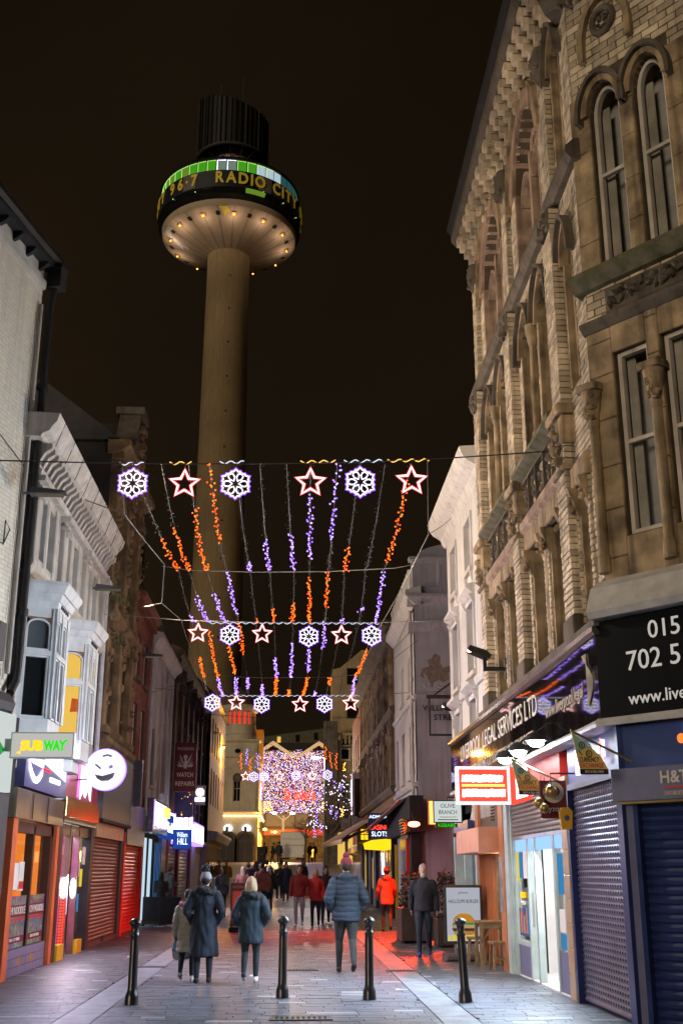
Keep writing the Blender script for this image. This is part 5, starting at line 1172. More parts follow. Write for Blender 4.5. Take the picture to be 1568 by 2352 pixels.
s3.put(B().box(-.1, .12, -.05, .2, 0, 2.68).box(4.4, 4.75, -.05, .2, 0, 2.68), 'post', 'grey_panel'); shutter(s3, .12, 4.4, .02, 2.36, 'brown_shutter', .085, 0); s3.put(B().box(.1, 4.4, -.1, .1, 2.36, 2.68), 'shutter_box', 'tile_beige'); s3.put(B().box(.12, 4.4, -.03, .02, .0, .10), 'bottom_rail', 'grey_panel'); s3.put(B().box(2.1, 2.26, -.07, -.02, .03, .16), 'padlock_box', 'steel')
s4 = left('red_shutter_front', 'closed bright red roller shutter beside the black screen', 'shop front', 31.3)
s4.put(B().box(-.15, .15, -.08, .2, 0, 2.6).box(3.6, 3.8, -.08, .2, 0, 2.6), 'post', 'red_plain'); shutter(s4, .15, 3.6, .02, 2.3, 'red_shutter', .095, 0); s4.put(B().box(.0, 3.7, -.12, .1, 2.3, 3.4), 'fascia', 'steel')
# ------------------------------------------------------------------ left: further houses
gs = left('dark_gothic_house', 'dark weathered brownstone gothic house with ornate gable, taller than its neighbours', 'building', 25.8)
W = 4.9
hol = [(.9, 2.1, 5.0, 6.6, .55, 'round'), (2.9, 4.1, 5.0, 6.6, .55, 'round'), (.9, 2.1, 8.3, 10.0, .5, 'point'), (2.9, 4.1, 8.3, 10.0, .5, 'point')]
gs.put(wall(B(), 0, W, 4.0, 11.6, hol, 0, .35), 'wall', 'brown_stone')
for hh in hol:
    window(gs, hh[0], hh[1], hh[2], hh[3], .25, .07, (1, 1), hh[4], hh[5], 'glass', 'dark_wood')
    a_ = B(); archband(a_, hh[0], hh[1], hh[3], hh[4], hh[5], .2, -.14, .05, 12, .1); gs.put(a_, 'arch', 'brown_stone')
for k in range(3):
    x = .25 + k * 2.0; p_ = B().slab(x - .18, x + .22, -.2, .0, 4.3, 11.4, .03)
    for z in (4.6, 7.0, 7.5, 10.6, 11.2): p_.slab(x - .26, x + .30, -.3, 0, z, z + .18, .03)
    carve(p_, x - .2, x + .25, 5, 11.3, -.2, 34, .13, .12); gs.put(p_, 'pilaster', 'brown_stone', smooth=40)
for zz, dd in ((4.2, .3), (7.2, .3), (11.3, .45)):
    gs.put(B().run([(.1, zz), (-dd * .4, zz + .05), (-dd, zz + .22), (-dd, zz + .34), (.1, zz + .4)], -.1, W + .1), 'cornice', 'brown_stone'); c_ = B(); carve(c_, 0, W, zz - .3, zz + .05, -.08, 40, .1, .1); gs.put(c_, 'carved_frieze', 'brown_stone', smooth=40)
gs.put(B().prism([(2.6, 11.6), (4.8, 11.6), (4.8, 12.5), (4.62, 13.9), (3.75, 13.9), (3.3, 13.0), (2.6, 12.4)], -.1, .5), 'gable', 'dark_stone'); c_ = B(); carve(c_, 3.5, 4.6, 11.8, 13.7, -.12, 46, .16, .12); gs.put(c_, 'gable_carving', 'brown_stone', smooth=40, kind='stuff')
gs.put(B().box(3.65, 4.7, -.2, .6, 13.9, 14.1), 'gable_coping', 'dark_stone'); gs.put(B().box(3.7, 4.5, .5, 1.6, 11.6, 13.6), 'chimney', 'dark_brick')
gs.put(B().hexa([(-.1, -.2, 11.65), (W, -.2, 11.65), (W, 5, 11.65), (-.1, 5, 11.65), (-.1, 1.8, 13.2), (W, 1.8, 13.2), (W, 3, 13.2), (-.1, 3, 13.2)]), 'roof', 'slate'); gs.put(B().box(-.02, 0, .0, 5, 3, 11.6), 'end_wall', 'dark_brick')
sh = B()
for x, z in ((.1, 7.9), (.6, 6.9), (1.2, 8.0), (4.5, 12.2), (4.6, 9.5)):
    for k in range(26): sh.ball((x + rnd.gauss(0, .18), -.25 + rnd.gauss(0, .12), z + rnd.gauss(0, .2)), (.06, .02, .03), 5, 3, Matrix.Rotation(rnd.uniform(0, 3), 3, 'Y'))
gs.put(sh, 'wall_plant', 'leaf', kind='stuff')
rh = left('red_brick_house', 'narrow red brick house with a dark dormer left of the street', 'building', 31.25)
W = 4.0; hol = [(.7, 1.5, 4.4, 6.2), (2.4, 3.2, 4.4, 6.2), (.7, 1.5, 6.9, 8.2), (2.4, 3.2, 6.9, 8.2)]
rh.put(wall(B(), 0, W, 3.3, 9.2, hol, 0, .25), 'wall', 'red_mortar'); lay(rh, bricks(0, W, 3.3, 9.2, holes=hol, y0=-.008), 'red_brick')
for hh in hol: window(rh, *hh, y=.12, sill='dark_stone')
dn = B()
for k in range(26): dn.box(.05 + k * .153, .12 + k * .153, -.16, 0, 8.75, 8.95)
rh.put(dn, 'dentil', 'red_brick_flat'); rh.put(B().run([(.1, 8.95), (-.2, 8.98), (-.28, 9.1), (-.28, 9.22), (.1, 9.3)], 0, W), 'cornice', 'red_brick_flat')
rh.put(B().hexa([(0, -.2, 9.3), (W, -.2, 9.3), (W, 5, 9.3), (0, 5, 9.3), (0, 1.6, 11), (W, 1.6, 11), (W, 2.6, 11), (0, 2.6, 11)]), 'roof', 'slate'); rh.put(B().box(.6, 1.9, .1, 1.6, 9.3, 11.4), 'dormer', 'dark_brick'); rh.put(B().box(.75, 1.75, .06, .1, 9.5, 11.0), 'dormer_window', 'glass'); rh.put(B().box(.55, 1.95, .0, 1.7, 11.4, 11.55), 'dormer_roof', 'matt_black')
rh.put(B().tube([(W - .05, -.08, 9.2), (W - .05, -.08, 3.2)], .05, 8), 'downpipe', 'lead_pipe'); rh.put(B().box(-.02, 0, .0, 5, 8.0, 9.2), 'end_wall', 'dark_brick')
ch = left('cream_house', 'cream rendered house with flaking paint beyond the red brick house', 'building', 35.3)
W = 6.6; hol = [(1.0, 1.9, 4.2, 6.0), (3.9, 4.8, 4.2, 6.0)]
ch.put(wall(B(), 0, W, 3.2, 9.0, hol, 0, .25), 'wall', 'white_render')
for hh in hol: window(ch, *hh, y=.15, sill='cream_stone')
for k in range(5): x = .3 + k * 1.5; ch.put(B().slab(x, x + .3, -.08, 0, 3.4, 8.4, .02), 'pilaster', 'white_render')
fp = B()
for k in range(26): x = rnd.uniform(.2, W - .3); z = rnd.uniform(3.6, 8.6); fp.prism([(x, z), (x + rnd.uniform(.05, .2), z + rnd.uniform(-.1, .1)), (x + rnd.uniform(.05, .2), z + rnd.uniform(.15, .5)), (x - .03, z + rnd.uniform(.2, .4))], -.005, -.001)
ch.put(fp, 'flaked_patch', 'peel'); ch.put(B().run([(.1, 8.4), (-.1, 8.42), (-.2, 8.6), (-.35, 8.7), (-.35, 8.85), (.1, 8.95)], 0, W), 'cornice', 'white_render'); ch.put(B().prism([(0, 8.95), (W, 8.95), (W, 9.2), (W * .6, 9.9), (.5, 9.9), (0, 9.4)], .1, 4), 'roof', 'slate'); 
pk = left('parapet_house', 'dark building with a broken stone parapet beyond the cream house', 'building', 42.0)
W = 16; hol = [(1 + k * 2.6, 2 + k * 2.6, 4.3, 6.4) for k in range(6)] + [(1 + k * 2.6, 2 + k * 2.6, 7.2, 8.6) for k in range(6)]
pk.put(wall(B(), 0, W, 3.0, 9.2, hol, 0, .25), 'wall', 'brown_brick')
for hh in hol: window(pk, *hh, y=.15, sill='dark_stone')
for k in range(7): c_ = B().box(.2 + k * 2.55, .6 + k * 2.55, -.15, 0, 3.2, 9.2); carve(c_, .1 + k * 2.55, .7 + k * 2.55, 8.2, 9.6, -.15, 14, .2, .14); pk.put(c_, 'pilaster', 'dark_stone', smooth=40)
pk.put(B().run([(.1, 9.2), (-.15, 9.22), (-.35, 9.4), (-.35, 9.6), (.1, 9.8)], 0, W), 'parapet', 'dark_stone'); pk.put(B().box(0, 16, .25, 6, 8.5, 9.7), 'roof', 'slate')
ph = left('pink_house', 'pinkish rendered end house lit by a sodium lamp, with a black gable side', 'building', 58.0)
W = 13; hol = [(1.2 + k * 2.0, 2.1 + k * 2.0, z, z + 1.8) for k in range(6) for z in (4.9, 7.5)]
ph.put(wall(B(), 0, W, 3.0, 10.3, hol, -.35, .25), 'wall', 'pink_render')
for hh in hol: window(ph, *hh, y=-.22, sill='cream_stone')
ph.put(B().prism([(0, 3), (0.02, 3), (.02, 10.4), (0, 10.4)], -.35, 6).hexa([(0, -.35, 10.3), (.3, -.35, 10.3), (.3, 6, 10.3), (0, 6, 10.3), (0, 2.5, 13.2), (.3, 2.5, 13.2), (.3, 3.5, 13.2), (0, 3.5, 13.2)]), 'gable_side', 'dark_brick'); ph.put(B().hexa([(0.3, -.6, 10.3), (W, -.6, 10.3), (W, 6, 10.3), (.3, 6, 10.3), (.3, 2.5, 13.0), (W, 2.5, 13.0), (W, 3.5, 13), (.3, 3.5, 13)]), 'roof', 'slate')
ph.put(B().run([(0, 3.0), (-.7, 3.1), (-.9, 3.4), (-.9, 3.5), (0, 3.6)], 0, W), 'shop_cornice', 'cream_stone'); ph.put(B().box(0, W, -.3, 0, .4, 3.0), 'shop_wall', 'cream_stone')
for k in range(6): ph.put(B().box(.4 + k * 2.1, 1.9 + k * 2.1, -.34, -.3, .8, 2.9), 'shop_pane', 'glass_grey')
sl_ = front('sodium_lamp', 'orange glowing wall lantern on the pinkish end house', 'lamp', atY(505, 1718, 67.2))
sl_.put(B().ball((0, 0, 0), (.28, .16, .10), 12, 7), 'lens', 'sodium', smooth=80); sl_.put(B().box(-.32, .3, -.16, .16, .08, .16), 'hood', 'matt_black'); sl_.put(B().tube([(-.2, 0, .12), (-1.2, 0, .1)], .04, 6), 'arm', 'matt_black')
lamp('sodium_light', 'POINT', (.25, .1, -.25), 1100, (1, .42, .04), .15, sl_.root)
# shops below
sh1 = left('lit_betting_front', 'shop front with glaring white and orange fascia and cold lit window', 'shop front', 35.2)
sh1.put(B().box(.1, 4.2, -.32, 0, 2.75, 3.75), 'case', 'steel'); sh1.put(B().box(.3, 3.6, -.34, -.325, 2.95, 3.65), 'lit_face', 'sign_white'); sh1.put(B().box(2.6, 4.0, -.42, -.345, 3.3, 3.6), 'lit_orange', 'sign_amber'); sh1.put(B().box(.12, .3, -.34, -.325, 2.9, 3.7), 'lit_edge', 'sign_violet')
sh1.put(B().box(.3, 2.8, .0, .05, .2, 2.6), 'window', 'win_lit'); sh1.put(B().box(0, .3, -.05, .1, 0, 2.7).box(1.4, 1.55, -.05, .1, 0, 2.7).box(2.8, 3.0, -.05, .1, 0, 2.7), 'frame', 'matt_black'); sh1.put(B().box(3.0, 5.2, -.04, .05, 0, 2.5), 'door', 'poster_blue'); sh1.put(B().box(5.2, 6.6, -.06, .05, 0, 2.7), 'panel', 'navy_panel')
for k in range(6): sh1.put(B().box(3.0 + k * .4, 3.06 + k * .4, -.07, -.04, 0, 2.5), 'door_rib', 'navy_panel')
f, w, h = hang_sign('betting_sign', 'blue lit hanging sign reading william hill', 396, 441, 1905, 1951, 41.5, 'hill_blue', [('William', .5, .72, .36, 'hill_white', .56), ('HILL', .52, .38, .46, 'hill_white', .54)], m_case='navy_panel')
f.put(B().box(-.02, w + .02, -.15, .1, h, h + .06), 'strip_light', 'sign_lilac')
bf_ = left('betting_fascia', 'blue neon fascia board lettered william hill seen at a slant', 'sign', 39.6)
bf_.put(B().box(0, 2.6, -.25, 0, 2.7, 3.5), 'board', 'hill_blue'); text(bf_, 'William HILL', 1.3, -.262, 3.05, .5, 'hill_white', 2.2); bf_.put(B().box(0, 2.6, -.3, -.1, 3.5, 3.56), 'strip_light', 'sign_lilac')
f, w, h = hang_sign('watch_repair_banner', 'tall maroon banner sign with a white phoenix, lettered watch repairs', 398, 453, 1706, 1818, 39.2, 'maroon', [('PHOENIX', .5, .87, .085, 'silver_text', .76), ('WATCH', .5, .335, .13, 'white_text', .74), ('REPAIRS', .5, .155, .13, 'white_text', .84)], m_case='maroon')
wg = B()
for s in (-1, 1):
    for k in range(5): wg.prism([(w * (.5 + s * .05), h * (.50 + .015 * k)), (w * (.5 + s * (.30 - .03 * k)), h * (.50 + .05 * k)), (w * (.5 + s * (.38 - .02 * k)), h * (.555 + .055 * k)), (w * (.5 + s * (.14)), h * (.525 + .02 * k))], -.014, -.008)
wg.prism([(w * .44, h * .47), (w * .56, h * .47), (w * .6, h * .56), (w * .55, h * .66), (w * .60, h * .72), (w * .5, h * .76), (w * .40, h * .72), (w * .47, h * .62), (w * .42, h * .55)], -.016, -.008)
f.put(wg, 'phoenix', 'silver_text')
f, w, h = hang_sign('round_logo_sign', 'small green-grey hanging sign with a white disc beyond the banner', 446, 473, 1803, 1850, 52, 'ivory_blind'); f.put(B().tube([(w / 2, -.03, h * .64), (w / 2, -.006, h * .64)], w * .36, 20), 'disc', 'sign_white'); f.put(B().box(.05 * w, .95 * w, -.03, -.006, .2 * h, .38 * h), 'lit_text', 'sign_lilac')
for k, (y0, w_, h0, h1, lab) in enumerate(((44.0, 1.2, 2.6, 3.7, 'first violet-white lightbox past the betting sign'), (46.4, 1.5, 2.7, 3.8, 'second violet-white lightbox past the betting sign'), (49.2, 5.0, 2.7, 3.6, 'long glaring white lightbox past the betting sign'))):
    q = left('shop_lightbox', lab + ' on the left', 'sign', y0); q.put(B().box(0, w_, -.45, 0, h0, h1), 'case', 'sign_violet'); q.put(B().box(.08, w_ - .08, -.465, -.45, h0 + .1, h1 - .08), 'face', 'sign_white'); q.put(B().box(-.012, 0, -.40, -.05, h0 + .1, h1 - .1), 'end_face', 'sign_lilac')
s6 = left('far_shutter_front', 'row of closed grey-brown shutters beyond the betting shop', 'shop front', 42.2)
s6.put(B().box(0, .4, -.1, .1, 0, 2.7).box(4.0, 4.6, -.1, .1, 0, 2.7).box(9.4, 10, -.1, .1, 0, 2.7), 'pier', 'maroon'); shutter(s6, .4, 4.0, .05, 2.5, 'brown_shutter', .13, 0); shutter(s6, 4.6, 9.4, .1, 2.6, 'grey_shutter', .14, 0); s6.put(B().box(10, 15.8, -.05, .1, .2, 2.9), 'shop_wall', 'cream_stone')
sb_ = left('vertical_light_sign', 'tall thin vertical sign of multicoloured bulbs on the left', 'sign', 43.0)
vb = B()
for k in range(120): vb.octa((rnd.uniform(-.05, .05), -.55 + rnd.uniform(-.25, .25), 3.6 + k * .02), .025)
sb_.put(vb, 'bulbs', 'dot_gold', kind='stuff'); sb_.put(B().box(-.04, .04, -.85, -.25, 3.5, 6.1), 'case', 'violet_panel')
lamp('signs_light', 'AREA', (3, -.6, 3.2), 220, (.75, .68, 1), 1.5, s6.root, (.1, -1, -.25))

# ------------------------------------------------------------------ the square: theatre tower, light wall, market hall, tan building
th = front('theatre_tower', 'pale classical tower with domed cupola and twin arched doors at the street end', 'building', (atY(497, 1980, 118).x, 118, gz(118)))
x1 = atY(590, 1980, 118).x - th.root.location.x; zt = lambda y: atY(540, y, 118).z - gz(118)
Hc = zt(1745); W = x1
hol = [(W * .36, W * .56, zt(1842), zt(1780))]
th.put(wall(B(), 0, W, 0, zt(1700), hol, 0, .4), 'front_wall', 'theatre_stone'); window(th, W * .36, W * .56, zt(1842), zt(1780), .2, .1, (1, 1), 0, 'round', 'glass', 'cream_stone')
th.put(B().box(W, W + .05, 0, 26, 0, zt(1742)).box(0, W, .4, 26, zt(1750), zt(1742)), 'side_wall', 'ochre_lit_wall')  # side tinted ochre: yellow lamp light is put into the wall colour
for k in range(8):
    for z in (zt(1950), zt(1880), zt(1800)): th.put(B().box(W + .05, W + .12, 2 + k * 2.9, 3.2 + k * 2.9, z - 1.2, z + .3), 'side_window', 'glass')
for y, d in ((1870, .25), (1768, .15), (1742, .3), (1706, .35)): z = zt(y); th.put(B().run([(.2, z), (-d * .5, z + .05), (-d, z + .2), (-d, z + .35), (.2, z + .4)], -.2, W + .2), 'string_course', 'theatre_stone')
for x in (W * .06, W * .9): th.put(B().slab(x - .18, x + .18, -.12, 0, zt(1868), zt(1770), .02), 'pilaster', 'theatre_stone'); th.put(B().slab(x - .2, x + .2, -.15, 0, zt(1740), zt(1708), .02), 'pilaster', 'theatre_stone')
ov = B().tube([(W * .46 + .38 * math.cos(t * PI / 10), -.05, zt(1725) + .3 * math.sin(t * PI / 10)) for t in range(20)], .08, 6, True); th.put(ov, 'oval_frame', 'theatre_stone'); th.put(B().prism([(W * .46 + .34 * math.cos(t * PI / 10), zt(1725) + .26 * math.sin(t * PI / 10)) for t in range(20)], -.02, .0), 'oval_pane', 'glass')
th.put(B().tube([(W * .46 + .4 * math.cos(t * PI / 10), -.05, zt(1786) + .4 * math.sin(t * PI / 10)) for t in range(20)], .07, 6, True).prism([(W * .46 + .38 * math.cos(t * PI / 10), zt(1786) + .38 * math.sin(t * PI / 10)) for t in range(20)], -.02, 0), 'rose_window', 'dark_stone')
for k, xx in enumerate((.24, .70)):
    cx = W * xx; r_ = W * .19; zs = zt(1932)
    a_ = B(); archband(a_, cx - r_, cx + r_, zs, r_, 'round', .28, -.25, .1, 14, zs); th.put(a_, 'arch', 'dark_stone'); a_ = B().box(cx - .16, cx + .16, -.32, 0, zs + r_ + .1, zs + r_ + .65); th.put(a_, 'keystone', 'dark_stone')
    d_ = th.put(B().prism([(cx - r_, 0), (cx + r_, 0)] + list(reversed(arch(cx - r_, cx + r_, zs, r_, 'round', 14))), -.06, -.02), 'door', 'black_paint')
    bz = B().box(cx - .05, cx + .05, -.1, -.06, 0, zs).box(cx - r_, cx + r_, -.1, -.06, zs - .06, zs + .06)
    for t in range(1, 6): bz.tube([(cx, -.08, zs), (cx + r_ * .95 * math.cos(t * PI / 6), -.08, zs + r_ * .95 * math.sin(t * PI / 6))], .03, 5)
    th.put(bz, 'door_panel', 'grey_panel', d_)
    lz = zt(1903); th.put(B().ball((cx + .1, -.15, lz), (.42, .16, .36), 16, 9), 'disc_lamp', 'sign_white', smooth=80)
bl = B()
for k in range(18): bl.ball((-.1 + k * (W + .2) / 17, -.3, zt(1872) - .1), .085, 6, 4)
for k in range(16): bl.ball((W + .3, k * .8, zt(1872) - .1), .085, 6, 4)
th.put(bl, 'bulb_string', 'warm_bulb', kind='stuff')
cz = zt(1700); cx = W * .46
th.put(B().lathe([(W * .47, cz), (W * .47, cz + .6), (W * .43, cz + .7), (W * .43, zt(1662))], (cx, W * .45, 0), 28), 'drum', 'theatre_stone', smooth=40)
for k in range(10): an = -PI + k * PI / 9; th.put(B().lathe([(.2, zt(1664)), (.16, zt(1660)), (.15, zt(1634)), (.22, zt(1630))], (cx + W * .38 * math.cos(an), W * .45 + W * .38 * math.sin(an), 0), 8), 'column', 'theatre_stone', smooth=40)
th.put(B().lathe([(W * .28, zt(1662)), (W * .28, zt(1632))], (cx, W * .45, 0), 20), 'lantern_core', 'red_cupola'); th.put(B().lathe([(W * .46, zt(1632)), (W * .48, zt(1628)), (W * .52, zt(1622)), (W * .52, zt(1618)), (W * .42, zt(1616))], (cx, W * .45, 0), 28), 'entablature', 'theatre_stone', smooth=40)
th.put(B().lathe([(W * .42 * math.cos(t * PI / 16), zt(1616) + W * .42 * math.sin(t * PI / 16)) for t in range(8)] + [(.12, zt(1616) + W * .44), (.02, zt(1616) + W * .5)], (cx, W * .45, 0), 28), 'dome', 'dark_stone', smooth=60)
th.put(B().box(W * .83, W * 1.06, 5, 8, zt(1745), zt(1662)), 'rear_wall', 'ochre_lit_wall')
th.put(B().ball((W + .75, -.2, zt(1905)), (.2, .2, .12), 8, 5), 'corner_lamp', 'sodium'); th.put(B().tube([(W, 0, zt(1903)), (W + .7, -.2, zt(1903))], .05, 5), 'lamp_arm', 'matt_black')
lamp('corner_light', 'POINT', (W + 1.3, .6, zt(1910)), 5200, (1, .50, .07), .2, th.root)
lamp('side_light', 'POINT', (W + 1.6, 12, zt(1905)), 6500, (1, .46, .05), .2, th.root); th.put(B().ball((W + 1.6, 12, zt(1902)), (.2, .2, .12), 8, 5), 'side_lamp', 'sodium'); th.put(B().tube([(W, 12, zt(1901)), (W + 1.6, 12, zt(1901))], .05, 5), 'lamp_arm', 'matt_black')
# light curtain wall of the shopping centre
lw = front('light_wall', 'building front covered in violet, white and amber fairy lights with red lettering', 'light display', (atY(598, 1868, 140).x, 140, gz(140)))
W = atY(742, 1868, 140).x - lw.root.location.x; z0 = atY(650, 1868, 140).z - gz(140); z1 = atY(650, 1722, 140).z - gz(140)
lw.put(B().box(0, W, 0, .5, z0, z1), 'backing', 'matt_black')
cols = {'bulb_white': B(), 'led_violet': B(), 'dot_gold': B(), 'dot_red': B()}
for k in range(6000):
    m = rnd.choices(list(cols), (.36, .34, .25, .05))[0]; cols[m].octa((rnd.uniform(0, W), -.12 - rnd.uniform(0, .15), rnd.uniform(z0, z1 - .45 * rnd.random())), rnd.uniform(.020, .040))
for m, b in cols.items(): lw.put(b, 'fairy_lights', m, kind='stuff')
b = B()
for k in range(150): b.octa((rnd.uniform(-.9, 1.4), -.4, z0 + .2 + rnd.uniform(0, 1.2)), .05)
lw.put(b, 'amber_lights', 'dot_gold', kind='stuff'); text(lw, "St John's", W * .62, -.42, z0 + (z1 - z0) * .28, 1.9, 'star_red_text', W * .50, bold=.03)
lamp('wall_glow', 'AREA', (W / 2, -1, (z0 + z1) / 2), 700, (.75, .6, 1), 6, lw.root, (0, -1, -.1))
mk = front('market_hall', 'grey shopping centre block with a red fascia below the light wall', 'building', (-26, 141, gz(141)))
mk.put(B().box(0, 60, 0, 30, 3.9, 8.8), 'upper_wall', 'grey_panel'); mk.put(B().box(0, 60, .4, 30, 0, 3.9), 'lower_wall', 'dark_stone')
for k in range(12): mk.put(B().slab(5 + k * 3.6, 8.5 + k * 3.6, -.05, 0, 4.2, 8.6, .05), 'cladding_panel', 'slate_panel')
mk.put(B().box(20, 30, -.25, 0, 3.2, 3.9), 'red_fascia', 'red_plain'); text(mk, 'RYMAN', 24.5, -.27, 3.55, .6, 'white_text', 1.8); mk.put(B().box(17.6, 21, -3, 0, 1.9, 2.0).box(16, 21, -3, -2.9, 0, 1.9), 'ramp_wall', 'ochre_lit_wall')
for k in range(14): mk.put(B().tube([(17.7 + k * .24, -2.95, 2.0), (17.7 + k * .24, -2.95, 2.9)], .025, 5), 'rail_post', 'aluminium')
mk.put(B().tube([(17.6, -2.95, 2.9), (21, -2.95, 2.9)], .04, 6), 'handrail', 'aluminium')
for k in range(3): x = 21.0 + k * 5.6; mk.put(B().prism([(x, 12.4), (x + 2.8, 14.3), (x + 5.6, 12.4), (x + 5.0, 12.4), (x + 2.8, 13.8), (x + .6, 12.4)], -1.5, 8), 'roof_gable', 'white_paint')
mk.put(B().box(20, 44, 9, 24, 8.8, 15.2), 'roof_plant', 'tower_dark'); mk.put(B().hexa([(18, 20, 15.0), (52, 20, 18.5), (52, 30, 18.5), (18, 30, 15), (18, 20, 16.6), (52, 20, 21.5), (52, 30, 21.5), (18, 30, 16.6)]), 'green_roof', 'mossy')
for k in range(9): mk.put(B().box(24 + k * 2.6, 24.5 + k * 2.6, 19.9, 20, 16.2 + k * .3, 17.2 + k * .3), 'roof_window', 'room_yellow' if k % 3 == 0 else 'glass')
tn = front('tan_corner_building', 'tan stone building with balustrade closing the right end of the street', 'building', (atY(742, 1900, 100).x, 100, gz(100)))
z_ = lambda y: atY(790, y, 100).z - gz(100); W = 9
hol = [(1.5 + k * 1.7, 2.3 + k * 1.7, a, a + 1.9) for k in range(4) for a in (z_(1905), z_(1845), z_(1745))]
tn.put(wall(B(), .9, W, 0, z_(1700), hol, 0, .3), 'wall', 'tan_stone')
for hh in hol: window(tn, *hh, y=.2, sill='cream_stone')
tn.put(B().box(.0, 1.2, -1.2, 0, 0, z_(1660)), 'corner_pier', 'dark_stone'); tn.put(B().run([(.2, z_(1718)), (-.3, z_(1716)), (-.45, z_(1712)), (.2, z_(1710))], 0, W), 'cornice', 'tan_stone')
bs_ = B()
for k in range(22): bs_.lathe([(.08, 0), (.13, .25), (.06, .5), (.12, .75)], (1.2 + k * .36, -.3, z_(1710)), 8)
tn.put(bs_, 'baluster', 'tan_stone', smooth=50); tn.put(B().box(1, W, -.5, -.1, z_(1710) + .75, z_(1710) + .95), 'handrail', 'tan_stone')
tn.put(B().prism([(.9, z_(1710)), (W, z_(1710)), (W, z_(1500)), (3.6, z_(1478)), (1.6, z_(1520)), (.9, z_(1525))], 3, 9), 'upper_block', 'tan_stone')
for k in range(3):
    for y in (1560, 1640): tn.put(B().box(2.2 + k * 1.7, 3.2 + k * 1.7, 2.9, 3, z_(y), z_(y) + 1.5), 'upper_window', 'glass')
gh = B()
for k in range(6): gh.box(2.8 + k * .6, 2.86 + k * .6, 1, 1.06, z_(1700), z_(1655))
gh.box(2.8, 5.9, 1, 1.06, z_(1655), z_(1653)).box(2.8, 5.9, 1, 1.06, z_(1680), z_(1678)); tn.put(gh, 'roof_frame', 'cream_stone'); tn.put(B().box(1.2, 6, -.06, 0, 0, 2.6), 'shop_front', 'room_yellow')

# ------------------------------------------------------------------ observation tower
TY = 172
tb = atY(525, 600, TY); tw = thing('radio_tower', 'slender concrete radio tower with a round lit pod rising over the street', 'tower', (tb.x, TY, gz(TY)))
tz = lambda y, dy=0: atY(525, y, TY + dy).z - gz(TY)
def rad(px, y): return px / FV * ((TY) * math.cos(R(PITCH)) + (tz(y) + 1) * math.sin(R(PITCH)))
zb = tz(590)
sh_ = [(rad(64, 1650), 0), (rad(60, 1480), tz(1480)), (rad(54, 1050), tz(1050)), (rad(47.5, 620), tz(640)), (rad(47.5, 620), zb + 1)]
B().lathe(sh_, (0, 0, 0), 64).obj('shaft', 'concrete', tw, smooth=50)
gr = B()
for k in range(12):
    an = k * PI / 6; gr.tube([(r_ * 1.0 * math.cos(an), r_ * 1.0 * math.sin(an), z) for r_, z in sh_], .02, 4)
gr.obj('panel_joint', 'tower_grey', tw)
hl_ = B()
for k in range(16): an = -PI / 2 + .15; z = 8 + k * 6.2; r_ = sh_[0][0] + (sh_[-1][0] - sh_[0][0]) * z / zb + .12; hl_.ball((r_ * math.cos(an), r_ * math.sin(an), z), (.12, .12, .16), 6, 4)
F(tw).put(hl_, 'vent_hole', 'hole')
R0 = rad(151, 540); R1 = rad(159, 450); rs_ = rad(47, 620)
zf = lambda y, r: atY(528, y, TY - r).z - gz(TY)
zc0 = zb - 0.2; zc1 = zf(480, R0) * .7 + (atY(525, 606, TY + R0).z - gz(TY)) * .3 + .3
zA = zf(454, R1) + .35; zB = zf(428, R1); zC = zf(391, R1); zD = zf(364, R1)
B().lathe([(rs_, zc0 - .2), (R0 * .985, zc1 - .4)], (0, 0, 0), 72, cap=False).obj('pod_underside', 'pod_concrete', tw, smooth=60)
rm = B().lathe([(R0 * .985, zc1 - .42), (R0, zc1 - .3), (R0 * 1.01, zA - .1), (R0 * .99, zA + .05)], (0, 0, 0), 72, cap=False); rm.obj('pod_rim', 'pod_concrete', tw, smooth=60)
n = 24
for k in range(n):
    an = (k + .5) * 2 * PI / n; c, s = math.cos(an), math.sin(an)
    p0 = (rs_ * 1.02 * c, rs_ * 1.02 * s, zc0 - .22); p1 = (R0 * .98 * c, R0 * .98 * s, zc1 - .46)
    B().tube([p0, p1], .026, 4).obj('soffit_joint', 'tower_grey', tw)
    u = .80; q = Vector(p0).lerp(Vector(p1), u); q2 = Vector(p0).lerp(Vector(p1), u + .08); tvec = Vector((-s, c, 0)) * (.34 if k % 2 else .42); dn_ = Vector((0, 0, -.10))
    if k % 2: B().hexa([q - tvec + dn_, q + tvec + dn_, q2 + tvec + dn_, q2 - tvec + dn_, q - tvec, q + tvec, q2 + tvec, q2 - tvec]).obj('soffit_vent', 'hole', tw)
    else:
        lo = B().hexa([q - tvec + dn_ * 2, q + tvec + dn_ * 2, q2 + tvec + dn_ * 2, q2 - tvec + dn_ * 2, q - tvec, q + tvec, q2 + tvec, q2 - tvec]).obj('soffit_lamp', 'brass', tw)
        B().ball(q.lerp(q2, .5) + dn_ * 3, (.15, .15, .10), 8, 5).obj('lamp_lens', 'pod_lamp', lo)
        if s < .5: lamp('soffit_light', 'POINT', q.lerp(q2, .5) + Vector((0, 0, -1.3)), 170, (1, .70, .48), 1.4, tw)
def ring(r0, z0, r1, z1, m, name): return B().lathe([(r0, z0), (r1, z1)], (0, 0, 0), 96, cap=False).obj(name, m, tw, smooth=60)
ring(R0 * 1.0, zA, R1, zA + .6, 'tower_dark', 'lower_band'); ring(R1 * .985, zA + .6, R1 * .985, zB, 'glass', 'lower_glazing')
pn = B()
for k in range(36): an = k * PI / 18; pn.tube([(R1 * .99 * math.cos(an), R1 * .99 * math.sin(an), zA + .5), (R1 * .99 * math.cos(an), R1 * .99 * math.sin(an), zB + .1)], .07, 4)
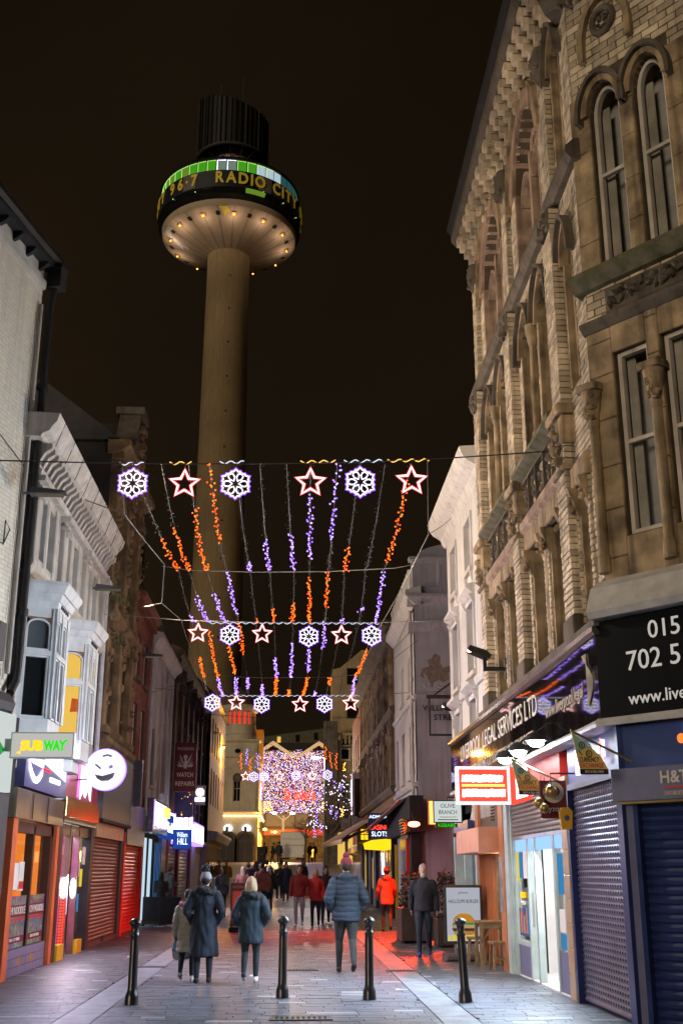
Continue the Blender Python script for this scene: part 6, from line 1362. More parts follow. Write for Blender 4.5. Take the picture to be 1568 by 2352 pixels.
pn.tube([(R1 * .99 * math.cos(k * PI / 36), R1 * .99 * math.sin(k * PI / 36), (zA + zB) / 2 + .3) for k in range(72)], .05, 4, True); pn.obj('lower_mullion', 'tower_dark', tw)
gl_ = B()
for an, dz in ((-1.2, .6), (-1.05, 1.2), (-2.0, .5), (-2.4, .9), (-.7, .9), (-.35, .5)): gl_.ball((R1 * math.cos(an), R1 * math.sin(an), zA + .8 + dz), .10, 6, 4)
gl_.obj('green_lamp', 'win_edge', tw); an = -1.12; B().tube([(R1 * .992 * math.cos(-1.3 + t * .045), R1 * .992 * math.sin(-1.3 + t * .045), zA + 1.5) for t in range(7)], .5, 4).obj('lit_room', 'win_lime', tw)
ring(R1 * 1.0, zB, R1 * 1.01, zC, 'tower_navy', 'sign_band'); ring(R1, zB, R1 * .985, zB - .05, 'tower_dark', 'sign_soffit')
for k in range(6): an = -PI / 2 - .52 + k * 1.06 ; B().lathe([(R1 * 1.012, zB + .15), (R1 * 1.018, zC - .15)], (0, 0, 0), 6, an - .10, an + .10).obj('grey_panel', 'tower_grey', tw)
def around(s, a0, size, m):
    an = a0
    for ch_ in s:
        adv = {'I': .42, 'i': .4, '·': .35, ' ': .55, '1': .5}.get(ch_, .86) * .78
        if ch_ != ' ':
            me = text_mesh(ch_, size, None, .05, .085, 0, 'CENTER', 1); me.materials.append(MATS[m]); o = bpy.data.objects.new('letter', me); col.objects.link(o); o.parent = tw
            c = an + adv / 2 * size / R1; o.matrix_local = Matrix.Translation((R1 * 1.02 * math.cos(c), R1 * 1.02 * math.sin(c), (zB + zC) / 2)) @ Matrix.Rotation(c + PI / 2, 4, 'Z') @ Matrix.Rotation(PI / 2, 4, 'X') @ Matrix.Diagonal((.8, 1, 1, 1))
        an += adv * size / R1
around('RADIO CITY 96·7', -PI / 2 - .17, 2.9, 'sign_yellow'); around('CITY 96·7', -PI / 2 - 1.56, 2.9, 'sign_yellow')
ring(R1 * 1.0, zC, R1 * .97, zC + .15, 'tower_dark', 'upper_ledge')
n = 44
for k in range(n):
    a0 = k * 2 * PI / n; a1 = (k + .93) * 2 * PI / n; am = ((a0 + a1) / 2 + PI) % (2 * PI) - PI
    front_ = -PI / 2 - 1.5 < am < -PI / 2 + 1.5; d = am + PI / 2
    m = 'win_teal'
    if front_: m = 'win_lime' if d < -.62 and k % 3 else 'win_green' if d < -.12 else 'win_bluewhite' if d < .12 else 'win_green' if d < .42 else 'win_white' if d < .85 else 'win_teal'
    q = B().lathe([(R1 * .965, zC + .15), (R1 * .965, zD)], (0, 0, 0), 2, a0, a1).obj('upper_pane', m, tw)
    if front_ and d < .75: B().tube([(R1 * .97 * math.cos(a0 + .01), R1 * .97 * math.sin(a0 + .01), zC + .2), (R1 * .97 * math.cos(a0 + .01), R1 * .97 * math.sin(a0 + .01), zD - .06), (R1 * .97 * math.cos(a1), R1 * .97 * math.sin(a1), zD - .06)], .055, 4).obj('pane_edge', 'win_edge' if d < -.15 or d > .1 else 'sign_lilac', q)
B().lathe([(R1 * .97, zD), (R1 * .99, zD + .1), (R1 * .97, zD + .7), (R1 * .6, zD + 1.2), (2, zD + 1.3)], (0, 0, 0), 72).obj('pod_roof', 'tower_dark', tw, smooth=40)
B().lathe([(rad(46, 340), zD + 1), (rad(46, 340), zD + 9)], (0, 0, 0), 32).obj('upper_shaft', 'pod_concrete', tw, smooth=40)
Rt = rad(80, 300); zE = zf(326, Rt)
def crown(r, zlow, n=64):
    b = B(); 
    top = lambda an: tz(266) + 2.0 * math.cos(an - 2.7)
    base = len(b.v)
    for k in range(n):
        an = 2 * PI * k / n; b.v.append((r * math.cos(an), r * math.sin(an), zlow)); b.v.append((r * math.cos(an), r * math.sin(an), top(an)))
    for k in range(n): j = (k + 1) % n; b.f.append((2 * k, 2 * j, 2 * j + 1, 2 * k + 1))
    b.f.append(tuple(2 * k + 1 for k in range(n))); return b, top
cb_, top_ = crown(Rt * .97, zE); cb_.obj('crown', 'tower_dark', tw)
for k in range(44):
    an = 2 * PI * k / 44; B().tube([(Rt * math.cos(an), Rt * math.sin(an), zE - .3), (Rt * math.cos(an), Rt * math.sin(an), top_(an) + .1)], .12, 4).obj('crown_rib', 'tower_rib' if k % 3 == 0 else 'tower_dark', tw)
B().tube([(Rt * 1.0 * math.cos(k * PI / 24), Rt * math.sin(k * PI / 24), zE - .1) for k in range(48)], .25, 6, True).obj('crown_ring', 'tower_rib', tw)
for k in range(16): an = k * PI / 8; B().tube([(R1 * .3 * math.cos(an), R1 * .3 * math.sin(an), zE - .9), (Rt * math.cos(an), Rt * math.sin(an), zE - .1)], .1, 4).obj('crown_strut', 'tower_rib', tw)
for (dx, dy, y) in ((-2.3, -1, 205), (1.6, 0, 178)): B().tube([(dx, dy, tz(268) - 1), (dx, dy, tz(y))], .07, 5).tube([(dx - .6, dy, tz(y) - 1.4), (dx + .3, dy, tz(y) - 1.4)], .05, 4).obj('antenna', 'tower_rib', tw)
def decal(pts, m, nm):                   # printed shape lying on the conical underside
    b = B(); vs = []
    for an, u in pts:
        r_ = rs_ + (R0 * .985 - rs_) * u; z = (zc0 - .2) + (zc1 - .4 - zc0 + .2) * u; vs.append((r_ * math.cos(an), r_ * math.sin(an), z - .05))
    b.poly(vs); b.obj(nm, m, tw)
decal([(-PI / 2 - 1.15, .98), (-PI / 2 - 1.32, .98), (-PI / 2 - 1.42, .82), (-PI / 2 - 1.62, .55), (-PI / 2 - 1.50, .56), (-PI / 2 - 1.52, .40), (-PI / 2 - 1.20, .70), (-PI / 2 - 1.10, .9)], 'white_paint', 'white_emblem')
decal([(-PI / 2 - .10, .99), (-PI / 2 - .05, .86), (-PI / 2 - .02, .74), (-PI / 2 + .03, .86), (-PI / 2 + .08, .84), (-PI / 2 + .02, .99)], 'sign_yellow', 'yellow_emblem')
# ------------------------------------------------------------------ bollards
def ground_at(x, y):
    Y = 20
    for _ in range(30):
        d = ray(x, y); t = (gz(Y) - CAMZ) / d.z; Y = max(5, min(140, d.y * t))
    return Vector((d.x * t, Y, gz(Y)))
prof = [(r * .71, z * .955) for r, z in [(.125, 0), (.125, .05), (.118, .07), (.120, .10), (.112, .13), (.088, .17), (.082, .20), (.080, .55), (.076, .80), (.074, .84), (.084, .85), (.084, .875), (.072, .885), (.070, .965), (.082, .985), (.106, 1.0), (.110, 1.02), (.098, 1.045), (.06, 1.07), (.02, 1.08)]]
bsh = B().lathe(prof, (0, 0, 0), 28).mesh('shaft', 'iron_black', 50)
for k, (x, y, lab) in enumerate(((302, 2308, 'black iron bollard at the far left of the four'), (648, 2293, 'black iron bollard second from the left, right of the person in the teal parka'), (848, 2297, 'black iron bollard third from the left, beside the person in the quilted jacket'), (1069, 2303, 'leaning black iron bollard in front of the burger poster'))):
    p = ground_at(x, y); t = thing('bollard', lab, 'bollard', p, rnd.uniform(0, 3), 'bollards across the street')
    o = bpy.data.objects.new('shaft', bsh); col.objects.link(o); o.parent = t
    if k == 3: t.rotation_euler = (R(1), R(-2.6), 0)
    B().lathe([(.115, 0), (.11, .006)], (0, 0, 0), 28).obj('foot_ring', 'grate', t)

# ------------------------------------------------------------------ wall lanterns and brackets
def lantern(x, y, Y, side, label, power=0.):
    p = atY(x, y, Y); t = thing('street_lantern', label, 'street lamp', p, 0, 'flat lanterns on the walls'); s = side
    b = B(); b.hexa([(-.30, -.11, 0), (.30, -.09, .02), (.30, .09, .02), (-.30, .11, 0), (-.26, -.08, .12), (.26, -.05, .07), (.26, .05, .07), (-.26, .08, .12)]); b.obj('housing', 'lantern_grey', t)
    B().box(-.2, .24, -.075, .075, -.012, .0).obj('lens', 'lens_dim', t)
    wx = (LX if s < 0 else RX) - p.x; B().tube([(s * .25, 0, .05), (wx, 0, .02)], .025, 6).obj('arm', 'lantern_grey', t)
    if power: lamp('facade_fill', 'SPOT', (-s * .42, 0, -.10), power, FILL_TINT, .25, t, (-s * .97, -.05, -.10), 130, .5)  # added fill aimed at the opposite fronts; the lantern itself is dark
FILL_TINT = (1, .78, .54)
lantern(112, 1137, 17.6, -1, 'grey flat lantern on the left wall nearest the camera', 1300)
lantern(250, 1355, 24.2, -1, 'grey flat lantern on the left between bay house and gothic house', 1500)
lantern(352, 1509, 33.0, -1, 'grey flat lantern on the left by the red brick house', 1300)
lantern(493, 1686, 60.5, -1, 'grey flat lantern on the left before the pinkish end house', 700)
def flood_bracket(x, y, Y, label, power):
    p = atY(x, y, Y); t = thing('wall_floodlight', label, 'lamp', p, 0, 'black floodlights on the right walls')
    B().prism([(-.22, .05), (.16, -.10), (.20, -.04), (.12, .04), (-.18, .14)], -.13, .13).obj('housing', 'black_paint', t)
    B().box(.06, .12, -.03, .03, -.26, -.06).obj('post', 'black_paint', t); B().box(.06, RX - p.x, -.04, .04, -.30, -.23).obj('arm', 'black_paint', t); B().box(RX - p.x - .03, RX - p.x, -.08, .08, -.45, -.08).obj('wall_plate', 'black_paint', t)
    B().hexa([(-.20, -.11, .04), (.12, -.11, -.09), (.12, .11, -.09), (-.20, .11, .04), (-.205, -.11, .03), (.115, -.11, -.10), (.115, .11, -.10), (-.205, .11, .03)]).obj('lens', 'glass', t)
    if power: lamp('flood_light', 'SPOT', (-.30, 0, -.02), power, (1, .88, .74), .2, t, (-.95, -.25, .12), 165, .4)  # added spot to brighten the left wall; the floodlight's lens is unlit
flood_bracket(1100, 1502, 19.5, 'black floodlight on a bracket at the corner of the gothic building', 900)
flood_bracket(1035, 1628, 26.0, 'black floodlight on a bracket below the white house', 520)
fs = thing('empty_sign_frame', 'empty black metal sign frame over the side street', 'sign frame', atY(985, 1690, 27.5))
w = .78; h = .95
B().box(0, w, 0, .05, 0, .05).box(0, .05, 0, .05, .05, h).box(w - .05, w, 0, .05, .05, h).obj('frame', 'black_paint', fs); B().tube([(-.05, .02, h), (w + .3, .02, h)], .045, 6).tube([(.1, .02, h), (w, .02, h + .5)], .02, 5).obj('arm', 'black_paint', fs)

# ------------------------------------------------------------------ festive lights over the street
def wire(name, label, pts, r, m, cat='cable'):
    P = [atY(*p) for p in pts]; Q = []
    for a, c in zip(P, P[1:]):
        n = max(2, int((c - a).length / .5)); sag = (c - a).length ** 2 * .002
        for i in range(n): t = i / n; q = a.lerp(c, t); q.z -= 4 * t * (1 - t) * sag * .3; Q.append(q)
    Q.append(P[-1]); base = Q[0].copy()
    return tag(B().tube([q - base for q in Q], r, 6).obj(name, m, loc=base), label, cat)
r1 = wire('support_cable', 'thick dark cable across the street holding the nearest row of lights', [(-90, 1055, 15), (270, 1064, 15), (540, 1066, 15), (800, 1062, 15), (985, 1055, 15), (1268, 1036, 15)], .010, 'cable')
wire('support_cable', 'pale cable halfway between the nearest and second rows of lights', [(372, 1300, 21), (440, 1310, 21), (580, 1314, 21), (750, 1313, 21), (905, 1305, 21), (985, 1290, 21)], .007, 'rope')
wire('support_cable', 'cable across the street holding the second row of lights', [(232, 1410, 25.5), (430, 1425, 25.5), (600, 1430, 25.5), (760, 1430, 25.5), (872, 1430, 25.5), (1032, 1424, 25.5)], .009, 'rope')
wire('support_cable', 'pale cable halfway between the second and third rows of lights', [(350, 1590, 31.5), (480, 1550, 31.5), (600, 1557, 31.5), (760, 1555, 31.5), (860, 1546, 31.5), (960, 1470, 31.5)], .007, 'rope')
wire('support_cable', 'cable across the street holding the third row of lights', [(350, 1580, 36), (480, 1592, 36), (600, 1598, 36), (820, 1597, 36), (955, 1590, 36)], .009, 'rope')
wire('support_cable', 'thin dark cable across the street beyond the third row of lights', [(470, 1640, 46), (620, 1650, 46), (830, 1648, 46)], .010, 'cable')
wire('guy_rope', 'pale guy rope at the left side of the festive lights', [(196, 1148, 16.2), (286, 1181, 15.6), (378, 1296, 20.8), (372, 1385, 22.6), (416, 1424, 25.5), (472, 1586, 35.8)], .009, 'rope', 'rope')
wire('guy_rope', 'pale guy rope at the right side of the festive lights', [(981, 1055, 15.0), (983, 1227, 16.5), (876, 1432, 25.4), (800, 1590, 35.8)], .007, 'rope', 'rope')
wire('guy_rope', 'short pale rope tied from the right guy rope to the white house', [(983, 1227, 16.5), (1036, 1190, 22.2)], .006, 'rope', 'rope')
wire('guy_rope', 'short pale rope hanging below the leftmost snowflake', [(281, 1066, 15), (284, 1120, 15.1), (286, 1181, 15.6)], .006, 'rope', 'rope')
wire('guy_rope', 'pale rope from the cream house to the second light row', [(250, 1400, 31), (372, 1385, 22.6)], .006, 'rope', 'rope')
wire('loose_cable', 'thin cable slung from the left wall towards the far end', [(215, 1430, 26), (330, 1520, 38), (480, 1680, 62)], .010, 'cable')
wire('loose_cable', 'thin cable slung from the right corner house into the street', [(950, 1440, 34), (870, 1520, 44), (835, 1600, 52)], .010, 'cable')
def wrap(x0, x1, y0, y1, Y, m, label):
    a = atY(x0, y0, Y); c = atY(x1, y1, Y); n = int((c - a).length / .04) + 2
    P = [a.lerp(c, i / n) - a + Vector((0, .02 * math.sin(i * 1.3), .02 * math.cos(i * 1.3) - .01)) for i in range(n + 1)]
    tag(B().tube(P, .008, 5).obj('rope_light', m, loc=a), label, 'rope light')
for k, (a, c, m) in enumerate(((275, 330, 'wrap_white'), (390, 440, 'wrap_gold'), (505, 560, 'wrap_white'), (690, 770, 'wrap_gold'), (790, 880, 'wrap_white'), (890, 985, 'wrap_gold'))):
    wrap(a, c, 1064 - k * 1.4, 1063 - k * 1.6, 15, m, ORD[k] + ' piece of glowing rope light from the left on the nearest cable')
wrap(480, 870, 1430, 1431, 25.5, 'wrap_white', 'long glowing rope light wound on the second row cable'); wrap(505, 825, 1598, 1597, 36, 'wrap_white', 'long glowing rope light wound on the third row cable')

def star_pts(r, ri, a=PI / 2): return [((r if i % 2 == 0 else ri) * math.cos(a + i * PI / 5), (r if i % 2 == 0 else ri) * math.sin(a + i * PI / 5)) for i in range(10)]
def mstar():
    o, i_, d = B(), B(), B()
    o.tube([(x, -.006, z) for x, z in star_pts(1.02, .48)], .038, 5, True); i_.tube([(x, 0, z) for x, z in star_pts(.88, .415)], .072, 6, True); o.tube([(x, -.006, z) for x, z in star_pts(.66, .31)], .026, 5, True)  # red tubes stand in for the halo around the lit rope
    return [('halo_rim', o.mesh('halo_rim', 'star_halo')), ('rope', i_.mesh('rope', 'star_white'))]
def mflake():
    o, i_ = B(), B(); zig = []
    for k in range(36):
        an = k * PI / 18; six = (k % 6); rr = (.92 + .08 * math.cos(6 * an)) * (1.0 if k % 2 == 0 else .88); zig.append((rr * math.sin(an), rr * math.cos(an)))
    o.tube([(x * 1.02, -.006, z * 1.02) for x, z in zig], .045, 5, True); i_.tube([(x * .93, 0, z * .93) for x, z in zig], .046, 5, True)  # violet outer tube imitates the fringe of glow around the flake
    for k in range(6):
        an = k * PI / 3 + PI / 6; u = Vector((math.sin(an), 0, math.cos(an))); v = Vector((u.z, 0, -u.x))
        i_.tube([u * .20, u * .40 + v * .17, u * .60 + v * .17, u * .80, u * .60 - v * .17, u * .40 - v * .17], .042, 5, True)
    return [('halo_rim', o.mesh('halo_rim', 'led_violet')), ('rope', i_.mesh('rope', 'led_white'))]
STAR, FLAKE = mstar(), mflake()
hub = B().lathe([(.09, -.02), (.09, .02)], (0, 0, 0), 6).mesh('hub', 'matt_black')
rows = [('nearest', 15.0, 38, [(305, 1110, 'S'), (424, 1111, 'T'), (541, 1111, 'S'), (713, 1108, 'T'), (827, 1107, 'S'), (945, 1104, 'T')], 1064),
        ('second', 25.5, 25, [(455, 1454, 'T'), (528, 1458, 'S'), (602, 1456, 'T'), (709, 1462, 'S'), (784, 1459, 'T'), (853, 1460, 'S')], 1429),
        ('third', 36.0, 20.5, [(488, 1614, 'S'), (543, 1614, 'T'), (601, 1618, 'S'), (689, 1618, 'T'), (745, 1617, 'S'), (805, 1615, 'T')], 1597),
        ('farthest', 66.0, 12, [(564, 1783, 'T'), (583, 1784, 'S'), (606, 1784, 'S'), (642, 1783, 'T'), (680, 1781, 'S'), (717, 1782, 'T'), (752, 1780, 'S')], 1768)]
for nm, Y, rp_, ms, wy in rows:
    cnt = {'S': 0, 'T': 0}
    for x, y, kind in ms:
        p = atY(x, y, Y); rr = (atY(x + rp_, y, Y) - p).length; nth = ORD[cnt[kind]]; cnt[kind] += 1
        t = thing('star_light' if kind == 'T' else 'snowflake_light', f'{nth} lit {"star" if kind == "T" else "snowflake"} from the left in the {nm} row of lights', 'star light' if kind == 'T' else 'snowflake light', p, 0, f'{nm} row of festive motifs')
        for pn_, me in (STAR if kind == 'T' else FLAKE):
            o = bpy.data.objects.new(pn_, me); col.objects.link(o); o.parent = t; o.scale = (rr, rr, rr)
        B().tube([(0, 0, rr * .9), (0, 0, (atY(x, wy, Y) - p).z)], .008, 5).obj('hanger', 'cable', t)
SX = [[305, 370, 433, 481, 542, 597, 658, 713, 774, 824, 884, 942], [411, 436, 476, 522, 575, 620, 675, 711, 753, 791, 839, 879], [446, 479, 519, 549, 590, 630, 673, 711, 746, 784, 824, 862],
      [469, 501, 542, 569, 602, 635, 668, 706, 731, 758, 786, 814], [481, 512, 542, 571, 603, 632, 662, 695, 721, 748, 776, 809]]
SY = [(1064, 15.0), (1312, 21.0), (1429, 25.5), (1556, 31.5), (1597, 36.0)]
O_, V_ = 'led_orange', 'led_violet2'
glow2('led_violet2', (.26, .09, 1.0), (.60, .40, 1.0), 2.8)
LIT = [{0: (.62, 1, O_), 1: (.8, 1, V_), 2: (.55, 1, O_)}, {0: (.5, 1, O_), 1: (.4, 1, V_), 2: (.1, 1, O_), 3: (0, 1, V_)}, {0: (.33, 1, O_), 1: (.35, 1, V_), 2: (.3, .9, O_), 3: (0, 1, V_)}, {0: (0, .62, O_), 1: (0, .8, V_), 2: (0, .5, O_), 3: (0, .5, V_)},
       {0: (.86, 1, V_), 1: (.9, 1, O_), 3: (.3, 1, V_)}, {0: (.6, 1, V_), 1: (.65, 1, O_), 2: (.55, 1, V_), 3: (0, 1, O_)}, {0: (.58, 1, V_), 1: (.55, 1, O_), 2: (.3, 1, V_), 3: (.55, 1, O_)}, {0: (.25, .85, V_), 1: (.1, 1, O_), 2: (.4, .85, V_), 3: (0, 1, O_)},
       {0: (0, .62, V_), 1: (0, .62, O_), 2: (0, .4, V_), 3: (.7, 1, V_)}, {0: (.7, 1, O_), 1: (.88, 1, V_), 3: (0, .35, O_)}, {1: (.6, .7, V_)}, {0: (.12, .85, O_), 1: (0, 1, V_), 2: (.4, 1, O_), 3: (0, 1, V_)}]
GAP = ['the nearest row and the first pale cable', 'the first pale cable and the second row', 'the second row and the next pale cable', 'the next pale cable and the third row']
for s in range(12):
    for g_ in range(4):
        a = atY(SX[g_][s], SY[g_][0], SY[g_][1]); c = atY(SX[g_ + 1][s], SY[g_ + 1][0], SY[g_ + 1][1]); L_ = (c - a).length; sag = (.16, .10, .12, .06)[g_] * rnd.uniform(.7, 1.3); zr = (SY[g_][1] + 1.7) / (SY[g_ + 1][1] + 1.7)
        pt = lambda t: a.lerp(c, t) - a + Vector((0, 0, -4 * t * (1 - t) * sag))
        t_ = thing('light_string', f'{ORD[s]} light string from the left between {GAP[g_]}', 'light string', a, 0, 'light strings running along the street')
        B().tube([pt(i / 12) for i in range(13)], .004, 4).obj('flex', 'cable', t_)
        n = int(L_ / .075); lit = LIT[s].get(g_); bl, bo = B(), B()
        if lit: lit = [q * zr / (1 - q * (1 - zr)) for q in lit[:2]] + [lit[2]]
        for i in range(n):
            t = (i + .5) / n; q = pt(t) + Vector((rnd.gauss(0, .022), rnd.gauss(0, .022), rnd.gauss(0, .012)))
            if lit and lit[0] <= t <= lit[1]:
                bl.octa(q + Vector((rnd.gauss(0, .012), rnd.gauss(0, .02), 0)), (.0165, .0185, .020, .021)[g_])
            else: bo.octa(q, .010)
        if bl.v: bl.obj('led_cluster', lit[2], t_, kind='stuff')
        if bo.v: bo.obj('dark_bulbs', 'bulb_off', t_, kind='stuff')
for k, (x, y, m) in enumerate(((553, 1745, O_), (568, 1735, V_), (575, 1755, O_), (592, 1745, V_), (760, 1742, O_), (747, 1730, O_), (772, 1745, O_))):
    a = atY(x, y - 14, 62); b = B()
    for i in range(16): b.octa((rnd.gauss(0, .05), 0, -i * .055), .03)
    tag(b.obj('light_string', m, loc=a), ORD[k] + ' short light string from the left above the farthest row', 'light string', 'short strings at the farthest row', 'thing')

# ------------------------------------------------------------------ square: lamp post, bare trees, van, planters
def tree(x, Y, h, label, seed, lights=True):
    rr = random.Random(seed); z = gz(Y); t = thing('bare_tree', label, 'tree', (x, Y, z)); b = B(); tw_ = B(); li = B()
    def grow(p, d, l, r, k):
        q = p + d * l; (b if k < 3 else tw_).tube([p, p.lerp(q, .5) + Vector((rr.gauss(0, .04), rr.gauss(0, .04), 0)) * l, q], r, 6 if k < 3 else 4, rs=[r, r * .85, r * .7])
        if k > 6 or r < .006: return
        if k > 3 and rr.random() < .18: li.octa(q, .05)
        for _ in range(rr.choice((2, 3, 3))):
            nd = (d + Vector((rr.gauss(0, .55), rr.gauss(0, .55), rr.gauss(.05, .35)))).normalized(); grow(q, nd, l * rr.uniform(.62, .82), r * .66, k + 1)
    grow(Vector((0, 0, 0)), Vector((0, 0, 1)), h * .3, h * .022, 0)
    b.obj('trunk', 'bark', t, smooth=60); tw_.obj('crown', 'bark', t, kind='stuff')
    if lights: li.obj('fairy_lights', 'bulb_white', t, kind='stuff')
p = atY(750, 1960, 88); tree(p.x, 88, 6.0, 'bare tree hung with small white lights in the square', 3)
p = atY(700, 1965, 96); tree(p.x, 96, 4.2, 'smaller bare tree left of the lamp post in the square', 8, False)
p = atY(795, 1960, 84); tree(p.x, 84, 7.0, 'bare tree by the tan building at the right of the square', 21)
for k, (x, y) in enumerate(((790, 1752), (768, 1790), (782, 1798), (743, 1838), (760, 1850), (772, 1862), (785, 1858), (722, 1900), (738, 1890), (718, 1950), (745, 1800), (728, 1868))):
    a = atY(x, y, 84); b = B()
    for i in range(14): b.octa((rnd.gauss(0, .06), rnd.gauss(0, .06), -rnd.uniform(0, .7)), .035)
    tag(b.obj('light_cluster', 'led_violet2' if k % 3 else 'dot_gold', loc=a), ORD[k] + ' hanging light cluster among the bare trees' if k < 13 else '', 'light cluster', 'light clusters in the trees', 'thing')
lp = thing('lamp_post', 'tall lamp post with a white lamp in front of the light wall', 'street lamp', (atY(745, 1960, 76).x, 76, gz(76)))
zt_ = atY(745, 1742, 76).z - gz(76)
B().lathe([(.12, 0), (.10, 1.0), (.06, 1.1), (.045, zt_)], (0, 0, 0), 10).obj('post', 'lantern_grey', lp, smooth=40); B().tube([(0, 0, zt_), (-.2, 0, zt_ + .1), (-.55, 0, zt_ + .08)], .035, 6).obj('arm', 'lantern_grey', lp); B().ball((-.62, 0, zt_ + .04), (.28, .14, .07), 10, 6).obj('lamp_head', 'flood', lp)
lamp('post_light', 'POINT', (-.62, 0, zt_ - .15), 1800, (1, .86, .70), .2, lp)
tl = thing('twin_lamp', 'pair of white lamps on a pillar below the light wall', 'lamp', (atY(650, 1930, 128).x, 128, gz(128)))
B().box(-.12, .12, -.1, .1, 0, 5).obj('pillar', 'grey_panel', tl); B().ball((-1.0, -.3, 5.2), (.25, .15, .09), 10, 6).obj('lamp_head', 'flood', tl); B().ball((1.0, -.3, 5.2), (.25, .15, .09), 10, 6).obj('lamp_head', 'flood', tl); B().tube([(-1, -.3, 5.2), (0, 0, 4.4), (1, -.3, 5.2)], .07, 6).obj('arm', 'aluminium', tl)
lamp('twin_light', 'POINT', (0, -5, 4.0), 2600, (1, .72, .38), .3, tl)
va = thing('parked_van', 'white box van seen from behind at the top of the street', 'van', (atY(672, 1985, 97).x, 97, gz(97)))
B().slab(-1.02, 1.02, 0, 4.0, .55, 2.62, .06).obj('body', 'van_white', va); B().box(-.98, .98, -.04, 0, .62, 1.52).obj('rear_door', 'van_white', va); B().box(-.98, .98, -.05, 0, 1.58, 2.5).obj('rear_door', 'van_white', va)
for z in (1.53, 2.05): B().tube([(-.9, -.06, z + .04), (-.7, -.07, z), (.7, -.07, z), (.9, -.06, z + .04)], .012, 4).obj('door_seam', 'lantern_grey', va)
B().box(-.95, .95, -.08, .1, .42, .56).obj('bumper', 'matt_black', va); B().box(-.25, .25, -.09, -.08, .45, .55).obj('number_plate', 'yellow_plastic', va)
for sx in (-1, 1):
    B().box(sx * .88 - .07, sx * .88 + .07, -.06, 0, .62, .80).obj('tail_light', 'red_plain', va)
    for yy in (.8, 3.2): B().tube([(sx * .78, yy, .34), (sx * 1.0, yy, .34)], .34, 18).obj('wheel', 'tyre', va)
def shrub(b, cx, cy, z0, z1, rx, ry, n, s):
    for _ in range(n):
        u = rnd.uniform(0, 2 * PI); q = math.sqrt(rnd.random()); z = rnd.uniform(z0, z1); k = 1 - .35 * ((z - z0) / (z1 - z0)) ** 2
        c = Vector((cx + rx * k * q * math.cos(u), cy + ry * k * q * math.sin(u), z)); d = Vector((rnd.gauss(0, 1), rnd.gauss(0, 1), rnd.gauss(.4, .8))).normalized(); e = d.orthogonal().normalized(); s_ = s * rnd.uniform(.6, 1.3)
        b.poly([c - e * s_ * .4, c + d * s_ * .5 - e * s_ * .1, c + d * s_, c + e * s_ * .4])
def planter(x, Y, w, d, h, hh, m, n, label, box='dark_wood'):
    t = thing('planter', label, 'planter', (x, Y, gz(Y)))
    B().slab(-w / 2, w / 2, -d / 2, d / 2, .06, h, .01).obj('trough', box, t)
    for sx in (-1, 1): B().box(sx * w / 2 - .06 if sx > 0 else -w / 2, sx * w / 2 if sx > 0 else -w / 2 + .06, -d / 2, d / 2, 0, .06).obj('foot', 'matt_black', t)
    b = B(); shrub(b, 0, 0, h - .05, hh, w * .52, d * .6, n, .09); b.obj('foliage', m, t, kind='stuff')
    b = B(); shrub(b, 0, 0, hh - .25, hh + .08, w * .45, d * .5, n // 12, .1); b.obj('red_leaves', 'autumn', t, kind='stuff'); return t
planter(2.95, 28.6, .62, 1.3, .78, 1.5, 'heather', 900, 'brown trough of tall dry heather behind the person in the dark jacket and blue shoes')
planter(3.55, 26.8, .5, .7, .6, 1.55, 'heather', 700, 'planter of heather and red leaves beside the blue-lit window')
planter(1.55, 52, .9, .9, .35, 1.15, 'leaf', 700, 'round bright green bush in a tub beyond the red coat')
sc = thing('cafe_screen', 'low purple-grey canvas screen outside the blue-lit bar', 'screen', (0, 0, 0))
B().box(3.05, 3.68, 27.55, 27.6, .08, .92).obj('canvas', 'grey_panel', sc); B().tube([(3.05, 27.57, 0), (3.05, 27.57, 1.25), (3.68, 27.57, 1.25), (3.68, 27.57, 0)], .02, 6).obj('frame', 'aluminium', sc); B().box(3.07, 3.66, 27.57, 27.58, .93, 1.24).obj('clear_panel', 'clear_glass', sc)
bs2 = thing('black_cafe_screen', 'low black canvas screen across the left pavement', 'screen', (0, 36.4, 0))
a = atY(320, 2128, 36.4); c = atY(416, 2062, 36.4)
B().box(a.x, c.x, -.02, .02, .08, c.z).obj('canvas', 'matt_black', bs2); B().box(a.x, c.x, -.03, .03, c.z, c.z + .03).obj('top_rail', 'black_paint', bs2)
for x in (a.x, (a.x + c.x) / 2, c.x): B().box(x - .02, x + .02, -.03, .03, 0, c.z).obj('post', 'black_paint', bs2); B().slab(x - .15, x + .15, -.2, .2, 0, .03, .01).obj('foot', 'aluminium', bs2)
ms = front('menu_stand', 'dark wooden menu stand lettered millionaires grill right of the long dark coat', 'menu stand', (atY(527, 2150, 33.5).x, 33.5, 0))
w = atY(590, 2150, 33.5).x - ms.root.location.x; h = atY(560, 2028, 33.5).z
ms.put(B().box(0, w, 0, .05, .55, h), 'board', 'dark_wood'); ms.put(B().box(.06, w * .47, -.01, 0, .62, h - .22).box(w * .53, w - .06, -.01, 0, .62, h - .22), 'menu_sheet', 'terracotta'); text(ms, 'MILLIONAIRES GRILL', w / 2, -.008, h - .11, .1, 'brass', w * .86)
ms.put(B().box(.02, .07, .0, .05, 0, .55).box(w - .07, w - .02, 0, .05, 0, .55), 'leg', 'dark_wood'); ms.put(B().slab(-.02, w + .02, -.25, .3, .0, .12, .03), 'base', 'matt_black'); ms.put(B().lathe([(.36, 0), (.33, .16), (.2, .3), (.02, .34)], (w * .45, -.05, .16), 16), 'cover', 'grey_panel', smooth=50)
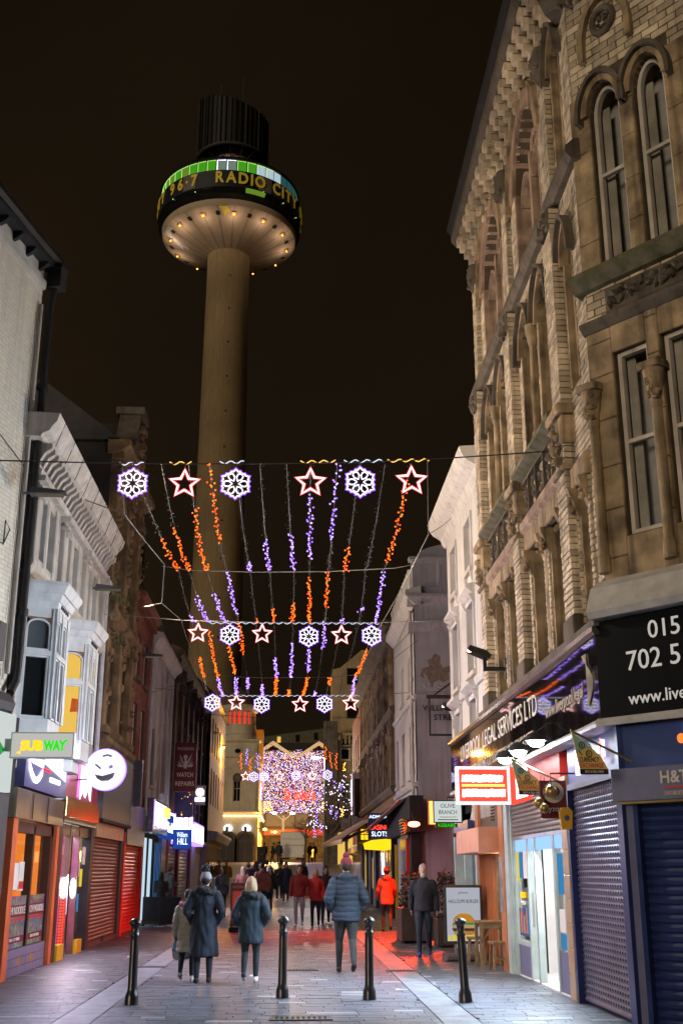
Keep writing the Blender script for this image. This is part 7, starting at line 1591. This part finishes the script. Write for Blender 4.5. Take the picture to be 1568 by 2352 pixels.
bn = thing('litter_bin', 'black litter bin in front of the theatre tower', 'bin', (atY(600, 1985, 100).x, 100, gz(100))); B().box(-.35, .35, -.3, .3, 0, 1.3).obj('body', 'matt_black', bn); B().box(-.38, .38, -.33, .33, 1.3, 1.42).obj('hood', 'black_paint', bn)
lt = thing('street_litter', 'small white scrap of paper on the paving behind the person in the teal parka', 'litter', ground_at(580, 2242)); B().hexa([(-.05, -.03, .002), (.05, -.02, .002), (.05, .03, .002), (-.04, .03, .002), (-.04, -.02, .025), (.04, -.01, .015), (.03, .02, .02), (-.03, .02, .012)]).obj('scrap', 'paper', lt)
pe = thing('cafe_table', 'round metal cafe table outside the casino', 'table', (2.75, 46, gz(46))); B().lathe([(.34, .72), (.34, .75)], (0, 0, 0), 20).obj('top', 'dark_wood', pe); B().lathe([(.03, 0), (.03, .72)], (0, 0, 0), 8).obj('stem', 'iron_black', pe); B().lathe([(.22, 0), (.2, .03)], (0, 0, 0), 16).obj('base', 'iron_black', pe)
# ------------------------------------------------------------------ people
from mathutils import noise
def cloth(name, c, rough=.8, var=.25): return mat(name, c, rough, var=var, scale=9, bump=.25, bscale=120)
for nm, c in (('coat_black', (.016, .018, .026)), ('coat_navy', (.012, .018, .033)), ('coat_teal', (.010, .025, .040)), ('coat_slate', (.019, .033, .056)), ('coat_cream', (.50, .45, .34)), ('coat_red', (.50, .03, .03)),
              ('coat_orange', (.42, .09, .04)), ('coat_maroon', (.20, .025, .025)), ('coat_dark', (.022, .020, .022)), ('coat_mustard', (.45, .26, .03)), ('coat_grey', (.12, .11, .11)), ('coat_plaid', (.32, .10, .08)),
              ('jeans_dark', (.018, .026, .042)), ('jeans_light', (.34, .36, .40)), ('leggings', (.012, .022, .03)), ('trouser_grey', (.03, .034, .036)), ('shoe_black', (.015, .015, .018)), ('shoe_white', (.65, .62, .60)), ('shoe_blue', (.02, .06, .30)),
              ('hat_grey', (.25, .25, .27)), ('hat_maroon', (.16, .015, .03)), ('hat_orange', (.55, .10, .02)), ('pom_black', (.015, .014, .015)), ('fur_black', (.014, .014, .017)), ('fur_pink', (.55, .22, .25)), ('bag_teal', (.02, .14, .17)), ('bag_white', (.5, .5, .5)), ('plain_white', (.6, .58, .56))): cloth(nm, c)
for nm, c in (('hair_dark', (.018, .012, .008)), ('hair_brown', (.07, .04, .022)), ('hair_blonde', (.38, .27, .15)), ('hair_grey', (.35, .33, .30))): mat(nm, c, .5, var=.35, scale=30, bump=.5, bscale=90)
mat('eye_dark', (.01, .01, .01), .2); mat('lip', (.35, .12, .10), .5)

def loft(b, rings, n=20):                # rings: (z, rx, ry, cx, cy), closed at both ends
    base = len(b.v)
    for z, rx, ry, cx, cy in rings:
        for q in range(n): a = 2 * PI * q / n; b.v.append((cx + rx * math.cos(a), cy + ry * math.sin(a), z))
    for i in range(len(rings) - 1):
        for q in range(n): q2 = (q + 1) % n; a = base + i * n; b.f.append((a + q, a + q2, a + n + q2, a + n + q))
    b.f.append(tuple(range(base + n - 1, base - 1, -1))); b.f.append(tuple(range(base + (len(rings) - 1) * n, base + len(rings) * n)))
def limb(b, pts, rs, n=10):
    b.tube(pts, 0, n, rs=rs)
    for p, r in zip(pts, rs): b.ball(p, r, n, 7)
def fuse(b, name, mats_, voxel, it=4, fold=0., quilt=None, seed=0):
    me = bpy.data.meshes.new(name); me.from_pydata(b.v, [], b.f)
    bm = bmesh.new(); bm.from_mesh(me); bmesh.ops.recalc_face_normals(bm, faces=bm.faces); bm.to_mesh(me); bm.free()
    o = bpy.data.objects.new(name, me); col.objects.link(o)
    m = o.modifiers.new('r', 'REMESH'); m.mode = 'VOXEL'; m.voxel_size = voxel
    s = o.modifiers.new('s', 'SMOOTH'); s.factor = .5; s.iterations = it
    dg = bpy.context.evaluated_depsgraph_get(); out = bpy.data.meshes.new_from_object(o.evaluated_get(dg)); out.name = name
    bpy.data.objects.remove(o); bpy.data.meshes.remove(me)
    if fold or quilt:
        nr = [v.normal.copy() for v in out.vertices]
        for v, nn in zip(out.vertices, nr):
            c = v.co; d = 0
            if fold: d += fold * (noise.noise(Vector((c.x * 5 + seed, c.y * 5, c.z * 3.2))) + .6 * noise.noise(Vector((c.x * 13 + seed, c.y * 13, c.z * 7 + c.x * 4))))
            if quilt: d += quilt[1] * (abs(math.sin(PI * (c.z + .02 * noise.noise(c * 6)) / quilt[0])) ** .55 - .6)
            v.co = c + nn * d
    out.materials.clear()
    for q in mats_: out.materials.append(MATS[q])
    for p in out.polygons: p.use_smooth = True
    return out
def hand(b, w, d, side, curl=.5):
    w, d = Vector(w), Vector(d).normalized(); sd = Vector((0, 1, 0)); sd = (sd - d * sd.dot(d)).normalized(); nrm = d.cross(sd) * side
    b.ball(w + d * .045, (.022, .036, .048), 10, 7)
    for i, (o_, l) in enumerate(((-.027, .062), (-.009, .074), (.010, .070), (.027, .054))):
        p0 = w + d * .075 + sd * o_; p1 = p0 + d * l * .55; p2 = p1 + (d * (1 - curl) - nrm * curl).normalized() * l * .55; limb(b, [p0, p1, p2], [.0095, .009, .008], 6)
    p0 = w + d * .03 + sd * .03; p1 = p0 + (d + sd * .9).normalized() * .04; limb(b, [p0, p1, p1 + d * .03], [.011, .010, .009], 6)

def person(label, x, Y, H, rz, coat='coat_dark', hem=.80, flare=1.0, legs='jeans_dark', shoes='shoe_black', hair='hair_dark', style='short', hat=None, stride=.0, arms=('down', 'down'), near=False,
           quilt=None, hood=None, fold=.018, seed=0, skin='skin', beard=False, lean=0., group='people walking in the street', bulk=1.0):
    k = H / 1.75; t = thing('person', label, 'person', (x, Y, gz(Y)), rz, group); t.scale = (k, k, k)
    vx = .0085 if near else .018
    b = B(); hips = []
    for s in (-1, 1):
        fy = s * stride / 2; back = fy < -.05; hz = .10 if back else .0
        hip = Vector((s * .09, 0, .92)); kn = Vector((s * .10, fy * .45 + (.06 if abs(stride) > .1 else .02) - (.0 if not back else -.02), .50)); an = Vector((s * .10, fy - .02, .09 + hz))
        limb(b, [hip, hip.lerp(kn, .5) + Vector((0, .01, 0)), kn, kn.lerp(an, .35) + Vector((0, -.015, 0)), an], [.094 * bulk, .084 * bulk, .062, .060, .044], 12)
        tilt = R(35) if back else 0
        f0 = an + Vector((0, -.05, -.045)); f1 = an + Vector((0, .15 * math.cos(tilt), -.055 - .15 * math.sin(tilt) * .8))
        limb(b, [f0, f0.lerp(f1, .5) + Vector((0, 0, .008)), f1], [.042, .045, .036], 10)
    loft(b, [(.86, .12, .09, 0, 0), (.92, .168, .118, 0, 0), (1.08, .145, .105, 0, .0), (1.28, .168, .12, 0, lean * .4), (1.40, .175, .105, 0, lean * .6), (1.47, .09, .07, 0, lean * .7)])
    hy = lean
    limb(b, [(0, hy * .7, 1.42), (0, hy * .9, 1.56)], [.06, .055], 12)
    b.ball((0, hy + .005, 1.645), (.076, .096, .115), 16, 11); b.ball((0, hy + .04, 1.585), (.056, .058, .05), 12, 8); b.ball((0, hy + .102, 1.632), (.013, .02, .022), 8, 5); b.ball((0, hy + .088, 1.66), (.04, .02, .012), 8, 5)
    for s in (-1, 1): b.ball((s * .078, hy - .005, 1.635), (.012, .024, .032), 8, 6)
    sl = []; hands = []
    for s, pose in zip((-1, 1), arms):
        sh = Vector((s * .185, lean * .6, 1.40))
        if pose == 'down': el = Vector((s * .255, -.03, 1.14)); wr = Vector((s * .265, .05, .90))
        elif pose == 'back': el = Vector((s * .25, -.13, 1.15)); wr = Vector((s * .26, -.16, .92))
        elif pose == 'fore': el = Vector((s * .25, .06, 1.15)); wr = Vector((s * .25, .20, .95))
        elif pose == 'pocket': el = Vector((s * .30, -.07, 1.13)); wr = Vector((s * .21, .07, .97))
        elif pose == 'up': el = Vector((s * .22, .05, 1.12)); wr = Vector((s * .10, .26, 1.20))
        limb(b, [sh, el, wr], [.052, .042, .031], 10); d = (wr - el).normalized()
        if pose != 'pocket': hand(b, wr, d, s); hands.append(wr + d * .06)
        sl.append((sh, el, wr))
    me = fuse(b, 'body', [skin, legs, shoes, coat], vx, 2)
    for p in me.polygons:
        c = p.center
        if any((c - h).length < .13 for h in hands) or c.z > 1.50: p.material_index = 0
        elif c.z < .105 or (c.z < .2 and (c.y < -.2) and stride): p.material_index = 2
        elif c.z < 1.0: p.material_index = 1
        else: p.material_index = 3
    o = bpy.data.objects.new('body', me); col.objects.link(o); o.parent = t
    c = B(); B_ = bulk
    loft(c, [(hem, .185 * B_ * flare, .15 * B_ * flare, 0, 0), (hem + .04, .190 * B_ * flare, .155 * B_ * flare, 0, 0), (min(1.0, max(hem + .06, .98)), .185 * B_ * (1 + (flare - 1) * .4), .148 * B_, 0, 0), (1.12, .172 * B_, .138 * B_, 0, lean * .2), (1.28, .195 * B_, .148 * B_, 0, lean * .4), (1.40, .195 * B_, .125 * B_, 0, lean * .6), (1.46, .13, .095, 0, lean * .7), (1.52, .083, .078, 0, lean * .8)])
    for sh, el, wr in sl: limb(c, [sh + Vector((0, 0, -.01)), sh.lerp(el, .5), el, el.lerp(wr, .6), wr], [.082 * B_, .076 * B_, .066 * B_, .06 * B_, .054 * B_], 12)
    if hood == 'down' or hood == 'fur': c.ball((0, hy - .10, 1.47), (.135, .085, .085), 14, 9); c.ball((0, hy - .06, 1.50), (.115, .10, .05), 12, 8)
    cm_ = fuse(c, 'coat', [coat], .011 if near else .02, 4, fold, quilt, seed)
    o = bpy.data.objects.new('coat', cm_); col.objects.link(o); o.parent = t
    if hood == 'fur':
        f_ = B()
        for i in range(60): a = PI * 1.15 * i / 59 + PI * .925; f_.ball((.145 * math.cos(a), hy - .06 + .12 * math.sin(a) + rnd.gauss(0, .01), 1.475 + .03 * math.sin(a * 2) + rnd.gauss(0, .012)), .038 * rnd.uniform(.7, 1.3), 6, 4)
        o = bpy.data.objects.new('hood_trim', fuse(f_, 'hood_trim', ['fur_pink' if coat == 'coat_cream' else 'fur_black'], .012, 1, .012)); col.objects.link(o); o.parent = t
    if style:
        h_ = B(); h_.ball((0, hy - .022, 1.675), (.093, .106, .118), 14, 10)
        if style == 'long': loft(h_, [(1.36, .075, .035, 0, hy - .085), (1.44, .10, .05, 0, hy - .085), (1.55, .105, .07, 0, hy - .055), (1.66, .09, .09, 0, hy - .03)])
        if style == 'bob': loft(h_, [(1.50, .10, .075, 0, hy - .035), (1.58, .108, .09, 0, hy - .03), (1.66, .098, .10, 0, hy - .02), (1.72, .08, .09, 0, hy - .01)])
        hm_ = fuse(h_, 'hair', [hair], .012 if near else .018, 2, .020 if style != 'short' else .006, None, seed); 
        o = bpy.data.objects.new('hair', hm_); col.objects.link(o); o.parent = t
    if hat:
        h_ = B(); h_.ball((0, hy - .01, 1.695), (.097, .115, .105), 16, 11); loft(h_, [(1.665, .098, .116, 0, hy - .008), (1.72, .098, .116, 0, hy - .008)])
        o = bpy.data.objects.new('hat', fuse(h_, 'hat', [hat], .009 if near else .018, 1, .004, (.018, .004) if near else None)); col.objects.link(o); o.parent = t
        if hat in ('hat_grey', 'hat_maroon'):
            p_ = B()
            for i in range(70): v = Vector((rnd.gauss(0, 1), rnd.gauss(0, 1), rnd.gauss(0, 1))).normalized() * .05 * (1.25 if hat == 'hat_grey' else .8); p_.ball(v + Vector((0, hy - .02, 1.84 if hat == 'hat_grey' else 1.815)), .02, 5, 4)
            o = bpy.data.objects.new('pompom', fuse(p_, 'pompom', ['pom_black' if hat == 'hat_grey' else 'hat_maroon'], .009, 0, .006)); col.objects.link(o); o.parent = t
    e = B()
    for s in (-1, 1): e.ball((s * .031, hy + .091, 1.648), (.011, .008, .007), 8, 5)
    e.obj('eye', 'eye_dark', t); B().ball((0, hy + .094, 1.592), (.024, .010, .006), 8, 5).obj('mouth', 'lip', t)
    if beard:
        q = B(); q.ball((0, hy + .055, 1.565), (.062, .062, .055), 12, 8); q.ball((0, hy + .085, 1.60), (.035, .025, .012), 8, 6)
        o = bpy.data.objects.new('beard', fuse(q, 'beard', ['beard'], .011, 1, .008)); col.objects.link(o); o.parent = t
    return t
def px(x, Y): return atY(x, 2005, Y).x
A_ = 0.
p = ground_at(465, 2258); w1 = person('person in a long dark coat and silver knitted hat with a black pompom', p.x, p.y, 1.57, R(-2), 'coat_navy', .42, 1.18, 'jeans_dark', 'shoe_black', 'hair_dark', 'short', 'hat_grey', .10, ('pocket', 'pocket'), True, None, 'fur', .026, 3, bulk=1.12)
p = ground_at(573, 2258); w2 = person('person in a teal-blue parka with fur hood and dark leggings, seen from behind', p.x, p.y, 1.50, R(-3), 'coat_teal', .66, 1.10, 'leggings', 'shoe_white', 'hair_blonde', 'bob', None, .14, ('pocket', 'pocket'), True, None, 'fur', .026, 7, bulk=1.08)
p = ground_at(428, 2256); ch_ = person('small person in a cream padded coat with pink fur collar', p.x - .02, p.y + .12, 1.32, R(-4), 'coat_cream', .56, 1.12, 'jeans_dark', 'shoe_white', 'hair_dark', 'short', None, .22, ('down', 'down'), True, (.11, .012), 'fur', .008, 5, bulk=1.05)
p = ground_at(795, 2236); man = person('person in a blue-grey quilted jacket and red bobble hat walking away', p.x, p.y, 1.80, R(2), 'coat_slate', .80, 1.05, 'trouser_grey', 'shoe_black', 'hair_dark', 'short', 'hat_maroon', -.48, ('pocket', 'pocket'), True, (.085, .014), 'down', .006, 9, bulk=1.2)
p = ground_at(975, 2198); om_ = person('person in a dark jacket and blue shoes walking towards the camera', p.x, p.y, 1.72, R(172), 'coat_black', .86, 1.03, 'jeans_dark', 'shoe_blue', 'hair_grey', 'short', None, .26, ('down', 'back'), True, None, None, .012, 12, beard=True, bulk=1.08)
bg = thing('carrier_bag', 'teal and white carrier bag hanging beside the cream padded coat', 'bag', (px(428, 19.0), 18.75, 0))
b = B(); loft(b, [(.30, .10, .06, 0, 0), (.34, .135, .08, 0, 0), (.45, .15, .09, 0, 0), (.60, .12, .07, 0, 0), (.72, .05, .03, 0, 0), (.80, .015, .012, .0, 0)])
o = bpy.data.objects.new('bag_body', fuse(b, 'bag_body', ['bag_teal', 'bag_white'], .014, 2, .018)); col.objects.link(o); o.parent = bg
for q in o.data.polygons:
    if q.center.z < .43: q.material_index = 1
B().tube([(-.02, 0, .78), (-.01, .0, .88), (.02, .0, .78)], .006, 5).obj('handle', 'bag_teal', bg)
def mid(label, x, Y, H, rz, **kw): return person(label, px(x, Y), Y, H, R(rz), seed=int(x), **kw)
mid('person in a maroon jacket and light jeans facing the camera in red light', 688, 36.0, 1.76, 178, coat='coat_maroon', hem=.84, legs='jeans_light', shoes='shoe_white', stride=.16, arms=('down', 'down'))
mid('person in a bright red coat and dark leggings facing the camera', 725, 36.4, 1.64, 176, coat='coat_red', hem=.78, flare=1.08, legs='leggings', hair='hair_blonde', style='bob', stride=.18, arms=('down', 'down'))
mid('dark clothed person just behind the one in the bright red coat', 748, 38.0, 1.72, 180, coat='coat_dark', hem=.8, hair='hair_dark', style='long', stride=.2)
mid('person in an orange jacket and cap walking away by the casino', 887, 33.5, 1.70, 2, coat='coat_orange', hem=.74, flare=1.06, legs='trouser_grey', hat='hat_orange', hood='down', stride=-.2, arms=('fore', 'fore'))
mid('person in a grey hooded jacket standing behind the black screen, hands raised', 388, 38.0, 1.74, -60, coat='coat_grey', hem=.85, hair='hair_brown', arms=('up', 'up'), lean=.06, hood='down')
mid('hooded person bent over behind the black screen', 372, 37.4, 1.55, 20, coat='coat_dark', hem=.8, lean=.12, style='bob', hair='hair_dark', arms=('up', 'up'))
mid('person in a mustard jacket and woolly hat at the left end of the crowd', 503, 64.0, 1.72, 178, coat='coat_mustard', hem=.82, hat='hat_orange', stride=.1)
mid('person in a yellow jacket carrying a bag left of the crowd', 520, 62.0, 1.74, 178, coat='coat_mustard', hem=.8, style='short', stride=.15, arms=('down', 'fore'))
mid('person in a reddish jacket seen from behind above the menu stand', 558, 47.0, 1.66, 3, coat='coat_plaid', hem=.8, style='long', hair='hair_blonde')
mid('person in black with a knitted hat behind the menu stand', 570, 52.0, 1.74, 5, coat='coat_dark', hem=.8, hat='coat_grey')
mid('person in a dark hooded coat in the middle of the crowd', 588, 55.0, 1.76, 2, coat='coat_dark', hem=.7, style='bob')
mid('tall person in a red-brown jacket in the middle of the street', 602, 44.0, 1.80, 4, coat='coat_plaid', hem=.8, hair='hair_dark', bulk=1.12, stride=.12)
mid('person in a black thigh-length coat and leggings facing away beside the red-brown jacket', 618, 45.5, 1.70, 2, coat='coat_black', hem=.72, style='long', hair='hair_grey', legs='leggings', stride=.15)
mid('person in a dark hip-length jacket just beyond the red-brown jacket', 613, 57.0, 1.80, 6, coat='coat_dark', hem=.82)
mid('person in a short dark coat and pale shoes, one hand raised', 642, 56.0, 1.70, 176, coat='coat_dark', hem=.72, legs='jeans_dark', shoes='shoe_white', stride=.14, arms=('down', 'up'))
mid('person in an ankle-length black coat at the centre of the street', 657, 56.0, 1.72, 175, coat='coat_black', hem=.34, flare=1.15, style='long')
mid('person in a dark jacket in front of the white van', 694, 62.0, 1.74, 180, coat='coat_navy', hem=.82, stride=.1)
mid('person in a dark hooded top at the kerb left of the menu stand', 512, 42.0, 1.66, 160, coat='coat_grey', hem=.8, style='bob', arms=('up', 'down'))
mid('person in dark clothes by the litter bin in front of the theatre', 606, 99.0, 1.74, 30, coat='coat_dark', hem=.8, stride=.15)
mid('person walking past the yellow-lit side wall of the theatre', 626, 98.0, 1.72, 90, coat='coat_dark', hem=.82, stride=.35, arms=('fore', 'back'))
mid('person in a dark coat left of the white van', 640, 96.0, 1.82, 5, coat='coat_dark', hem=.7, stride=.12)
mid('person in a maroon coat walking close left of the white van', 646, 100.0, 1.78, 12, coat='coat_maroon', hem=.75, stride=.2)
mid('distant person on the slope right of the white van', 712, 104.0, 1.74, 170, coat='coat_dark', hem=.8, stride=.2)
mid('second distant person on the slope right of the white van', 720, 104.5, 1.72, 175, coat='coat_navy', hem=.8, stride=.2)
